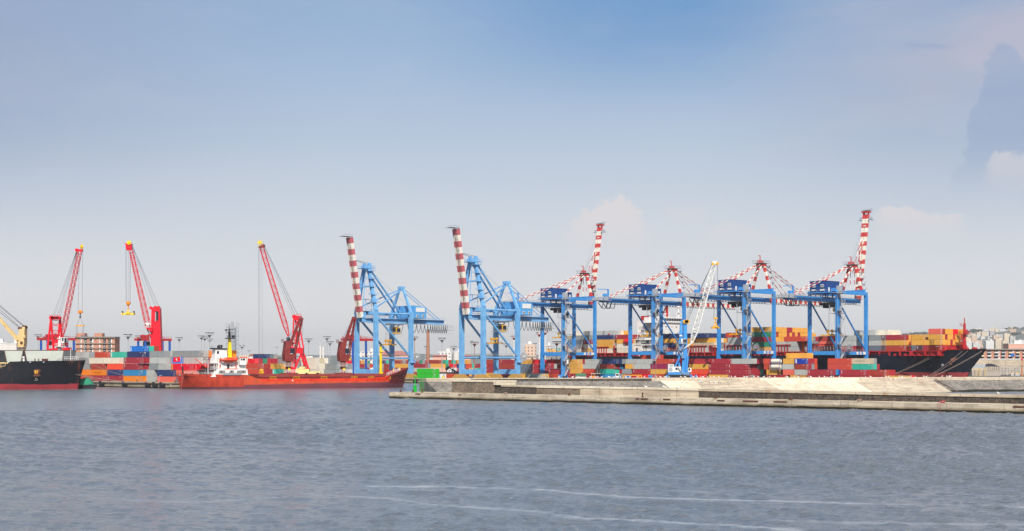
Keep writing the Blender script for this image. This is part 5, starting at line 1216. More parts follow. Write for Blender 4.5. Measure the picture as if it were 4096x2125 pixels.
# cream deck crane, jib reaching out of frame to the left
bc = thing('ship_crane', 'cream deck crane with thick jib on the black bulk carrier', 'crane', world_at(bs, (-25.8, 0, 0)), bh)
b = MB(); b.tube((0, 0, 9), (0, 0, 16.6), 1.15, 14); b.tube((0, 0, 16.4), (0, 0, 16.8), 1.4, 14); b.build('pedestal', ['concrete_grey'], bc)
b = MB(); b.box(-1.6, -1.5, 16.8, 1.0, 1.5, 18); b.hexa([(-1.4, -1.5, 18), (1.1, -1.5, 18), (1.1, 1.5, 18), (-1.4, 1.5, 18), (-.9, -1.4, 24.2), (1.3, -1.4, 24.2), (1.3, 1.4, 24.2), (-.9, 1.4, 24.2)]); b.box(.2, -1.3, 24.2, 1.4, 1.3, 25); b.box(-1.9, -1.62, 19.6, -.8, -.4, 21.8); b.box(.6, -1.7, 20.6, 1.7, -.2, 21.6); b.build('tower', ['crane_cream'], bc)
for x, y0, y1, z, r_ in ((-1, -1.2, 1.2, 24.4, .6), (.8, -1.2, 1.2, 24.9, .75), (.1, -1.7, -1.5, 18.6, .6)): b = MB(); b.tube((x, y0, z), (x, y1, z), r_, 10); b.build('sheave', ['rust_iron'], bc)
b = MB(); tipv = Vector((-20, 0, 40))
for y in (-.9, .9): b.beam((.4, y, 17.1), tipv + Vector((0, -y * .5, 0)), .45, 1.15)
for k in range(1, 8): c = Vector((.4, 0, 17.1)).lerp(tipv, k / 8); b.beam(c + Vector((0, -.9, 0)), c + Vector((0, .9, 0)), .3, .8)
b.build('jib', ['crane_cream'], bc)
b = MB()
for (x, z, dx) in ((-1.2, 24.9, 0), (-1.3, 24.5, -1.6), (.5, 25.5, 1.2), (.4, 25.2, .5)): b.tube((x, 0, z), tipv + Vector((dx, 0, 1.0 + dx * .4)), .09, 5)
b.build('rope_fall', ['dark_steel'], bc)

# ---- the big black container ship
hull_zone('hull_liner', [(-9, C(176, 70, 72)), (6.0, C(18, 27, 46))], .05, .04, 0)
KS = 895.0; yc = 16.0
g0 = on_line(2262, KS); g1 = on_line(3946, KS + R2 * yc)
a0 = (g0.x - g0.y) / R2; a1 = (g1.x - g1.y) / R2; LS = a1 - a0; bq = KS / R2 + yc
ls = thing('container_ship', 'long black container ship with red boot top, loaded with stacked containers', 'ship', AV * a0 + BV * bq, math.radians(-45))
def lx(px, y=-16.0): g = on_line(px, KS + R2 * (y + yc)); return (g.x - g.y) / R2 - a0
S_ = []
for x, wd, zd, wm, ww, wk, sx in ((0, 14, 14.6, 13, 9, 3, 4), (10, 16, 14.6, 15.6, 14, 9, 2), (30, 16, 14.6, 16, 15.8, 13, 0), (60, 16, 14.6, 16, 16, 14, 0), (150, 16, 14.6, 16, 16, 14, 0), (LS - 62, 16, 14.8, 15.7, 14.6, 12, 0), (LS - 46, 16, 15.2, 14.6, 11.5, 8, 0), (LS - 43.5, 15.9, 15.3, 14.2, 11, 7.6, 0), (LS - 43, 15.9, 16.2, 14.1, 10.9, 7.5, 0), (LS - 30, 14.8, 16.5, 11.6, 7.4, 5, -1), (LS - 18, 12.2, 16.9, 8.2, 4.4, 3, -3), (LS - 9, 8.4, 17.1, 4.8, 2.2, 1.6, -5.5), (LS - 3, 4.0, 17.3, 2.0, 1.0, .8, -8), (LS, .4, 17.5, .4, .4, .4, -10.5)):
    S_.append([(x, wd, zd), (x + sx * .30, (wd * .55 + wm * .45), zd * .76), (x + sx * .72, wm, zd * .46), (x + sx, ww, 3.0), (x + sx * 1.0, ww * .97, .2), (x + sx * .95, wk, -3)])
loft(ls, S_, 'hull_liner', 'ship_deck_red', .6)
sec_x = [(lx(p0), lx(p1)) for p0, p1 in ((2272, 2330), (2334, 2378), (2384, 2455), (2460, 2545), (2640, 2745), (2752, 2850), (2902, 2990), (3002, 3100), (3106, 3205), (3235, 3345), (3360, 3470), (3475, 3640), (3646, 3752))]
for k, (x0, x1) in enumerate(sec_x):            # coaming boxes and lashing bridges along the deck
    b = MB(); b.box(x0, -14.6, 14.0, x1, 14.6, 16.2); b.box(x0, -15.8, 16.2, x1, 15.8, 16.6)
    n = max(2, int((x1 - x0) / 5))
    for i in range(n + 1):
        x = x0 + (x1 - x0) * i / n; b.box(x - .45, -15.9, 14.2, x + .45, -14.6, 16.2)
    for i in range(n): x = x0 + (x1 - x0) * (i + .5) / n; b.box(x - .9, -15.4, 14.2, x + .6, -14.65, 15.3)
    b.build('hatch_coaming', ['ship_deck_red'], ls)
    b = MB(); xb = x0 - 1.4
    for y in range(-15, 16, 3): b.box(xb - .25, y - .2, 14.4, xb + .25, y + .2, 21.0)
    for z in (17.2, 19.4): b.box(xb - .55, -15.8, z, xb + .55, 15.8, z + .35)
    b.rail([(xb, -15.8, 19.75), (xb, 15.8, 19.75)], 1.1, .06, 1.5)
    for y in (-15, 15): b.beam((xb, y, 14.4), (xb + 3, y, 17.2), .35)
    b.build('lashing_bridge', ['ship_deck_red'], ls)
for px, al in ((2384, 5), (2760, 6), (2835, 4), (2905, 9), (3235, 10), (3100, 5)):   # open rows of cell guides where bays stand empty
    x = lx(px); b = MB()
    for i in range(al):
        b.box(x + i * 1.9 - .2, -15.6, 16.6, x + i * 1.9 + .2, -15.2, 20.4)
    b.box(x - .3, -15.7, 20.0, x + al * 1.9, -15.1, 20.4); b.build('cell_guide', ['ship_deck_red'], ls)
xf = lx(3757, -14.6)
b = MB(); b.box(xf, -14.6, 16.0, xf + .4, 12.0, 21.3)
for y in range(-13, 12, 4): b.prism([(xf + .4, y, 16.2), (xf + 2.4, y, 16.4), (xf + .4, y, 20.6)], (0, .3, 0))
b.build('breakwater_wall', ['ship_deck_red'], ls)
xq = lx(3858, 0.0)
b = MB(); b.tube((xq, 0, 16), (xq, 0, 30.0), .85, 10, 0, .6); b.box(xq - 1.6, -3.2, 24.6, xq + 1.6, 3.2, 24.9); b.rail([(xq - 1.6, -3.2, 24.9), (xq + 1.6, -3.2, 24.9), (xq + 1.6, 3.2, 24.9)], 1.0, .06, 1); b.box(xq - 1.4, -2, 28.6, xq, 0, 28.8); b.tube((xq, 0, 30), (xq, 0, 32.6), .25, 6); b.rail([(xq - 1.4, -2, 28.8), (xq - 1.4, 0, 28.8)], 1.2, .06, 1); b.tube((xq, 0, 18), (xq, 0, 19), 1.3, 10); b.build('foremast', ['ship_deck_red'], ls)
for x, y in ((xq - 7, -5), (xq - 4, -6), (xq + 3, -4), (xq + 7, -3), (xq - 5, 3)): b = MB(); b.tube((x, y - 1.2, 17.2), (x, y + 1.2, 17.2), 1.0, 9); b.build('windlass', ['ship_deck_red'], ls)
x = LS - 13; b = MB(); b.prism([(x - 1.2, -8.6, 12.6), (x + .8, -7.4, 13.4), (x + 1.6, -6.9, 12.2), (x - .4, -8.2, 10.8)], (.0, -.7, 0)); b.beam((x - 1.6, -9.2, 11.4), (x - .6, -8.9, 9.6), .8, .6); b.build('anchor', ['rust_iron'], ls)
bulb_mark(ls, LS - 22.5, -8.9, 9.3, 1.5, .45)
for px in (3696, 3745): xx = lx(px); b = MB(); wv = -float(np.interp(xx, [LS - 62, LS - 46, LS - 30], [15.2, 13.4, 9.9])) - .05; b.tube((xx, wv - .1, 9.6), (xx, wv + .2, 9.6), .6, 12); b.tube((xx, wv - .16, 9.6), (xx, wv - .08, 9.6), .3, 10, 1); b.build('thruster_mark', ['galvanised', 'machine_black'], ls)
# accommodation block
x1 = lx(2642, -12.0); x0 = x1 - 15
b = MB(); b.box(x0 + 3, -12, 14.6, x1, 12, 34.0); b.box(x0 + 1.5, -10.5, 34, x1 + .8, 10.5, 37.2); b.box(x0 + 3, -15.8, 33.7, x1 + .6, 15.8, 34.1); ho = b.build('accommodation_block', ['ship_white'], ls)
for k in range(9): y = -9.6 + k * 2.2; b = MB(); b.box(x1 + .78, y, 35.0, x1 + .9, y + 1.9, 36.4); b.build('bridge_window', ['glass_dark'], ho)
for z, ys in ((31.2, (-7.5, -6.6, -1.8, 1.8, 2.6, 6)), (27.4, (-9, -4, -3.2, 3, 6)), (23.6, (-8, -2, 4))):
    for y in ys: b = MB(); b.box(x1 - .02, y, z, x1 + .06, y + .5, z + .7); b.build('porthole', ['glass_dark'], ho)
for k, (xa, z) in enumerate(((0, 30.6), (-1.5, 27.4), (-3.2, 24.2), (-4.5, 21), (-5.5, 17.8))):
    b = MB(); b.box(x0 + xa, -13.4, z - .2, x1 - 3, 13.4, z); b.rail([(x0 + xa, -13.4, z), (x1 - 3, -13.4, z)], 1.1, .06, 1.6); b.rail([(x0 + xa, 13.4, z), (x0 + xa, -13.4, z)], 1.1, .06, 1.6); b.box(x0 + xa + 1.5, -11.5, z, x0 + 3.2, 11.5, z + 2.6)
    for xx in (x0 + xa + .3, x0 + xa + 4): b.tube((xx, -13.2, z - 3.2), (xx, -13.2, z), .14, 6)
    b.build('balcony', ['ship_white'], ho)
for z in (28.4, 25.2, 22): b = MB(); b.box(x0 + 4.6, -12.08, z, x0 + 6.4, -11.95, z + 1.6); b.build('doorway', ['dark_steel'], ho)
b = MB(); b.box(x0 - 20, -13.5, 14.6, x0 + 2, 13.5, 21.0); b.box(x0 - 14, -8, 21, x0 + 2, 8, 26.5); b.box(x0 - 20.4, -13.8, 21.02, x0 + 2, 13.8, 21.3); b.rail([(x0 - 20, -13.7, 21.3), (x0 + 1, -13.7, 21.3)], 1.1, .06, 1.6); en = b.build('engine_casing', ['ship_white'], ls)
for k in range(5): b = MB(); xx = x0 - 18 + k * 4; b.box(xx, -13.62, 16.2, xx + 1.3, -13.48, 19.4); b.build('doorway', ['glass_dark'], en)
b = MB(); b.box(x0 - 9, -4, 26.5, x0 - 2, 4, 35.5); fu = b.build('funnel', ['ship_white'], ls)
b = MB(); b.box(x0 - 8, -2, 35.5, x0 - 5, 2, 38.4); b.build('exhaust', ['ship_deck_red'], fu)
b = MB(); xr = x1 - 5; b.beam((xr, 0, 37.2), (xr, 0, 46), 1.1); b.beam((xr - 4, 0, 37.2), (xr - .6, 0, 43.6), .5); b.box(xr - 3.5, -4.5, 44.6, xr + 2.5, 4.5, 45.4); b.beam((xr - 2.4, 0, 40), (xr, 0, 40), .3); b.build('signal_mast', ['ship_deck_red'], ls)
b = MB(); b.tube((x1 - 2, 7, 37.2), (x1 - 2, 7, 42.2), .55, 8, 0, .4); b.ball((x1 - 2, 7, 43), .9); b.box(x1 - 3, 5.6, 40, x1 - .8, 8.2, 40.2)
for y in (-6, -3, 9, 4): b.tube((x1 - 1, y, 37.2), (x1 - 1, y, 38.9), .1, 5); b.ball((x1 - 1, y, 39), .4)
b.build('radar_post', ['ship_white'], ls)
b = MB(); b.beam((x0 - 21, -13, 21), (x0 - 23.5, -13, 28), .9); b.beam((x0 - 23.5, -13, 24.6), (x0 - 30, -13, 23.9), .5); b.build('stores_crane', ['ship_deck_red'], ls)
lb2 = bpy.data.objects.new('lifeboat', lb.mesh('lifeboat', ['lifeboat_red'], True)); COL.objects.link(lb2); lb2.scale = (1.05, 1.5, 2.0); lb2.location = world_at(ls, (x0 - 6.5, -15.2, 21.3)); lb2.rotation_euler = (0, 0, math.radians(-45)); tag(lb2, 'enclosed bright red lifeboat beside the white accommodation block of the black ship', 'lifeboat')

# ---------------------------------------------------------------- mooring ropes (sagging)
def rope(name, p, q, sag, r, mat, label, grp=None):
    p, q = Vector(p), Vector(q); pts = [p.lerp(q, i / 10) - Vector((0, 0, sag * 4 * (i / 10) * (1 - i / 10))) for i in range(11)]
    b = MB(); b.path(pts, r, 5); o = b.build(name, [mat]); tag(o, label, 'mooring rope', grp); return o
RG = 'mooring ropes of the black bulk carrier'
qb = Vector((X(588, 588), 588, GZ + .4)); qc = Vector((X(548, 590), 590, GZ + .4)); qd = Vector((X(600, 590), 590, GZ + .4))
rope('mooring_rope', world_at(bs, (-17.5, side_y(-17.5) - .1, 10.8)), qc, 1.6, .07, 'rope', 'lowest pale rope from the black bow across to the orange containers', RG)
rope('mooring_rope', world_at(bs, (-13.4, side_y(-13.4) - .1, 10.9)), qb, 2.4, .07, 'rope', 'upper of the two long pale ropes from the black bow', RG)
rope('mooring_rope', world_at(bs, (-12.8, side_y(-12.8) - .1, 10.8)), qb + Vector((.4, 0, -.1)), 3.0, .07, 'rope', 'middle pale rope from the black bow running just under the upper one', RG)
rope('mooring_rope', world_at(bs, (-.6, .4, 11)), qd, .8, .07, 'rope', 'pale rope from the stem tip over the reddish containers to the quay', RG)
RL = 'mooring ropes of the big black ship'
def qk(px): g = on_line(px, 884); return Vector((g.x, g.y, GZ + .3))
for pa, za, pq, lbl in ((3765, 16.0, 3520, 'long mooring rope from forward hull down to the yellow container'), (3779, 16.1, 3524, 'second long mooring rope beside it from the forward hull'), (3842, 16.4, 3690, 'steep mooring rope from below the foremast, left of a pair'), (3858, 16.4, 3694, 'steep mooring rope from below the foremast, right of a pair'), (3922, 16.6, 3698, 'upper mooring rope from the very tip of the black bow'), (3937, 16.2, 3704, 'lower mooring rope from the very tip of the black bow')):
    xx = min(lx(pa, -10.0), LS - 1.2); wv = -float(np.interp(xx, [LS - 62, LS - 46, LS - 30, LS - 18, LS - 9, LS - 3, LS], [16, 15.6, 14.6, 12.0, 8.3, 4.2, .5])); rope('mooring_rope', world_at(ls, (xx, wv - .15, za)), qk(pq), .8, .055, 'rope', lbl, RL)

# ---------------------------------------------------------------- container stacks, bay by bay (first letter: the long side we see; the rest: ends behind it)
Q = dict(place='quay'); S20 = 6.06; KQ = 820
Zq = GZ - .15
bay(2066, KQ + 8, Zq, [(0, 'tD'), (1, 'Kg'), (2, 'Kt'), (3, 'YY')], **Q)
bay(2129.4, KQ, Zq, [(0, 'bDbD'), (1, 'DDDb'), (2, 'DDgDDD'), (3, 'RRDoDD')], **Q)
bay(2194, KQ - 4, Zq, [(0, 'oDDg'), (1, 'DDD')], **Q)
bay(2245, KQ, Zq, [(0, 'DDb', 2258), (1, 'YYD', 2280, S20), (2, 'YYY'), (3, 'YtDY', 2274, S20)], **Q)
bay(2331.5, KQ, Zq, [(0, 'Dt'), (1, 'ob'), (2, 'gg'), (3, 'gG', 2340)], **Q)
bay(2385, KQ, Zq, [(0, 'LGDt', 2400), (1, 'TTDDo'), (2, 'bDLNK', 2387), (3, 'NNGbDb', 2395)], **Q)
bay(2490, KQ, Zq, [(0, 'Dt', 2494), (1, 'GD', 2488, S20), (2, 'YD', 2501, S20), (3, 'gK', 2502, S20)], **Q)
bay(2530, KQ, Zq, [(0, 'RDb'), (1, 'DDN'), (2, 'gGGD'), (3, 'gGb', 2542)], **Q)
bay(2602, KQ, Zq, [(0, 'oRD'), (1, 'YYtD'), (2, 'MDDb'), (3, 'oDD', 2613)], **Q)
bay(2560, KQ + 16, Zq, [(4, 'oo')], **Q)
bay(2690, KQ + 10, Zq, [(0, 'bD'), (1, 'Dt'), (2, 'DD'), (3, 'DD')], **Q)
bay(2757, KQ, Zq, [(0, 'RFDD'), (1, 'FDDb'), (2, 'YtYtDW'), (3, '.DDbDYYDWW', 2750)], **Q)
bay(2834.7, KQ - 6, Zq, [(0, 'YtD'), (1, 'DDDb'), (2, 'DDDb'), (3, 'DDD', 2847)], **Q)
bay(2911.6, KQ - 6, Zq, [(0, 'DGDDGGg'), (1, 'DDDDTDD'), (2, 'DDDGbbG'), (3, 'ggDDgG', 2923)], **Q)
bay(3066, KQ, Zq, [(0, 'DbD'), (1, 'YtGG', 3066, S20), (2, 'oDGg', 3056, S20), (3, 'oG', 3054, S20)], **Q)
bay(3132, KQ, Zq, [(0, 'YtG', 3160), (1, 'SoD', 3132, S20), (2, 'ggD', 3130, S20), (3, 'YtK', 3132, S20), (4, '..YY', 3120)], **Q)
bay(3178.7, KQ, Zq, [(0, 'DgD', 3190), (1, 'gGG', 3178, S20), (2, 'bDGo', 3180, S20), (3, 'BDDo', 3178, S20)], **Q)
bay(3226, KQ - 10, Zq, [(0, 'DDD'), (1, 'DDLB', 3230)], **Q)
bay(3311, KQ + 4, Zq, [(0, 'DbY'), (1, 'TTUb'), (2, 'oob'), (3, 'oDb')], **Q)
bay(3360, KQ - 14, Zq, [(0, 'DDb'), (1, 'DDb')], **Q)
bay(3393, KQ + 6, Zq, [(2, 'TTD'), (3, 'IG')], **Q)
bay(3440, KQ - 6, Zq, [(0, 'DDo'), (1, 'bbDD')], **Q)
bay(3513, KQ - 4, Zq, [(0, 'YtY')], **Q)
bay(2106, KQ - 22, Zq, [(0, 'gG')], **Q)
bay(1972, KQ - 18, Zq, [(0, 'DDb')], **Q)
bay(1942, KQ + 20, Zq, [(0, 'YD'), (1, 'DDb'), (2, 'DDb'), (3, 'bYYt')], **Q)
bay(2002, KQ + 14, Zq, [(0, 'bD'), (1, 'DbD'), (2, 'bDb'), (3, 'DDD')], **Q)
# left pier
P_ = dict(place='west'); KW = 452
bay(303, KW, GZ, [(0, 'oD'), (1, 'OD'), (2, 'Gt', 296), (3, 'GG', 290), (4, 'gG', 286)], **P_)
bay(364, KW, GZ, [(0, 'DWb'), (1, 'OOD'), (2, 'bDt'), (3, 'WgG', 357)], **P_)
bay(373, KW + 12, GZ, [(4, 'obD')], **P_)
bay(429, KW, GZ, [(0, 'DDb'), (1, 'NDD'), (2, 'FDb'), (3, 'WGW', 418)], **P_)
bay(442, KW + 12, GZ, [(4, 'TTG')], **P_)
bay(494, KW - 2, GZ, [(0, 'OOYN'), (1, 'LLbN'), (2, 'DDGK'), (3, 'DDbN', 498)], **P_)
bay(508, KW + 6, GZ, [(4, 'NNDb')], **P_)
bay(462, KW + 22, GZ, [(5, 'UTb', 520)], **P_)
bay(591, KW - 3, GZ, [(0, 'gGb', 586, S20), (1, 'gGb', 586, S20), (2, 'GOgG', 597, S20), (3, 'gGN', 598), (4, 'GgDb', 598)], **P_)
bay(629, KW - 5, GZ, [(0, 'SSb'), (1, 'NNb'), (2, 'gOb', 633, S20)], **P_)
bay(671, KW + 2, GZ, [(3, 'UUG'), (4, 'GgGG', 668)], **P_)
bay(692, KW - 3, GZ, [(0, 'KKb'), (1, 'SSb'), (2, 'CCD')], **P_)
bay(728, KW + 2, GZ, [(2, 'CCb', 742), (3, 'gGb'), (4, 'GgO')], **P_)
bay(779, KW + 16, GZ, [(3, 'OO', 779), (4, 'OOO', 779)], **P_)
bay(838, KW + 12, GZ, [(3, 'OO'), (4, 'OO')], **P_)
# beyond the red ship
R_ = dict(place='pier')
bay(985, 590, GZ, [(0, 'EDDo'), (1, 'oDDD'), (2, 'obDRDbG'), (3, 'RDEDDD', 991, S20)], **R_)
bay(1012, 640, GZ, [(3, 'YtYY', 1024), (4, 'NKG', 1012)], **R_)
bay(1072, 585, GZ, [(0, 'Wg'), (1, 'Tt', 1090, S20), (2, 'YYo', 1082, S20)], **R_)
bay(1101, 610, GZ, [(0, 'Yt', 1112, S20), (1, 'Yt', 1112, S20), (2, 'GgG'), (3, 'GKG')], **R_)
bay(1198, 570, GZ, [(0, 'Wg'), (1, 'WWG'), (2, 'WWW'), (3, 'WIW')], **R_)
bay(1280, 578, GZ, [(0, 'GG'), (1, 'GgG'), (2, 'GGg')], **R_)
bay(1312, 584, GZ, [(0, 'Gg'), (1, 'Gg'), (2, 'GG')], **R_)
# green pair at the water edge
bay(1668, 706, GZ, [(0, 'VV'), (1, 'VV')], place='near')
bay(1785, 714, GZ, [(0, 'ob')], place='near')
# far yard behind the pale blue cranes
F_ = dict(place='far'); fr = random.Random(5)
order = {0: 'YDGRNbGDTgbDDGYKDg', 1: 'DYgCKGbDgGDTDbGGDN', 2: 'YbDoGKGDgbYDgNDbYR', 3: 'DbYtGYDoYYbDYgRDNb'}
for row, (K0, nmax) in enumerate(((868, 4), (925, 4), (985, 4))):
    px = 1378 - row * 9; i = row * 5
    while px < 2010:
        L = 12.19 if fr.random() < .62 else S20
        u = (px - CX) / F; wpx = L * (1 + u) / R2 * F * (1 + u) / K0 + 2.5 * fr.randint(1, 4) * 4.2
        tt = []
        top = nmax if fr.random() < .75 else 3
        if row == 0: top = min(top, 3)
        for t in range(top):
            if row > 0 and t < 2: continue
            o_ = order[t]; s = o_[(i + t * 3) % 18] + ''.join(fr.choice('DbGgYTDKEtDGo') for _ in range(fr.randint(1, 3))); tt.append((t, s))
        if not (1655 < px < 1735 and row == 0): bay(px, K0, GZ, tt, L, **F_)
        px += wpx + fr.uniform(0, 6); i += 1
# aboard the black ship
D_ = dict(place='ship'); KD = KS + 1.2; ZS = 16.65
bay(3714, KD, ZS, [(0, 'bDoD'), (1, 'YYYYDYYY'), (2, 'YYDYYoYYbY'), (3, 'SbYYYRRYYYD')], S20, **D_)
bay(3632, KD, ZS, [(0, 'KG', 3646, S20), (1, 'YYNY', 3646), (2, 'YtYD', 3646, S20)], **D_)
bay(3668, KD, ZS, [(0, 'DD', 3663)], **D_)
bay(3526, KD, ZS, [(0, 'bbTDYY'), (1, 'YYYNTD'), (2, 'DDYDYb')], **D_)
bay(3475, KD, ZS, [(0, 'Kg'), (1, 'gGt'), (2, 'GgY'), (3, '..WWWWW', 3462)], 9.5, **D_)
bay(3366, KD, ZS, [(0, 'DDbo'), (1, 'gGIoWD'), (2, 'gGUYYoY'), (3, '.gW', 3405)], **D_)
bay(3262, KD, ZS, [(1, '.SbDGYIYbWDG'), (2, '.bDtGKBWgDbD', 3262)], **D_)
bay(3106, KD, ZS, [(0, 'gGG', 3106, S20), (0, 'gGY', 3147, S20), (1, 'gGKt', 3106, S20), (1, 'gGYGW', 3147, S20), (2, 'oDYGD', 3140)], **D_)
bay(3006, KD + 1, ZS, [(0, 'YEYG'), (1, 'EDbYYYYb'), (2, 'DDYYYbDYDYYD'), (3, 'EYbYYYDYDYDYYYDYY'), (4, 'YtYYYYDDYYYYYYDW')], **D_)
bay(2902, KD, ZS, [(1, 'gGb'), (2, 'gG', 2911), (3, 'oD', 2903, S20)], **D_)
bay(2764, KD, ZS, [(0, 'gGb', 2765), (1, 'IWG', 2776), (2, '.YgKWYbgoG', 2770), (3, 'NNNNNNNNN', 2756)], **D_)
bay(2640, KD, ZS, [(0, 'obD', 2640), (1, 'NYYo', 2640), (2, 'YtYY', 2636), (3, 'NNNN', 2634)], **D_)
bay(2700, KD, ZS, [(0, 'bD'), (1, 'YYD'), (2, 'YYt'), (3, 'NNN')], **D_)
bay(2467, KD, ZS, [(0, 'WWG'), (1, 'WgN'), (2, 'YtYY'), (3, 'DDb', 2462)], **D_)
bay(2388, KD, ZS, [(0, 'WgY'), (1, 'YYNY'), (2, 'YYY'), (3, 'NNo'), (4, '..gWYY', 2388)], **D_)
bay(2444, KD + 4, ZS, [(2, 'YY', 2446, S20), (3, 'WYY', 2446, S20)], **D_)
bay(2333, KD, ZS, [(0, 'YtG', 2334, S20), (1, 'Wg', 2334, S20), (2, 'DDb', 2334, S20), (3, 'GgG', 2334, S20), (4, '..gW', 2334)], **D_)
bay(2266, KD, ZS, [(0, 'WWG'), (1, 'GgWG'), (2, 'KGWg'), (3, 'GKKGg'), (4, '.WgG', 2272)], **D_)
link_containers()
def find(place, tier, code, px):
    return min((c for c in CONT if c.get('obj') and c['place'] == place and c['tier'] == tier and c['c'] == code and c['row'] == 0), key=lambda c: abs(c['px'] - px))
vert = (math.radians(90), 0, 0)
def lettering(c, body, size, mat, dx=0, dz=1.3, st=1.0): text_mesh('lettering', body, size, mat, c['obj'], (c['L'] / 2 + dx, .015, dz), vert, .006, st)
lettering(find('quay', 3, 'I', 3430), 'MAERSK', 1.15, 'concrete_grey', 0, 1.3, 1.25)
lettering(find('quay', 0, 'L', 2430), 'MAERSK', .95, 'mark_white', 1, .8, 1.25)
lettering(find('quay', 2, 'Y', 2270), 'MSC', .95, 'mark_black', 0, 1.35)
lettering(find('quay', 3, 'Y', 2290), 'MSC', .95, 'mark_black', 0, 1.35)
lettering(find('quay', 3, 'g', 2360), 'SENATOR LINE', .7, 'concrete_grey', -1, 1.7, 1.1)
lettering(find('west', 1, 'O', 385), 'HAPAG-LLOYD', .75, 'mark_black', 0, 1.2, 1.1)
lettering(find('quay', 3, 'N', 2410), 'CMA', .5, 'mark_white', -3.6, 2.0)

# tank containers in their frames
def tank(px, K, z, lab, col):
    g = on_line(px, K); t = thing('tank_container', lab, 'tank container', Vector((g.x, g.y, z)), math.radians(-45), 'tank containers')
    b = MB(); L = 6.06
    for x in (0, L - .14):
        for y in (0, 2.3): b.box(x, y, 0, x + .14, y + .14, 2.55)
        for zz in (0, 2.43): b.box(x, .14, zz, x + .14, 2.3, zz + .12)
    for y in (0, 2.3): b.box(.14, y, 0, L - .14, y + .14, .14)
    b.build('frame', [col], t)
    b = MB()
    for x0, x1, r0, r1 in ((.25, .55, .55, 1.05), (.55, L - .55, 1.05, 1.05), (L - .55, L - .25, 1.05, .55)): b.tube((x0, 1.22, 1.28), (x1, 1.22, 1.28), r0, 16, 0, r1)
    b.build('tank', ['boom_white'], t, False); return t
tank(3078, KQ - 3, Zq + 2 * TH, 'white tank container in the third tier right of an orange-red box', 'galvanised')
tank(3079, KQ - 3, Zq + 3 * TH, 'stained cream tank container with blue frame on top of another tank', 'steel_navy')
tank(1901, 858, GZ, 'pale tank container in the far yard behind the pale blue crane legs', 'galvanised')

# ---------------------------------------------------------------- harbour mobile cranes
def wires(parent, pairs, r=.05, mat='wire', name='ropes'):
    b = MB()
    for p, q in pairs: b.tube(p, q, r, 4)
    return b.build(name, [mat], parent)
def mk(px0, d):
    s = F / d
    return lambda px, py, y=0.0: Vector(((px - px0) / s, y, CH + (HY - py) / s - GZ))
def carrier(t, mats, x0, x1, z0=.4, z1=2.0, w=4.0):
    b = MB(); b.box(x0, -w / 2, z0 + .5, x1, w / 2, z1, 0)
    n = int((x1 - x0) / 1.7)
    for i in range(n):
        x = x0 + .9 + i * (x1 - x0 - 1.8) / max(1, n - 1)
        for s in (-1, 1): b.tube((x, s * w / 2 - .5, .62), (x, s * w / 2 + .5, .62), .62, 12, 1)
    for x in (x0 + 1, x1 - 1):
        for s in (-1, 1): b.box(x - .6, s * w / 2, 1.0, x + .6, s * 6, 1.6, 0); b.tube((x, s * 6, 0), (x, s * 6, 1.2), .55, 8, 0)
    return b.build('carrier', mats, t)
def drum(t, c, r, mat='lemon_yellow', ring=None, nrm=(0, 1, 0)):
    b = MB(); n = Vector(nrm); c = Vector(c); b.tube(c - n * .35, c + n * .35, r, 14); b.tube(c - n * .6, c + n * .6, r * .35, 8)
    if ring:
        up = Vector((0, 0, 1)); sx = n.cross(up).normalized()
        for k in range(16):
            a = k * math.pi / 8; b.tube(c + (sx * math.cos(a) + up * math.sin(a)) * r, c + (sx * math.cos(a) + up * math.sin(a)) * ring, .05, 4, 0)
        b.path([c + (sx * math.cos(a) + up * math.sin(a)) * ring for a in [k * math.pi / 12 for k in range(25)]], .06, 4)
    return b.build('cable_drum', [mat], t)
HG = 'red lattice harbour cranes'
# left red crane with A-frame tower
d = 640; p = mk(222, d)
t = thing('harbour_crane', 'red lattice mobile crane with A-frame tower, leftmost, hook beam hanging', 'crane', (X(222, d), d, GZ), 0, HG)
carrier(t, ['crane_red', 'black_rubber'], -8, 8)
b = MB(); b.hexa([p(196, 1412, -2.2), p(284, 1412, -2.2), p(284, 1412, 2.2), p(196, 1412, 2.2), p(192, 1396, -2.2), p(280, 1390, -2.2), p(280, 1390, 2.2), p(192, 1396, 2.2)]); b.box(*p(215, 1385, -1.6), *p(268, 1362, 1.6)); b.box(-1.6, -1.6, 1.4, 1.6, 1.6, p(220, 1412).z + .2); b.build('machine_deck', ['crane_red'], t)
for f0, f1, t0 in (((196, 1400), (217, 1400), (208, 1276)), ((226, 1398), (243, 1380), (236, 1276))):
    y = -1.5 if t0[0] < 220 else 1.6
    for f in (f0, f1):
        b = MB(); b.beam(p(*f, y + (-.6 if f is f0 else .6)), p(*t0, y), .75, .75); b.build('tower_leg', ['crane_red'], t)
b = MB()
for k in (1300, 1322, 1345, 1368): f = (k - 1276) / 124; b.beam(p(208 - 2 * f, k, -1.5), p(236 + 3 * f, k, 1.6), .28)
for k0, k1 in ((1285, 1318), (1318, 1350), (1350, 1384)): b.tube(p(207, k0, -1.5), p(238, k1, 1.6), .1, 5); b.tube(p(237, k0, 1.6), p(206, k1, -1.5), .1, 5)
b.build('tower_bracing', ['lattice_red'], t)
b = MB(); b.beam(p(203, 1281, -.5), p(242, 1281, .5), .35)
for k in range(6): x = p(206 + k * 6.4, 1272); b.tube(x + Vector((0, -.9, 0)), x + Vector((0, .9, 0)), .72 if k else .9, 10)
b.rail([p(202, 1268, -1), p(243, 1268, -1)], .8, .05, 1); b.build('tower_head', ['crane_red'], t)
b = MB(); b.lattice(p(247, 1352), p(319, 1008), 1.7, 1.8, 26, .14, .075, 0, 1.45, 1.7, (0, 1, 0)); b.beam(p(244, 1352, -1), p(244, 1352, 1), .5); b.build('jib', ['lattice_red'], t)
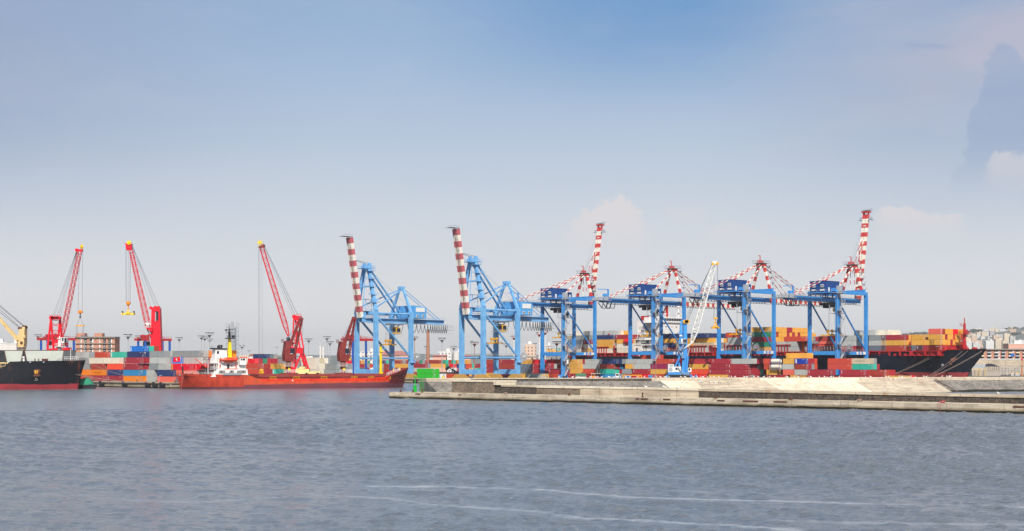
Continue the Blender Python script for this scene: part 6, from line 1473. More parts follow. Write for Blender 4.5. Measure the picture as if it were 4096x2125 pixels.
b = MB(); b.beam(p(309, 1001, 0), p(330, 1004, 0), 1.3, 1.0); b.tube(p(308, 1001, -.8), p(308, 1001, .8), .75, 10); b.box(*(p(321, 1008, -.7)), *(p(331, 998, .7))); b.build('jib_head', ['crane_red'], t)
drum(t, p(327, 988), .95, 'lemon_yellow', 1.25, (.8, .6, 0))
wires(t, [(p(307, 1004, a), p(q, 1270, a)) for a, q in ((-.3, 210), (-.1, 216), (.1, 226), (.3, 232), (.5, 238))] + [(p(307, 1004, .6), p(250, 1290, .6))])
wires(t, [(p(331, 1003), p(329.5, 1246)), (p(318, 1030), p(312, 1246))], .06, name='hoist_ropes')
b = MB(); b.box(*p(312, 1253, -.5), *p(330, 1246, .5)); b.ball(p(321, 1248), .85); b.tube(p(321, 1253), p(321, 1262), .28, 6, 1); b.ball(p(321, 1268), .5, 1); b.build('hook_block', ['mark_orange', 'dark_steel'], t)
wires(t, [(p(321, 1268), p(308, 1301)), (p(321, 1268), p(334, 1301))] + [(p(a, 1304), p(a - .5, 1350)) for a in (305, 309, 331, 335.5)], .06, name='slings')
b = MB(); b.beam(p(305, 1303), p(336, 1303), .5, .45)
for a in (307, 320, 334): b.box(*p(a - 2, 1306, -.4), *p(a + 2, 1300, .4))
b.build('lifting_beam', ['spreader_yellow'], t)
b = MB(); b.hexa([p(255, 1373, -3.4), p(276, 1371, -3.4), p(276, 1371, -1.4), p(255, 1373, -1.4), p(252, 1350, -3.4), p(277, 1352, -3.4), p(277, 1352, -1.4), p(252, 1350, -1.4)]); cb = b.build('cab', ['ship_white'], t)
for q in ((258, 1352, 264, 1366), (267, 1353, 276, 1371)): b = MB(); b.box(*p(q[0], q[3], -3.5), *p(q[2], q[1], -3.38)); b.build('cab_window', ['glass_dark'], cb)
# middle red crane with solid tower
d = 650; p = mk(626, d)
t = thing('harbour_crane', 'red mobile crane with solid box tower and yellow spreader hanging', 'crane', (X(626, d), d, GZ), 0, HG)
carrier(t, ['crane_red', 'black_rubber'], -8, 8)
b = MB(); b.hexa([p(605, 1440, -1.9), p(649, 1440, -1.9), p(649, 1440, 1.9), p(605, 1440, 1.9), p(609, 1233, -1.6), p(642, 1233, -1.6), p(642, 1233, 1.6), p(609, 1233, 1.6)])
b.hexa([p(601, 1238, -1.3), p(612, 1238, -1.3), p(612, 1238, 1.3), p(601, 1238, 1.3), p(599, 1231, -1.3), p(612, 1229, -1.3), p(612, 1229, 1.3), p(599, 1231, 1.3)])
for a in (603, 622, 634): b.tube(p(a, 1230, -1), p(a, 1230, 1), .62 if a > 610 else .45, 10)
tw = b.build('tower', ['crane_red'], t)
b = MB(); b.box(*p(625, 1284, -1.75), *p(637, 1246, -1.62)); b.build('slot_shade_plate', ['machine_black'], tw)  # black plate stands in for the shade inside the tower slot
b = MB(); b.box(*p(624.5, 1286, -1.85), *p(628, 1250, -1.76)); b.build('ladder', ['galvanised'], tw)
b = MB(); b.lattice(p(598, 1330), p(524, 1004), 2.3, 2.3, 24, .15, .075, 0, 1.35, 1.6, (0, 1, 0)); b.build('jib', ['lattice_red'], t)
b = MB(); b.hexa([p(507, 1002, -.9), p(528, 1002, -.9), p(528, 1002, .9), p(507, 1002, .9), p(503, 974, -.9), p(529, 976, -.9), p(529, 976, .9), p(503, 974, .9)]); b.tube(p(496, 975), p(504, 975), .1, 5); b.build('jib_head', ['crane_red'], t)
drum(t, p(519, 972, -1.1), .95, 'lemon_yellow', None); drum(t, p(513, 971, .4), .75, 'lemon_yellow', None, (.6, .8, 0))
wires(t, [(p(530, 985, a), p(q, 1229, a)) for a, q in ((-.5, 621), (.5, 623), (-.3, 634), (.3, 637))] + [(p(528, 985), p(604, 1229))])
wires(t, [(p(503.5, 985, a), p(505, 1206, a)) for a in (-.4, .4)] + [(p(521, 1006, a), p(520, 1206, a)) for a in (-.4, .4)] + [(p(513, 1000), p(513, 1208))], .045, name='hoist_ropes')
b = MB(); b.hexa([p(505, 1215, -.5), p(521, 1215, -.5), p(521, 1215, .5), p(505, 1215, .5), p(504, 1207, -.5), p(522, 1207, -.5), p(522, 1207, .5), p(504, 1207, .5)]); b.ball(p(513, 1216), .9); b.tube(p(513, 1220), p(513, 1236), .22, 6); b.build('hook_block', ['mark_orange'], t)
b = MB(); b.beam(p(489, 1257), p(537, 1257), 1.1, .75); b.beam(p(513, 1236), p(506, 1254), .3); b.beam(p(513, 1236), p(520, 1254), .3); b.box(*p(505, 1256, -.9), *p(521, 1250, .9))
for a in (490, 536): b.box(*p(a - 2, 1260, -1.2), *p(a + 2, 1252, 1.2)); b.ball(p(a, 1248), .45, 1)
b.build('spreader', ['lemon_yellow', 'dark_steel'], t)
b = MB(); b.box(*p(586, 1310, -3.0), *p(609, 1293, -.8)); cb = b.build('cab', ['ship_white'], t)
b = MB(); b.box(*p(587, 1305, -3.1), *p(591, 1297, -2.98)); b.box(*p(603, 1309, -3.1), *p(606, 1296, -2.98)); b.build('cab_window', ['glass_dark'], cb)
b = MB(); b.hexa([p(596, 1316, -3), p(614, 1330, -3), p(614, 1330, -.6), p(596, 1316, -.6), p(583, 1312, -3), p(617, 1312, -3), p(617, 1312, -.6), p(583, 1312, -.6)]); b.beam(p(600, 1336, -1), p(606, 1346, -1), .5); b.rail([p(584, 1311, -3.1), p(609, 1311, -3.1)], 1.0, .05, 1); b.build('cab_bracket', ['crane_red'], t)
b = MB(); b.tube(p(598, 1334), p(607, 1396), .38, 10); b.build('luffing_cylinder', ['galvanised'], t)
# right red crane behind the coaster
d = 655; p = mk(1196, d)
t = thing('harbour_crane', 'red lattice mobile crane on portal legs behind the red ship', 'crane', (X(1196, d), d, GZ), 0, HG)
b = MB(); b.hexa([p(1168, 1412, -2.2), p(1214, 1416, -2.2), p(1214, 1416, 2.2), p(1168, 1412, 2.2), p(1166, 1388, -2.2), p(1214, 1392, -2.2), p(1214, 1392, 2.2), p(1166, 1388, 2.2)]); b.box(*p(1160, 1376, -1.6), *p(1192, 1370, 1.6)); b.build('machine_deck', ['crane_red'], t)
for (x0, y0, x1, y1, yy) in ((1178, 1410, 1170, 1472, -2), (1208, 1412, 1184, 1472, -2), (1206, 1412, 1224, 1472, -2), (1212, 1414, 1229, 1472, 2.4), (1180, 1410, 1178, 1476, 2.4)):
    b = MB(); b.beam(p(x0, y0, yy * .7), p(x1, y1, yy), .8, .8); b.box(*p(x1 - 7, 1494, yy - .6), *p(x1 + 7, 1472, yy + .6)); b.build('portal_leg', ['crane_red'], t)
b = MB(); b.beam(p(1166, 1472, -2), p(1186, 1472, -2), .6); b.box(*p(1218, 1462, -2.8), *p(1231, 1447, -2.5)); b.beam(p(1176, 1442, -2), p(1200, 1440, -2), .5); b.build('portal_beam', ['crane_red'], t)
for (x0, y0, x1, y1, yy) in ((1176, 1276, 1172, 1388, -1.2), (1194, 1284, 1213, 1394, 1.0), (1190, 1284, 1184, 1388, -1.2), (1180, 1276, 1198, 1392, 1.0)):
    b = MB(); b.beam(p(x0, y0, yy * .6), p(x1, y1, yy), .62, .62); b.build('tower_leg', ['crane_red'], t)
b = MB()
for k in (1300, 1330, 1358): f = (k - 1280) / 110; b.beam(p(1176 - 3 * f, k, -1), p(1194 + 17 * f, k, .9), .25)
b.build('tower_bracing', ['lattice_red'], t)
b = MB(); b.hexa([p(1174, 1280, -1), p(1198, 1284, -1), p(1198, 1284, 1), p(1174, 1280, 1), p(1174, 1264, -1), p(1196, 1264, -1), p(1196, 1264, 1), p(1174, 1264, 1)]); b.tube(p(1178, 1268, -1.1), p(1178, 1268, 1.1), 1.0, 12); b.box(*p(1188, 1268, -1.2), *p(1206, 1264, 1.2)); b.rail([p(1188, 1264, -1.2), p(1206, 1264, -1.2)], .9, .05, .8); b.beam(p(1194, 1281), p(1204, 1279), .5); b.build('tower_head', ['crane_red'], t)
b = MB(); b.lattice(p(1154, 1344), p(1047, 992), 2.1, 2.4, 25, .15, .075, 0, 1.7, 1.9, (0, 1, 0)); b.beam(p(1152, 1344, -1), p(1152, 1344, 1), .6); b.build('jib', ['lattice_red'], t)
b = MB(); b.beam(p(1036, 988), p(1054, 984), 1.4, 1.0); b.tube(p(1053, 984, -.8), p(1053, 984, .8), .85, 12); b.tube(p(1042, 988, -.8), p(1042, 988, .8), .65, 10); b.tube(p(1030, 991), p(1040, 990), .1, 5); b.build('jib_head', ['ship_crane_red'], t)
drum(t, p(1041, 972, -.8), .78, 'lemon_yellow', 1.35)
wires(t, [(p(1058, 985, a), p(q, r_, a)) for a, q, r_ in ((-.4, 1180, 1264), (-.1, 1182, 1264), (.3, 1190, 1262), (.5, 1192, 1262))] + [(p(1054, 986), p(1172, 1268))])
wires(t, [(p(a, 992, 0), p(b_, 1478, 0)) for a, b_ in ((1034, 1035), (1037.5, 1040), (1047, 1050))], .05, name='hoist_ropes')
b = MB(); b.ball(p(1046, 1484), 1.0, 0); b.ball(p(1042, 1492, .2), .75); b.ball(p(1050, 1492, -.2), .75); b.tube(p(1046, 1476), p(1046, 1484), .3, 6); b.build('grab', ['spreader_yellow'], t)
b = MB(); b.box(*p(1165, 1369, -2.6), *p(1180, 1350, -.6)); cb = b.build('cab', ['ship_white'], t); b = MB(); b.box(*p(1149, 1370, -2.6), *p(1164, 1350, -.8)); b.build('cab_window', ['glass_dark'], cb)
# white and blue mobile crane on the quay
d = 704; p = mk(2722, d)
t = thing('harbour_crane', 'blue mobile harbour crane with white lattice jib and orange spreader', 'crane', (X(2722, d), d, GZ - 2), 0)
p0 = p; p = lambda px, py, y=0.0: p0(px, py, y) + Vector((0, 0, 2))
BW = ['steel_blue', 'ship_white', 'galvanised', 'spreader_yellow']
b = MB(); b.box(*p(2668, 1513, -2.4), *p(2757, 1499, 2.4), 0)
for i in range(9):
    x = p(2674 + i * 9.6, 1509)
    for s in (-1, 1): b.tube((x.x, s * 2.4 - .3, x.z), (x.x, s * 2.4 + .3, x.z), .6, 10, 0)
b.build('carrier', ['machine_black'], t)
for a0, a1 in ((2661, 2668), (2757, 2765), (2776, 2783)): b = MB(); b.box(*p(a0, 1520, -4.5), *p(a1, 1500, -2.2)); b.box(*p(a0 - 2, 1520, -4.4), *p(a0 + 3, 1509, -3.2), 3); b.build('outrigger', BW, t)
b = MB(); b.box(*p(2671, 1499, -2), *p(2757, 1489, 2)); b.build('slewing_deck', ['steel_blue'], t)
b = MB(); b.box(*p(2671, 1489, -2), *p(2694, 1457, 2)); b.box(*p(2694, 1488, -1.9), *p(2722, 1467, 1.9)); mh = b.build('machinery_house', ['ship_white'], t); b = MB(); b.box(*p(2750, 1488, -1.9), *p(2764, 1472, 1.9)); b.build('driver_cab', ['ship_white'], t)
b = MB(); b.box(*p(2674, 1486, -2.08), *p(2688, 1470, -1.98), 0); b.box(*p(2675, 1466, -2.08), *p(2691, 1459, -1.98), 0); b.build('louvre', ['galvanised'], mh)
b = MB(); b.box(*p(2700, 1480, -2.0), *p(2708, 1471, -1.88)); b.box(*p(2752, 1482, -2), *p(2759, 1474, -1.88)); b.build('window', ['glass_dark'], mh)
for (x0, y0, x1, y1, w0, yy) in ((2700, 1466, 2722, 1418, .8, -1.2), (2724, 1494, 2712, 1420, .9, 1.2), (2728, 1494, 2733, 1420, .9, -1.2), (2744, 1494, 2750, 1425, .9, -1.2)):
    b = MB(); b.beam(p(x0, y0, yy), p(x1, y1, yy), w0, w0); b.build('tower_strut', ['steel_blue'], t)
b = MB(); b.beam(p(2741, 1494, .6), p(2741, 1290, .4), 2.2, 2.4, w2=1.6, h2=1.8); b.beam(p(2719, 1425, -.8), p(2723, 1290, -.4), 1.9, 1.6, w2=.8, h2=.9)
for k in (1300, 1325, 1350, 1380, 1405): b.beam(p(2721, k, -.4), p(2740, k, .4), .3)
b.build('tower', ['steel_blue'], t)
b = MB(); b.box(*p(2716, 1346, -1.7), *p(2727, 1341, -1.5)); b.build('tower_band', ['ship_white'], t)
b = MB(); b.beam(p(2722, 1284, 0), p(2750, 1287, 0), .7, 1.0); b.build('tower_head', ['steel_blue'], t)
for a in (2738, 2745, 2750): b = MB(); b.tube(p(a, 1287, -1.2), p(a, 1287, 1.2), .95, 12); b.build('sheave', ['spreader_yellow'], t)
b = MB(); b.box(*p(2722, 1374, -2.6), *p(2740, 1356, -.8)); cb = b.build('cab', ['ship_white'], t); b = MB(); b.box(*p(2729, 1372, -2.72), *p(2744, 1358, -2.58)); b.build('cab_window', ['glass_dark'], cb)
b = MB()
for (x0, y0, x1, y1) in ((2703, 1375, 2720, 1402), (2720, 1402, 2734, 1378), (2711, 1405, 2728, 1432), (2710, 1470, 2730, 1496)): b.beam(p(x0, y0, -2.4), p(x1, y1, -2.4), .7, .2); b.tube(p(x0, y0 - 7, -2.7), p(x1, y1 - 7, -2.7), .07, 4)
for (x0, x1, y0) in ((2702, 2740, 1375), (2703, 2733, 1402), (2724, 2736, 1432), (2716, 2752, 1499), (2742, 2766, 1502)): b.box(*p(x0, y0 + .8, -2.8), *p(x1, y0, -1.6)); b.rail([p(x0, y0, -2.8), p(x1, y0, -2.8)], 1.1, .05, 1.0)
for a in (2703, 2733): b.tube(p(a, 1375, -2.6), p(a, 1402, -2.6), .07, 4)
b.build('stairs', ['galvanised'], t)
b = MB(); b.lattice(p(2766, 1372), p(2855, 1064), 2.7, 2.6, 24, .25, .14, 0, 1.9, 1.8, (0, 1, 0)); b.build('jib', ['crane_white'], t)
b = MB(); b.beam(p(2766, 1372, -1), p(2736, 1394, -1), .4); b.beam(p(2766, 1372, 1), p(2736, 1394, 1), .4); b.build('jib_foot', ['crane_white'], t)
b = MB(); b.box(*p(2848, 1058, -.9), *p(2868, 1046, .9)); b.tube(p(2851, 1057, -1.1), p(2851, 1057, 1.1), .75, 10, 1); b.tube(p(2868, 1055, -1.1), p(2868, 1055, 1.1), .75, 10, 1); b.build('jib_head', ['crane_white', 'spreader_yellow'], t)
wires(t, [(p(2848, 1056, a), p(q, 1284, a)) for a, q in ((-.5, 2736), (-.2, 2741), (.2, 2746), (.5, 2750), (.7, 2752))]); b = MB(); b.tube(p(2762, 1380, .8), p(2750, 1428, .4), .25, 7); b.build('luffing_cylinder', ['galvanised'], t)
wires(t, [(p(2856, 1058, a), p(2856, 1270, a)) for a in (-.4, .4)] + [(p(2870, 1056, a), p(2869, 1270, a)) for a in (-.4, .4)], .05, name='hoist_ropes')
b = MB(); b.box(*p(2855, 1277, -.6), *p(2870, 1270, .6)); b.tube(p(2862, 1277), p(2862, 1288), .3, 6); b.beam(p(2862, 1288), p(2855, 1306), .45); b.beam(p(2862, 1288), p(2868, 1306), .45); b.beam(p(2845, 1312, -1.2), p(2877, 1311, 1.2), 1.0, .8); b.box(*p(2852, 1310, -1), *p(2872, 1304, 1)); b.build('spreader', ['spreader_yellow'], t)

# rubber-tyred yard gantries, red over blue
def yard_gantry(px, d, label, span=17.5, wd=8.5, hgt=22.5, cab=0.3):
    t = thing('yard_gantry', label, 'gantry', (X(px, d), d, GZ), math.radians(45), 'red and blue yard gantries')
    for sx in (-1, 1):
        for sy in (-1, 1):
            b = MB(); b.box(sx * span / 2 - .55, sy * wd / 2 - .5, 1.6, sx * span / 2 + .55, sy * wd / 2 + .5, hgt); b.build('leg', ['steel_rtg_blue'], t)
            b = MB()
            for k in (-1.2, 1.2): b.tube((sx * span / 2 - .4, sy * wd / 2 + k, .75), (sx * span / 2 + .4, sy * wd / 2 + k, .75), .75, 12)
            b.build('wheel', ['black_rubber'], t)
        b = MB(); b.box(sx * span / 2 - .5, -wd / 2 - 2, 1.6, sx * span / 2 + .5, wd / 2 + 2, 2.6); b.build('sill_beam', ['steel_rtg_blue'], t)
        b = MB(); b.beam((sx * span / 2, -wd / 2, 13), (sx * span / 2, wd / 2, 13), .3); b.build('strut', ['steel_rtg_blue'], t)
    for sy in (-1, 1):
        b = MB(); b.box(-span / 2 - 2.5, sy * wd / 2 - .6, hgt, span / 2 + 1.2, sy * wd / 2 + .6, hgt + 1.5); b.rail([(-span / 2 - 2.5, sy * wd / 2, hgt + 1.5), (span / 2 + 1.2, sy * wd / 2, hgt + 1.5)], 1.1, .05, 1.6); b.build('main_beam', ['rtg_red'], t)
    c = (cab - .5) * span
    b = MB(); b.box(c - 4, -wd / 2 - .5, hgt + 1.7, c + 4, wd / 2 + .5, hgt + 2.2); b.box(c - 2, -2, hgt + 2.2, c + .6, 1, hgt + 3.6); b.box(c + 1.6, -1, hgt + 2.2, c + 3, 2, hgt + 4.0); b.tube((c - 3, -1.5, hgt + 3.0), (c - 3, 1.5, hgt + 3.0), .85, 10); b.rail([(c - 4, -wd / 2 - .5, hgt + 2.2), (c + 4, -wd / 2 - .5, hgt + 2.2)], 1.2, .06, 1.2); tr = b.build('trolley', ['rtg_red'], t)
    b = MB(); b.box(c - 3, -3, hgt - 3.2, c + 1, -.6, hgt - .4); b.build('cab', ['dark_steel'], tr)
    b = MB(); b.box(c - 2, -5.5, 10.5, c + 1.4, 5.5, 11.6); b.box(c - 1.5, -3, 12.6, c + 1, 3, 13.4); b.build('spreader', ['spreader_yellow'], t)
    b = MB()
    for q in (-2.5, 2.5): b.tube((c, q, 13.4), (c, q, hgt + 1.8), .08, 4)
    b.build('hoist_ropes', ['wire'], t)
yard_gantry(230, 885, 'red and blue yard gantry behind the leftmost red crane', cab=.3)
yard_gantry(616, 905, 'red and blue yard gantry behind the solid red crane tower', cab=.2)
yard_gantry(1438, 905, 'red and blue yard gantry behind the dark red ship cranes', cab=.15)

# ---------------------------------------------------------------- town, hills, light masts, small port furniture
def ridge_y(px):
    return float(np.interp(px, [-800, 600, 1300, 1700, 2100, 2500, 2850, 3300, 3700, 3860, 3960, 4096, 4700, 5600], [1432, 1430, 1424, 1420, 1424, 1405, 1380, 1366, 1348, 1340, 1336, 1324, 1310, 1320]))
def hill_z(px, d):
    t = min(1, max(0, (d - 2600) / 5800)); t = t * t * (3 - 2 * t) if d < 8400 else max(.3, 1 - (d - 8400) / 6000)
    return GZ - .6 + max(0, (CH + (HY - ridge_y(px)) / F * 8400) - GZ) * t
b = MB(); ds = [2600 + i * 215 for i in range(40)]; pxs = list(range(-900, 5700, 55)); hr = np.random.default_rng(3); n0 = len(pxs)
for d in ds:
    for px in pxs:
        z = hill_z(px, d); k = (z - GZ); z += k * .10 * math.sin(px * .021 + d * .004) * math.sin(px * .047 - d * .0031) + hr.uniform(-1, 1) * k * .035
        b.v.append((X(px, d), d, z))
for i in range(len(ds) - 1):
    for j in range(n0 - 1): k = i * n0 + j; b.f.append((k, k + 1, k + n0 + 1, k + n0)); b.m.append(0)
paint('hillside', (.12, .15, .14, 1), .9, .6, (.20, .20, .17, 1), .012, vary=0, streak=False)  # lightened and blued: distance haze put into the base colour
o = b.build('hills', ['hillside'], None, True); tag(o, kind='structure')

BL = {'block_cream': 'cream', 'block_white': 'white', 'block_peach': 'peach', 'block_grey': 'pale grey'}
def block(px, d, w_, h, dep, mat, label, grp=None, rz=0.0, z=None, name='apartment_block', top=True, cat='building'):
    z = (hill_z(px, d) if d > 2600 else GZ) if z is None else z
    b = MB(); b.box(-w_ / 2, 0, -6, w_ / 2, dep, h)
    o = b.build(name, [mat]); o.location = (X(px, d), d, z); o.rotation_euler = (0, 0, rz); tag(o, label, cat, grp)
    if top:
        r = MB(); r.box(-w_ / 2 - .2, -.2, h + .01, w_ / 2 + .2, dep + .2, h + .6); x = w_ * random.uniform(-.25, .2); r.box(x, dep * .3, h + .6, x + w_ * .25, dep * .6, h + 3.2); r.build('roof', ['facade_cream' if 'cream' in mat else 'facade_white'], o)
    return o
tr_ = random.Random(21)
kinds = list(BL)
def ylev(y, d): return CH + (HY - y) / F * d
def bl_at(px0, px1, y0, d, mat, label, grp=None, **kw):
    """a block standing between two photo columns with its roof at row y0"""
    w_ = (px1 - px0) / F * d; px = (px0 + px1) / 2; zb = hill_z(px, d) if d > 2600 else GZ
    return block(px, d, w_, ylev(y0, d) - zb, min(14, max(8, w_ * .6)), mat, label, grp, **kw)
HB = 'apartment blocks on the hillside beyond the black bow'
for (a, c, y, d, m_, lb_) in ((3862, 3884, 1352, 4370, 'block_cream', 'tall cream block just right of the black ship foremast'), (3886, 3908, 1342, 4750, 'block_peach', 'peach tower block near the black ship foremast'),
        (3858, 3890, 1368, 3800, 'block_white', 'wide white block low behind the black bow'), (3893, 3921, 1372, 3705, 'block_white', 'long white block with dense windows above the bow tip'),
        (3974, 3996, 1341, 4750, 'block_peach', 'tall peach tower left of the highest cream tower'), (4017, 4040, 1336, 4655, 'block_cream', 'highest cream stepped tower on the hillside'),
        (4040, 4062, 1347, 4560, 'block_grey', 'pale grey tower right of the highest cream tower'), (3982, 4010, 1357, 3990, 'block_cream', 'cream block with long balconies below the peach tower'),
        (4010, 4030, 1364, 3800, 'block_cream', 'plain cream block below the highest tower'), (3944, 3976, 1364, 3895, 'block_white', 'broad white block left of the balconied cream block'), (4064, 4100, 1363, 4085, 'block_white', 'white block at the right edge below the hilltop')):
    bl_at(a, c, y, d, m_, lb_, HB)
for i in range(190):
    px = tr_.uniform(3640, 4330) if i < 160 else tr_.uniform(2780, 3560); d = tr_.uniform(3000, 8000); m_ = tr_.choice(kinds); h = tr_.uniform(9, 26); w_ = tr_.uniform(16, 44)
    block(px, d, w_, h, 12, m_, 'small %s house among trees on the hazy hillside' % BL[m_], 'small %s houses on the hillside' % BL[m_], tr_.uniform(-.5, .5), name='hillside_house', top=tr_.random() < .5)
# crowns of leaf clumps
def crown_mesh(seed, n=420, lump=7):
    r = random.Random(seed); b = MB(); cs = [(r.gauss(0, .55), r.gauss(0, .55), r.uniform(-.35, .55), r.uniform(.38, .62)) for _ in range(lump)]
    for _ in range(n):
        c = r.choice(cs); v = Vector((r.gauss(0, 1), r.gauss(0, 1), r.gauss(0, 1))).normalized() * c[3] * r.uniform(.55, 1.05); p = Vector(c[:3]) + Vector((v.x, v.y, v.z * .8))
        e = Vector((r.gauss(0, 1), r.gauss(0, 1), r.gauss(0, .7))).normalized(); f = e.cross(Vector((r.gauss(0, 1), r.gauss(0, 1), r.gauss(0, 1)))).normalized(); s_ = r.uniform(.09, .20)
        b.face([p - e * s_, p + f * s_ * .6, p + e * s_, p - f * s_ * .6])
    return b.mesh('crown', ['foliage'])
CRN = [crown_mesh(k) for k in range(5)]
trunk = MB(); trunk.tube((0, 0, 0), (0, 0, .55), .09, 7, 0, .05); trunk.beam((0, 0, .4), (.35, .1, .85), .05); trunk.beam((0, 0, .45), (-.3, -.2, .9), .05); trunkm = trunk.mesh('trunk', ['bark'])
def tree(px, d, h, wd, label, grp=None, z=None):
    z = (hill_z(px, d) if d > 2600 else GZ) if z is None else z
    t = thing('tree', label, 'tree', (X(px, d), d, z - .1), tr_.uniform(0, 6), grp)
    o = bpy.data.objects.new('trunk', trunkm); COL.objects.link(o); o.parent = t; o.scale = (h * .45, h * .45, h)
    c = bpy.data.objects.new('crown', tr_.choice(CRN)); COL.objects.link(c); c.parent = t; c.location = (0, 0, h * .62); c.scale = (wd / 2, wd / 2, h * .45); return t
tree(1050, 820, 9.5, 15, 'round dark green tree behind the red containers and the grab')
for px, d in ((2110, 1150), (2160, 1180), (3930, 1500), (3905, 1550)): tree(px, d, 8, 9, 'dark tree between low buildings far behind the yard', 'far trees')
for i in range(80): tree(tr_.uniform(3600, 4300), tr_.uniform(3400, 8300), tr_.uniform(15, 28), tr_.uniform(22, 60), 'dark tree clump between houses on the hazy hillside', 'hillside trees')
# far low town along the horizon left of the hill
for i in range(46):
    px = tr_.uniform(-200, 2900); d = tr_.uniform(1350, 3000); m_ = tr_.choice(kinds); block(px, d, tr_.uniform(14, 46), tr_.uniform(9, 15) if d < 2200 else tr_.uniform(14, 22), 14, m_, 'low %s building along the hazy horizon beyond the yard' % BL[m_], 'low %s buildings on the horizon' % BL[m_], 0, z=GZ, name='distant_building', top=tr_.random() < .4)

# brick apartment house behind the leftmost red crane
d = 1000; s_ = F / d
t = thing('apartment_house', 'brick apartment house with concrete floors behind the hanging hook beam', 'building', (X(302, d), d, GZ), 0)
Lb = 158 / s_; hb = ylev(1351, d) - GZ
b = MB(); b.box(0, 0, 0, Lb, 12, hb); b.build('wall', ['brick'], t)
for zz in [ylev(y, d) - GZ for y in (1413, 1393, 1374)]: b = MB(); b.box(-.15, -.8, zz - .3, Lb + .15, 0, zz + .15); b.build('floor_slab', ['concrete_grey'], t)
b = MB(); b.box(-.3, -1.2, hb, Lb + .3, 12.2, hb + .7)
for k in range(9): x = Lb * k / 8; b.box(x - .2, -1.0, hb - 1.1, x + .2, -.1, hb)
b.build('roof', ['concrete_grey'], t)
for x0, x1 in ((-.2, 5.8), (12.6, 18.2)): b = MB(); b.box(x0, 2, hb + .7, x1, 8, hb + 3.2); b.build('roof_hut', ['brick'], t)
for yt, yb in ((1378, 1392), (1397, 1411), (1356, 1373)):
    z0, z1 = ylev(yb, d) - GZ + .25, ylev(yt, d) - GZ
    for px in (342, 364, 418, 439): b = MB(); x = (px - 302) / s_; b.box(x - .95, -.06, z0, x + .95, .3, z1); q = b.build('recess_shade_panel', ['machine_black'], t); e = MB(); e.rail([(x - .95, -.75, z0), (x + .95, -.75, z0)], 1.0, .05, .5); e.ball((x + tr_.uniform(-.6, .6), -.5, z0 + tr_.uniform(.6, 1.5)), .38); e.build('balcony_rail', ['sign_white' if tr_.random() < .6 else 'pole_grey'], q)  # near-black panels give the balcony recesses their shade by colour
    for px in (325, 371, 399, 446): b = MB(); x = (px - 302) / s_; b.box(x - .45, -.08, z0, x + .45, .1, z1 - .1); b.build('shutter', ['facade_white'], t)
# pale office at far left
o = bl_at(-40, 28, 1374, 980, 'facade_white', 'white office with blue roof band at the left edge', name='office_building'); b = MB(); w_ = 68 / F * 980; b.box(-w_ / 2, -.1, 13.0, w_ / 2, -.02, 14.4); b.build('window', ['blue_panel'], o)
o = bl_at(24, 66, 1376, 960, 'facade_white', 'beige office behind the cream ship crane', name='office_building')
for x in (-1.8, 2.5): b = MB(); b.box(x - .5, -.1, 5, x + .5, -.02, 13); b.build('window', ['glass_dark'], o)
# silo tower wrapped in scaffolding behind the yellow mast
d = 930; s_ = F / d; t = thing('silo_tower', 'grey scaffolded silo tower behind the yellow ship mast', 'tower', (X(930, d), d, GZ), 0); hh = ylev(1312, d) - GZ
b = MB(); b.tube((0, 0, 0), (0, 0, hh), 2.3, 14); b.tube((-.2, 0, hh), (-.2, 0, hh + 4), .9, 8); b.build('silo', ['galvanised'], t)
b = MB()
for x in (-3.4, 0, 3.4):
    for y in (-3, 3): b.tube((x, y, 0), (x, y, hh + (3.5 if x else 1)), .16, 5)
for k in range(12):
    z = 2 + k * (hh - 2) / 11
    for y in (-3, 3): b.tube((-3.4, y, z), (3.4, y, z), .12, 4); b.tube((-3.4, y, z), (0, y, z + 2), .09, 4); b.tube((3.4, y, z), (0, y, z + 2), .09, 4)
b.build('scaffold', ['galvanised'], t)
# chimney, tank, sheds
d = 1500; t = thing('chimney', 'tall slim brick chimney behind the green containers', 'chimney', (X(1712, d), d, GZ), 0); b = MB(); b.tube((0, 0, 0), (0, 0, ylev(1322, d) - GZ), 2.2, 14, 0, 1.45); b.build('shaft', ['pole_rust'], t); b = MB(); zt = ylev(1322, d) - GZ; b.tube((0, 0, zt), (0, 0, zt + 1), 1.6, 14); b.build('rim', ['concrete_grey'], t)
d = 1250; t = thing('storage_tank', 'round white storage tank left of the larger pale blue crane', 'tank', (X(1826, d), d, GZ), 0); b = MB(); zt = ylev(1411, d) - GZ; b.tube((0, 0, 0), (0, 0, zt), 3.3, 20); b.build('shell', ['facade_white'], t); b = MB(); b.tube((0, 0, zt), (0, 0, zt + .5), 3.4, 20, 0, 1.0); b.build('roof', ['facade_white'], t)
bl_at(1755, 1806, 1408, 1300, 'block_white', 'white factory behind the lamp mast left of the white tank', name='factory'); bl_at(1820, 1838, 1409, 1330, 'facade_white', 'white annex behind the round tank', name='factory')
bl_at(1405, 1522, 1409, 1180, 'block_white', 'long white terminal building behind the pale blue crane legs', name='terminal_building')
def gable(px0, px1, y0, y1, d, wall_, roof_, label, name='warehouse'):
    w_ = (px1 - px0) / F * d; t = thing(name, label, 'warehouse', (X(px0, d), d, GZ), 0); e = ylev(y1, d) - GZ; r = ylev(y0, d) - GZ
    b = MB(); b.box(0, 0, 0, w_, 18, e); b.build('wall', [wall_], t); b = MB(); b.hexa([(-.4, -.6, e), (w_ + .4, -.6, e), (w_ + .4, 18.6, e), (-.4, 18.6, e), (-.2, 8.8, r), (w_ + .2, 8.8, r), (w_ + .2, 9.2, r), (-.2, 9.2, r)]); b.build('roof', [roof_], t); return t
gable(1528, 1608, 1404, 1422, 1150, 'facade_pink', 'roof_red', 'pinkish gabled warehouse between the pale blue crane legs'); gable(1600, 1640, 1408, 1420, 1120, 'facade_pink', 'roof_red', 'smaller pinkish warehouse right of the gabled one')
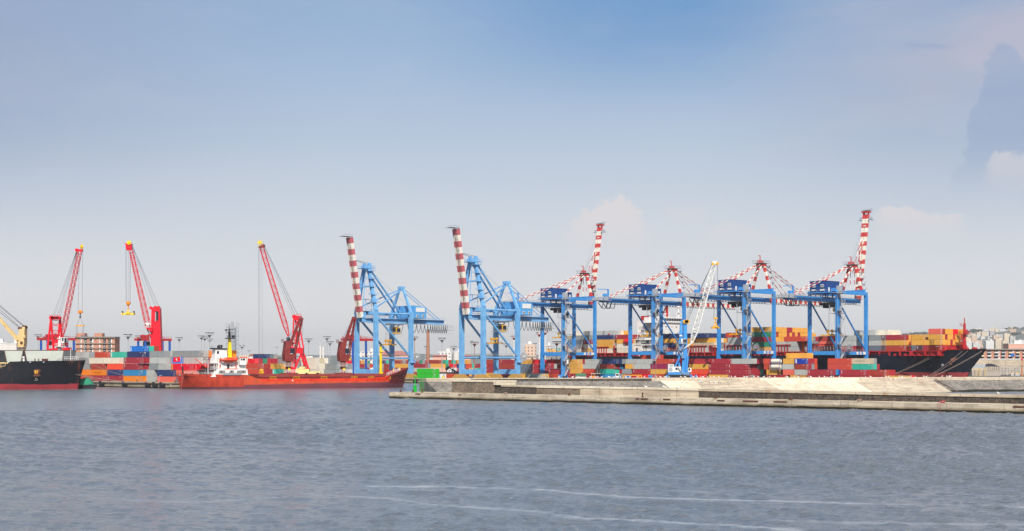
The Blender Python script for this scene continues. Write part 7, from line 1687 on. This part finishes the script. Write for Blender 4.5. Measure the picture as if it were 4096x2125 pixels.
gable(1732, 1784, 1419, 1426, 1020, 'facade_pink', 'roof_red', 'low shed with bright reddish roof above ochre containers'); gable(1856, 1882, 1418, 1426, 1050, 'facade_pink', 'roof_red', 'low pink shed behind the larger pale blue crane')
gable(1062, 1150, 1426, 1431, 900, 'shed_grey', 'concrete_grey', 'long low grey shed right of the round tree'); gable(996, 1040, 1416, 1424, 1200, 'facade_white', 'roof_red', 'small white building with faded red roof left of the round tree')
bl_at(2099, 2145, 1379, 1350, 'block_peach', 'pale pink tower block left of the tall white lamp masts', None); bl_at(2182, 2210, 1383, 1400, 'block_grey', 'pale tower block right of the tall white lamp masts', None)
# viaduct, blue barrier and the two yellow boxes on it
d = 1040; t = thing('viaduct', 'grey road viaduct on piers behind the dark lamp post', 'viaduct', (X(2080, d), d, GZ), 0); w_ = 190 / F * d; z = ylev(1432, d) - GZ
b = MB(); b.box(0, 0, z, w_, 9, z + 1.3); b.build('deck', ['concrete_grey'], t)
for k in range(5): b = MB(); x = 2 + k * 7; b.box(x - .6, 3, 0, x + .6, 5, z); b.build('pier', ['concrete_grey'], t)
b = MB(); b.box(16, -.1, z + 1.3, w_, .05, z + 2.9); b.build('barrier', ['blue_panel'], t)
for k, (a, c, y0, y1, lb_) in enumerate(((2190, 2224, 1405, 1413, 'lower yellow site cabin above the blue barrier'), (2188, 2222, 1397, 1404.6, 'upper yellow site cabin stacked on the other'), (2226, 2246, 1404, 1413, 'short yellow site cabin right of the stacked pair'))):
    d = 1046; zb = ylev(y1, d); b = MB(); b.box(0, 0, 0, (c - a) / F * d, 2.4, ylev(y0, d) - zb); [b.box(x, -.05, .5, x + .9, .02, 1.2, 1) for x in (1, 3)]
    o = b.build('site_cabin', ['container_Y', 'glass_dark']); o.location = (X(a, d), d + 2, zb); tag(o, lb_, 'cabin')
# light masts
def mast(px, ytop, d, label, kind='crown', mat='pole_grey', r=.16, z=GZ, red=False):
    t = thing('light_mast', label, 'light mast', (X(px, d), d, z), tr_.uniform(0, 3), 'yard light masts'); h = ylev(ytop, d) - z
    b = MB(); b.tube((0, 0, 0), (0, 0, h), r * 1.7, 7, 0, r); b.build('pole', [mat], t)
    w_ = 1.9 if kind == 'crown' else 1.0
    b = MB()
    if kind == 'crown':
        b.tube((0, 0, h - 2.2), (0, 0, h - .9), .3, 8, 0, 1.2); b.box(-w_, -w_ * .8, h - .9, w_, w_ * .8, h - .75); b.rail([(-w_, -w_ * .8, h - .8), (w_, -w_ * .8, h - .8), (w_, w_ * .8, h - .8)], .9, .05, .9)
    else: b.tube((-w_, 0, h), (w_, 0, h), .1, 5); b.tube((0, -w_, h), (0, w_, h), .1, 5)
    b.build('head_frame', ['boom_red' if red else mat], t)
    b = MB()
    for k in range(-2, 3):
        for y in (-w_ * .75, w_ * .75): x = k * w_ * .45; b.box(x - .3, y - .2, h + .05, x + .3, y + .2, h + .55)
    b.build('floodlight', ['lamp_head'], t); return t
for a in ((152, 1341, 900, 'lamp mast at the left end of the leftmost yard gantry'), (337, 1346, 950, 'lamp mast in front of the brick apartment house'), (512, 1341, 780, 'broad headed lamp mast left of the solid red crane tower'), (553, 1345, 1050, 'lamp mast above the middle yard gantry'),
        (717, 1353, 1000, 'lone lamp mast above the grey containers left of the red ship'), (806, 1346, 950, 'left lamp mast of the cluster above the orange containers'), (819, 1350, 1000, 'middle lamp mast of the cluster above the orange containers'), (838, 1334, 760, 'tallest lamp mast of the cluster above the orange containers'), (838.5, 1358, 1100, 'small lamp mast just behind the tallest of the cluster'),
        (968, 1384, 1100, 'thin lamp mast right of the scaffolded silo'), (1235, 1358, 980, 'lamp mast above the white containers behind the red ship'), (1308, 1349, 950, 'taller lamp mast between the two ship cranes'), (1320, 1369, 980, 'shorter lamp mast between the two ship cranes'),
        (1768, 1355, 860, 'grey lamp mast above ochre containers right of the chimney'), (1815, 1388, 960, 'short lamp mast by the round white tank'), (2025, 1378, 980, 'lamp mast between legs of the larger pale blue crane'), (3226, 1353, 765, 'white lamp mast in front of a blue crane leg near the black hull')): mast(a[0], a[1], a[2], a[3])
for a in ((2056, 1347, 930, 'white lamp mast with red head inside the larger pale blue crane'), (2157, 1333, 900, 'tall white lamp mast with red head, left of a pair'), (2180, 1326, 900, 'tall white lamp mast with red head, right of a pair')): mast(*a, red=True, r=.3, mat='sign_white')
for a in ((1659, 1350, 1000, 'orange pole by the right leg of the first pale blue crane'), (1898, 1371, 830, 'rusty lamp mast between pale blue crane legs'), (2227, 1369, 830, 'rusty dark-headed lamp mast by the green signs'), (2584, 1377, 788, 'thin rusty lamp mast before the white accommodation block')): mast(*a, mat='pole_rust')
for a in ((1702, 1388, 1200, 'thin lamp post left of the chimney'), (548, 1388, 1300, 'tiny lamp post far left of the middle gantry'), (848, 1386, 1300, 'tiny lamp post right of the lamp cluster'), (1887, 1366, 1400, 'lattice aerial left of the rusty lamp mast'), (2140, 1376, 980, 'camera post before the pale pink tower block'), (996, 1405, 1200, 'tiny post left of the round tree'), (1107, 1390, 1500, 'small lattice pylon left of the red portal crane')): mast(*a, kind='small')
for a in ((1286, 1383, 1000, 'pair of white vent stacks left of the pale blue crane'),):
    d = a[2]; b = MB(); h = ylev(a[1], d) - GZ; b.tube((-.8, 0, 0), (-.8, 0, h), .7, 10); b.tube((1.2, 0, 0), (1.2, 0, h - .8), .7, 10); o = b.build('vent_stack', ['facade_white']); o.location = (X(a[0], d), d, GZ); tag(o, a[3], 'stack')
for (px, y0, y1, w_, d, lb_) in ((2233, 1394, 1402, 18, 1000, 'upper green road sign beside the rusty lamp mast'), (2182, 1430, 1440, 10, 1000, 'small green road sign below the viaduct')):
    t = thing('road_sign', lb_, 'sign', (X(px, d), d, GZ), 0); b = MB(); b.box(-w_ / 2 / F * d, -.1, ylev(y1, d) - GZ, w_ / 2 / F * d, 0, ylev(y0, d) - GZ); b.build('panel', ['sign_green'], t); b = MB(); b.tube((0, .1, 0), (0, .1, ylev(y0, d) - GZ), .15, 6); b.build('post', ['pole_grey'], t); b = MB(); b.box(-.6, -.14, ylev(y1, d) - GZ + .4, .5, -.11, ylev(y1, d) - GZ + .8); b.build('lettering', ['mark_white'], t)

# right-hand shore beyond the bow
d = 1120; s_ = F / d; t = thing('apartment_row', 'long brick apartment row with balconies beyond the black bow', 'building', (X(3905, d), d, GZ), 0); Lb = 330 / s_; z0, z1 = ylev(1440, d) - GZ, ylev(1400, d) - GZ
b = MB(); b.box(0, 0, 0, Lb, 12, z1); b.build('wall', ['brick'], t); b = MB(); b.box(-.5, -1.2, z1, Lb, 12, z1 + .9); b.build('roof', ['concrete_grey'], t)
for fl in range(3):
    zz = z0 + fl * (z1 - z0) / 3
    for k in range(11):
        x = 3 + k * 5.6; b = MB(); b.box(x, -.1, zz + .2, x + 2.7, .2, zz + 2.5); q = b.build('balcony', ['glass_dark'], t)
        b = MB(); b.box(x - .2, -1.3, zz, x + 2.9, -.1, zz + .25); b.box(x - .2, -1.3, zz + .25, x + 2.9, -1.22, zz + 1.1); b.build('balustrade', [tr_.choice(['facade_white', 'pole_grey', 'facade_cream'])], q)
        if k in (2, 4, 6, 9): b = MB(); b.box(x + 3.4, -.08, zz + .4, x + 4.2, .1, zz + 2.3); b.build('shutter', ['facade_white'], t)
b = MB(); xb = (4040 - 3905) / s_; b.box(xb, -1.5, ylev(1425, d) - GZ, xb + 3.0, -1.4, ylev(1415, d) - GZ); b.build('awning', ['blue_panel'], t)
o = bl_at(4034, 4150, 1377, 1200, 'facade_pink', 'plain pink building above the brick apartment row', name='pink_building')
for x, w_ in ((2, 1.5), (8, 1.6)): b = MB(); b.box(x - 12, -.1, 17, x - 12 + w_, -.02, 20); b.build('window', ['glass_dark'], o)
d = 1040; t = thing('quay_wall', 'long weathered beige harbour wall below the brick apartments', 'wall', (X(3885, d), d, GZ), 0); b = MB(); b.box(0, 0, 0, 60, 2, ylev(1439, d) - GZ); b.build('masonry', ['concrete_warm'], t); b = MB(); zt = ylev(1439, d) - GZ; b.box(-.2, -.3, zt, 60, 2.3, zt + .6); b.build('coping', ['facade_white'], t)
for x in (13.2, 15.2): b = MB(); b.box(x - .5, -.06, 6.2, x + .5, .1, 7.6); b.build('window', ['glass_dark'], t)
d = 930; t = thing('shed', 'grey port shed with dark pitched canopy right of the black bow', 'shed', (X(3888, d), d, GZ), 0); s_ = F / d
b = MB(); b.box(0, 0, 0, 115 / s_, 9, ylev(1481, d) - GZ); b.build('wall', ['shed_grey'], t)
b = MB(); z = ylev(1468, d) - GZ; b.hexa([(0, -1, z - .6), (52 / s_, -1, z - .6), (52 / s_, 10, z - .6), (0, 10, z - .6), (0, -1, z + 1.3), (52 / s_, -1, z + 1.3), (52 / s_, 10, z + 1.6), (0, 10, z + 1.6)]); b.build('roof', ['galvanised'], t)
b = MB(); x0, x1 = 50 / s_, 108 / s_; b.hexa([(x0, -1.5, z + .2), (x1, -1.5, z + .2), (x1, 9, z + .2), (x0, 9, z + .2), (x0 + 4, 2, z + 2.2), (x1 - 4, 2, z + 2.2), (x1 - 4, 5, z + 2.2), (x0 + 4, 5, z + 2.2)]); b.build('canopy', ['dark_steel'], t)
for k in range(7): b = MB(); x = x0 + .6 + k * 1.4; b.tube((x, -1, ylev(1481, d) - GZ), (x, -1, z + .3), .12, 5); b.build('post', ['dark_steel'], t)
for px in (3899, 3904, 3913, 3917, 3934, 3938):
    b = MB(); x = (px - 3888) / s_; b.tube((x, -2, 0), (x + .2, -2, ylev(1471, d) - GZ), .16, 6); b.build('post', ['crane_cream'], t)
t = thing('pipe_rack', 'pale steel pipe rack on the far quay right of the shed', 'pipe rack', (X(4002, d), d, GZ), 0)
b = MB()
for k in range(9): x = k * 2.1; b.tube((x, 0, 0), (x, 0, ylev(1470, d) - GZ), .15, 5); b.tube((x, 3, 0), (x, 3, ylev(1470, d) - GZ), .15, 5); b.tube((x, 0, 5.4), (x, 3, 5.4), .12, 5)
for z in (ylev(1471, d) - GZ, ylev(1480, d) - GZ, ylev(1490, d) - GZ):
    for y in (0, 1, 3): b.tube((-.5, y, z), (19, y, z), .18, 6)
b.build('frame', ['pole_grey'], t)
for px, w_, lb_ in ((4050, 2.4, 'yellow topped pump skid beneath the pipe rack'), (4070, 3.0, 'grey pump skid beneath the pipe rack')): b = MB(); b.box(-w_ / 2, 0, 0, w_ / 2, 2, 1.5); b.tube((-w_ / 3, 1, 1.5), (w_ / 3, 1, 1.5), .5, 8, 1); o = b.build('pump_skid', ['pole_grey', 'spreader_yellow']); o.location = (X(px, 925), 925, GZ); tag(o, lb_, 'machine')
d = 900; t = thing('navigation_light', 'orange pole with red lantern at the far right quay', 'light', (X(4088, d), d, GZ), 0); h = ylev(1442, d) - GZ; b = MB(); b.tube((0, 0, 0), (0, 0, h), .35, 8, 0, .22); b.build('mast', ['mark_orange'], t); b = MB(); b.box(-.9, -.9, h * .62, .9, .9, h * .62 + .15); b.build('platform', ['dark_steel'], t); b = MB(); b.tube((0, 0, h), (0, 0, h + 1.3), .55, 8); b.build('lantern', ['crane_red'], t)

# small things on the quays
def put(name, b, mats, px, d, label, cat, z=GZ, rz=0, grp=None):
    o = b.build(name, mats); o.location = (X(px, d), d, z); o.rotation_euler = (0, 0, rz); return tag(o, label, cat, grp)
d = 690; t = thing('dock_hut', 'white hut with green hipped roof before the dark red containers', 'hut', (X(2302, d), d, GZ), 0); w_ = 43 / F * d
b = MB(); b.box(0, 0, -.5, w_, 3, 1.9); b.build('wall', ['facade_white'], t); b = MB(); b.hexa([(-.2, -.3, 1.9), (w_ + .2, -.3, 1.9), (w_ + .2, 3.3, 1.9), (-.2, 3.3, 1.9), (.4, .8, 3.2), (w_ - .3, .8, 3.2), (w_ - .3, 2.2, 3.2), (.4, 2.2, 3.2)]); b.build('roof', ['roof_green'], t); b = MB(); b.box(.5, -.05, .4, 3.2, -.005, .9); b.build('lettering', ['crane_red'], t)
# reach stacker with raised black boom
d = 762; t = thing('reach_stacker', 'black reach stacker with raised boom before the larger pale blue crane', 'vehicle', (X(1828, d), d, GZ), 0); s_ = F / d
q = lambda px, py, y=0.0: Vector(((px - 1828) / s_, y, CH + (HY - py) / s_ - GZ))
b = MB(); b.beam(q(1840, 1500), q(1792, 1466), 1.3, 1.2, w2=1.0, h2=.9); b.beam(q(1797, 1468), q(1783, 1479), 1.0, 1.6); b.beam(q(1790, 1470, -3), q(1790, 1470, 3), 1.0, .8); b.build('boom', ['machine_black'], t)
b = MB(); b.box(-2.5, -1.6, .8, 4.5, 1.6, 2.2); b.box(1.5, -1.5, 2.2, 4.4, 1.5, 3.1); b.build('body', ['machine_black'], t); b = MB(); b.box(-1.8, -1.0, 2.2, .4, 1.0, 3.9); b.build('cab', ['glass_dark'], t); b = MB(); b.box(q(1804, 1472).x, -.68, q(1804, 1475).z, q(1811, 1472).x, -.64, q(1804, 1472.5).z); b.build('lettering', ['mark_white'], t)
for x in (-1.5, 3.4):
    for y in (-1.7, 1.7): b = MB(); b.tube((x, y - .35, .85), (x, y + .35, .85), .85, 12); b.build('wheel', ['black_rubber'], t)
b = MB(); b.tube(q(1815, 1500, .5), q(1818, 1482, .5), .15, 6, 0); b.tube(q(1827, 1500, -.5), q(1826, 1488, -.5), .15, 6, 0); b.build('lift_cylinder', ['rust_iron'], t)
d = 775; t = thing('workshop_shed', 'low white workshop with dark flat roof behind the reach stacker', 'shed', (X(1746, d), d, GZ), 0); w_ = 92 / F * d; b = MB(); b.box(0, 0, 0, w_, 6, 3.0); b.build('wall', ['facade_white'], t); b = MB(); b.box(-.4, -.6, 3.0, w_ + .3, 6.3, 3.35); b.build('roof', ['dark_steel'], t)
for x in (1.0, 3.4, 6.6): b = MB(); b.box(x, -.06, .1, x + 1.1, .02, 2.3); b.build('door', ['pole_grey'], t)
b = MB(); b.tube((0, 0, 0), (0, 0, 1.3), .7, 12); put('fuel_drum', b, ['lemon_yellow'], 1773, 752, 'round yellow drum left of the single brownish container', 'drum')
b = MB(); b.box(-1.4, 0, 0, 1.4, 2, 2.2); b.box(-1.5, -.1, 2.2, 1.5, 2.1, 2.35); put('waste_skip', b, ['container_E'], 998, 640, 'green skip beside the red ship white bridge', 'skip')
# yellow heap of machinery behind the coaster's hatch
d = 628; b = MB(); b.hexa([(-3.2, 0, 0), (3.0, 0, 0), (3.0, 3, 0), (-3.2, 3, 0), (-2.6, 0, 2.9), (3.0, .2, 2.5), (3.0, 3, 2.5), (-2.6, 3, 2.9)]); b.box(-1.2, .3, 2.8, 1.2, 2.6, 3.6)
for x in (-2.2, 2): b.tube((x, -.3, .5), (x, .2, .5), .5, 10, 1)
put('mobile_generator', b, ['sand_yellow_machine', 'black_rubber'], 1208, d, 'pale yellow machine before the white containers behind red hatches', 'machine', z=GZ + 3.0)
b = MB(); b.box(-2.5, 0, 0, 2.5, 2.4, 1.4); b.box(.6, -.05, .2, 2.0, .02, .9, 1); put('mobile_generator', b, ['sand_yellow_machine', 'glass_dark'], 1259, d, 'low pale yellow unit right of the bigger pale machine', 'machine', z=GZ + 3.0)
b = MB(); b.box(-6, -2, 0, 10, 4.5, 3.0); o = put('loading_platform', b, ['concrete_grey'], 1212, 628, 'low grey platform under the pale yellow machines', 'platform')
# tractors and trucks behind the mole crest
def truck(px, d, body, cab_, label, L=5.5):
    t = thing('terminal_tractor', label, 'vehicle', (X(px, d), d, GZ), 0); b = MB(); b.box(-L / 2, -1.2, .7, L / 2, 1.2, 1.3); b.build('chassis', [body], t); b = MB(); b.box(-L / 2 + .2, -1.1, 1.3, -L / 2 + 2, 1.1, 3.1); c = b.build('cab', [cab_], t); b = MB(); b.box(-L / 2 + .4, -1.16, 2.1, -L / 2 + 1.8, -1.08, 2.9); b.build('window', ['glass_dark'], c)
    b = MB(); b.box(-L / 2, -1.2, 3.1, -L / 2 + 2.3, 1.2, 3.25); b.build('cab_roof', ['boom_white'], t)
    for x in (-L / 2 + 1, L / 2 - 1):
        for y in (-1.1, 1.1): b = MB(); b.tube((x, y - .2, .55), (x, y + .2, .55), .55, 10); b.build('wheel', ['black_rubber'], t)
truck(2386, 686, 'lifeboat_orange', 'mark_orange', 'orange terminal tractor with white roof before the light blue container'); truck(2402, 692, 'dark_steel', 'machine_black', 'dark terminal tractor right of the orange one', 4.5); truck(2480, 686, 'blue_panel', 'sign_white', 'blue and white truck left of the yellow loader', 5)
def yframe(px, d, w_, h, label):
    b = MB(); b.beam((-w_ / 2, 0, h), (w_ / 2, 0, h), .35)
    for x in (-w_ / 2, w_ / 2, w_ / 2 - 1.2): b.beam((x, 0, 0), (x, 0, h), .35); b.beam((x, 2, 0), (x, 2, h), .3)
    b.beam((-w_ / 2, 2, h), (w_ / 2, 2, h), .3); b.box(-w_ / 2, -.2, .3, w_ / 2, .2, .7); put('yellow_trestle', b, ['spreader_yellow'], px, d, label, 'trestle')
yframe(2181, 680, 3.0, 2.6, 'yellow steel trestle right of the pale container by the mole'); yframe(2530, 680, 8.6, 2.4, 'long yellow steel trestle before the red container in front stacks')
b = MB(); b.beam((-1.5, 0, .4), (1.6, .4, 1.0), .5); b.beam((-.4, 0, .3), (.4, 0, 3.2), .35); b.beam((.4, 0, .4), (-.2, .2, 2.4), .3); b.box(-2.4, -.4, 0, 2.4, .8, .6); put('scrap_spreader', b, ['spreader_yellow'], 2096, 690, 'yellow scrap of lifting gear left of the pale container', 'scrap')
b = MB(); b.box(-.9, 0, 0, .9, 1.2, 2.6); b.box(-1.7, -.1, .2, -1.0, .6, 1.9, 1); b.box(1.05, -.1, .1, 1.5, .6, 2.4, 1); put('pump_unit', b, ['crane_red', 'galvanised'], 3651, 640, 'small red and grey pump unit before the black bow', 'machine')
# dark workboat with green tent, fenders, lamp
d = 578; t = thing('workboat', 'small dark workboat with green tarpaulin tent behind the black bow', 'boat', (X(341, d), d, 0), math.radians(6))
b = MB(); b.hexa([(-5, -1.4, -.6), (3.4, -1.4, -.6), (3.4, 1.4, -.6), (-5, 1.4, -.6), (-5.6, -1.8, 1.5), (4.6, -1.5, 1.7), (4.6, 1.5, 1.7), (-5.6, 1.8, 1.5)]); b.build('hull', ['machine_black'], t); b = MB(); b.prism([(-4.6, -1.5, 1.5), (3.4, -1.5, 1.6), (2.2, -1.5, 3.6), (.9, -1.5, 4.6), (-1.2, -1.5, 4.1), (-3.6, -1.5, 3.9)], (0, 3, 0)); b.build('tarpaulin', ['container_E'], t)
def fender(px, d, label, post=True):
    t = thing('quay_fender', label, 'fender', (X(px, d), d, 0), math.radians(-45) if d > 560 else 0, 'rubber fenders on the left quay' if px < 1000 else 'rubber fenders on the far quay')
    if post: b = MB(); b.box(-1.2, -.9, -.5, .2, -.1, 2.6); b.build('timber_post', ['machine_black'], t)
    b = MB(); b.tube((1.0, -1.0, .9), (2.6, -1.0, .9), .75, 12); b.tube((.95, -1.0, .9), (1.0, -1.0, .9), .3, 8); b.build('roller', ['black_rubber'], t)
    b = MB(); b.tube((1.2, -.4, 2.2), (1.2, -1, 1.4), .05, 4); b.tube((2.4, -.4, 2.2), (2.4, -1, 1.4), .05, 4); b.build('chain', ['rust_iron'], t)
for px, lb_ in ((408, 'black fender nearest the bulk carrier bow'), (500, 'black fender below the lower orange container'), (592, 'black fender below the grey containers'), (622, 'black fender right of the one below grey containers'), (650, 'black fender nearest the red ship stern')): fender(px, 445 / (1 + (px - CX) / F) - .3, lb_)
for px, lb_ in ((1657, 'black fender on the far quay below the left green container'), (1716, 'black fender on the far quay right of the green pair')): fender(px, 699 / (1 + (px - CX) / F) - .3, lb_, False)
b = MB(); b.tube((0, 0, 0), (0, 0, 2.9), .09, 6); b.beam((0, 0, 2.9), (.9, 0, 3.1), .18); b.box(.4, -.15, 3.0, 1.1, .15, 3.2); put('quay_lamp', b, ['pole_grey'], 637, 585, 'white quay lamp before the navy and salmon containers', 'lamp')
def qbollard(px, K, lb_): o = bollard_mesh(.7, .35).build('bollard', ['roof_green'], None, True); g = on_line(px, K); o.location = (g.x, g.y, GZ + .25); tag(o, lb_, 'bollard', 'green bollards on the left quay')
for px, lb_ in ((376, 'green bollard nearest the workboat'), (457, 'green bollard before the dark red bottom container'), (548, 'green bollard before the lower orange container'), (626, 'green bollard before the salmon container'), (700, 'green bollard nearest the red ship stern')): qbollard(px, 447.2, lb_)

# ---------------------------------------------------------------- haze: even pale air over the whole harbour
HZ = 0.00006
m = bpy.data.materials.new('haze'); m.use_nodes = True; M['haze'] = m; t = NT(m.node_tree); t.n.clear()
v = t.new('ShaderNodeVolumePrincipled'); v.inputs['Color'].default_value = (.97, .985, 1.0, 1); v.inputs['Density'].default_value = HZ; v.inputs['Anisotropy'].default_value = .1
ou = t.new('ShaderNodeOutputMaterial'); t.l.new(v.outputs[0], ou.inputs['Volume']); m.cycles.homogeneous_volume = True if hasattr(m.cycles, 'homogeneous_volume') else None
b = MB(); b.box(-12500, -700, -4.5, 12500, 14000, 260); o = b.build('haze', ['haze']); tag(o, kind='stuff')
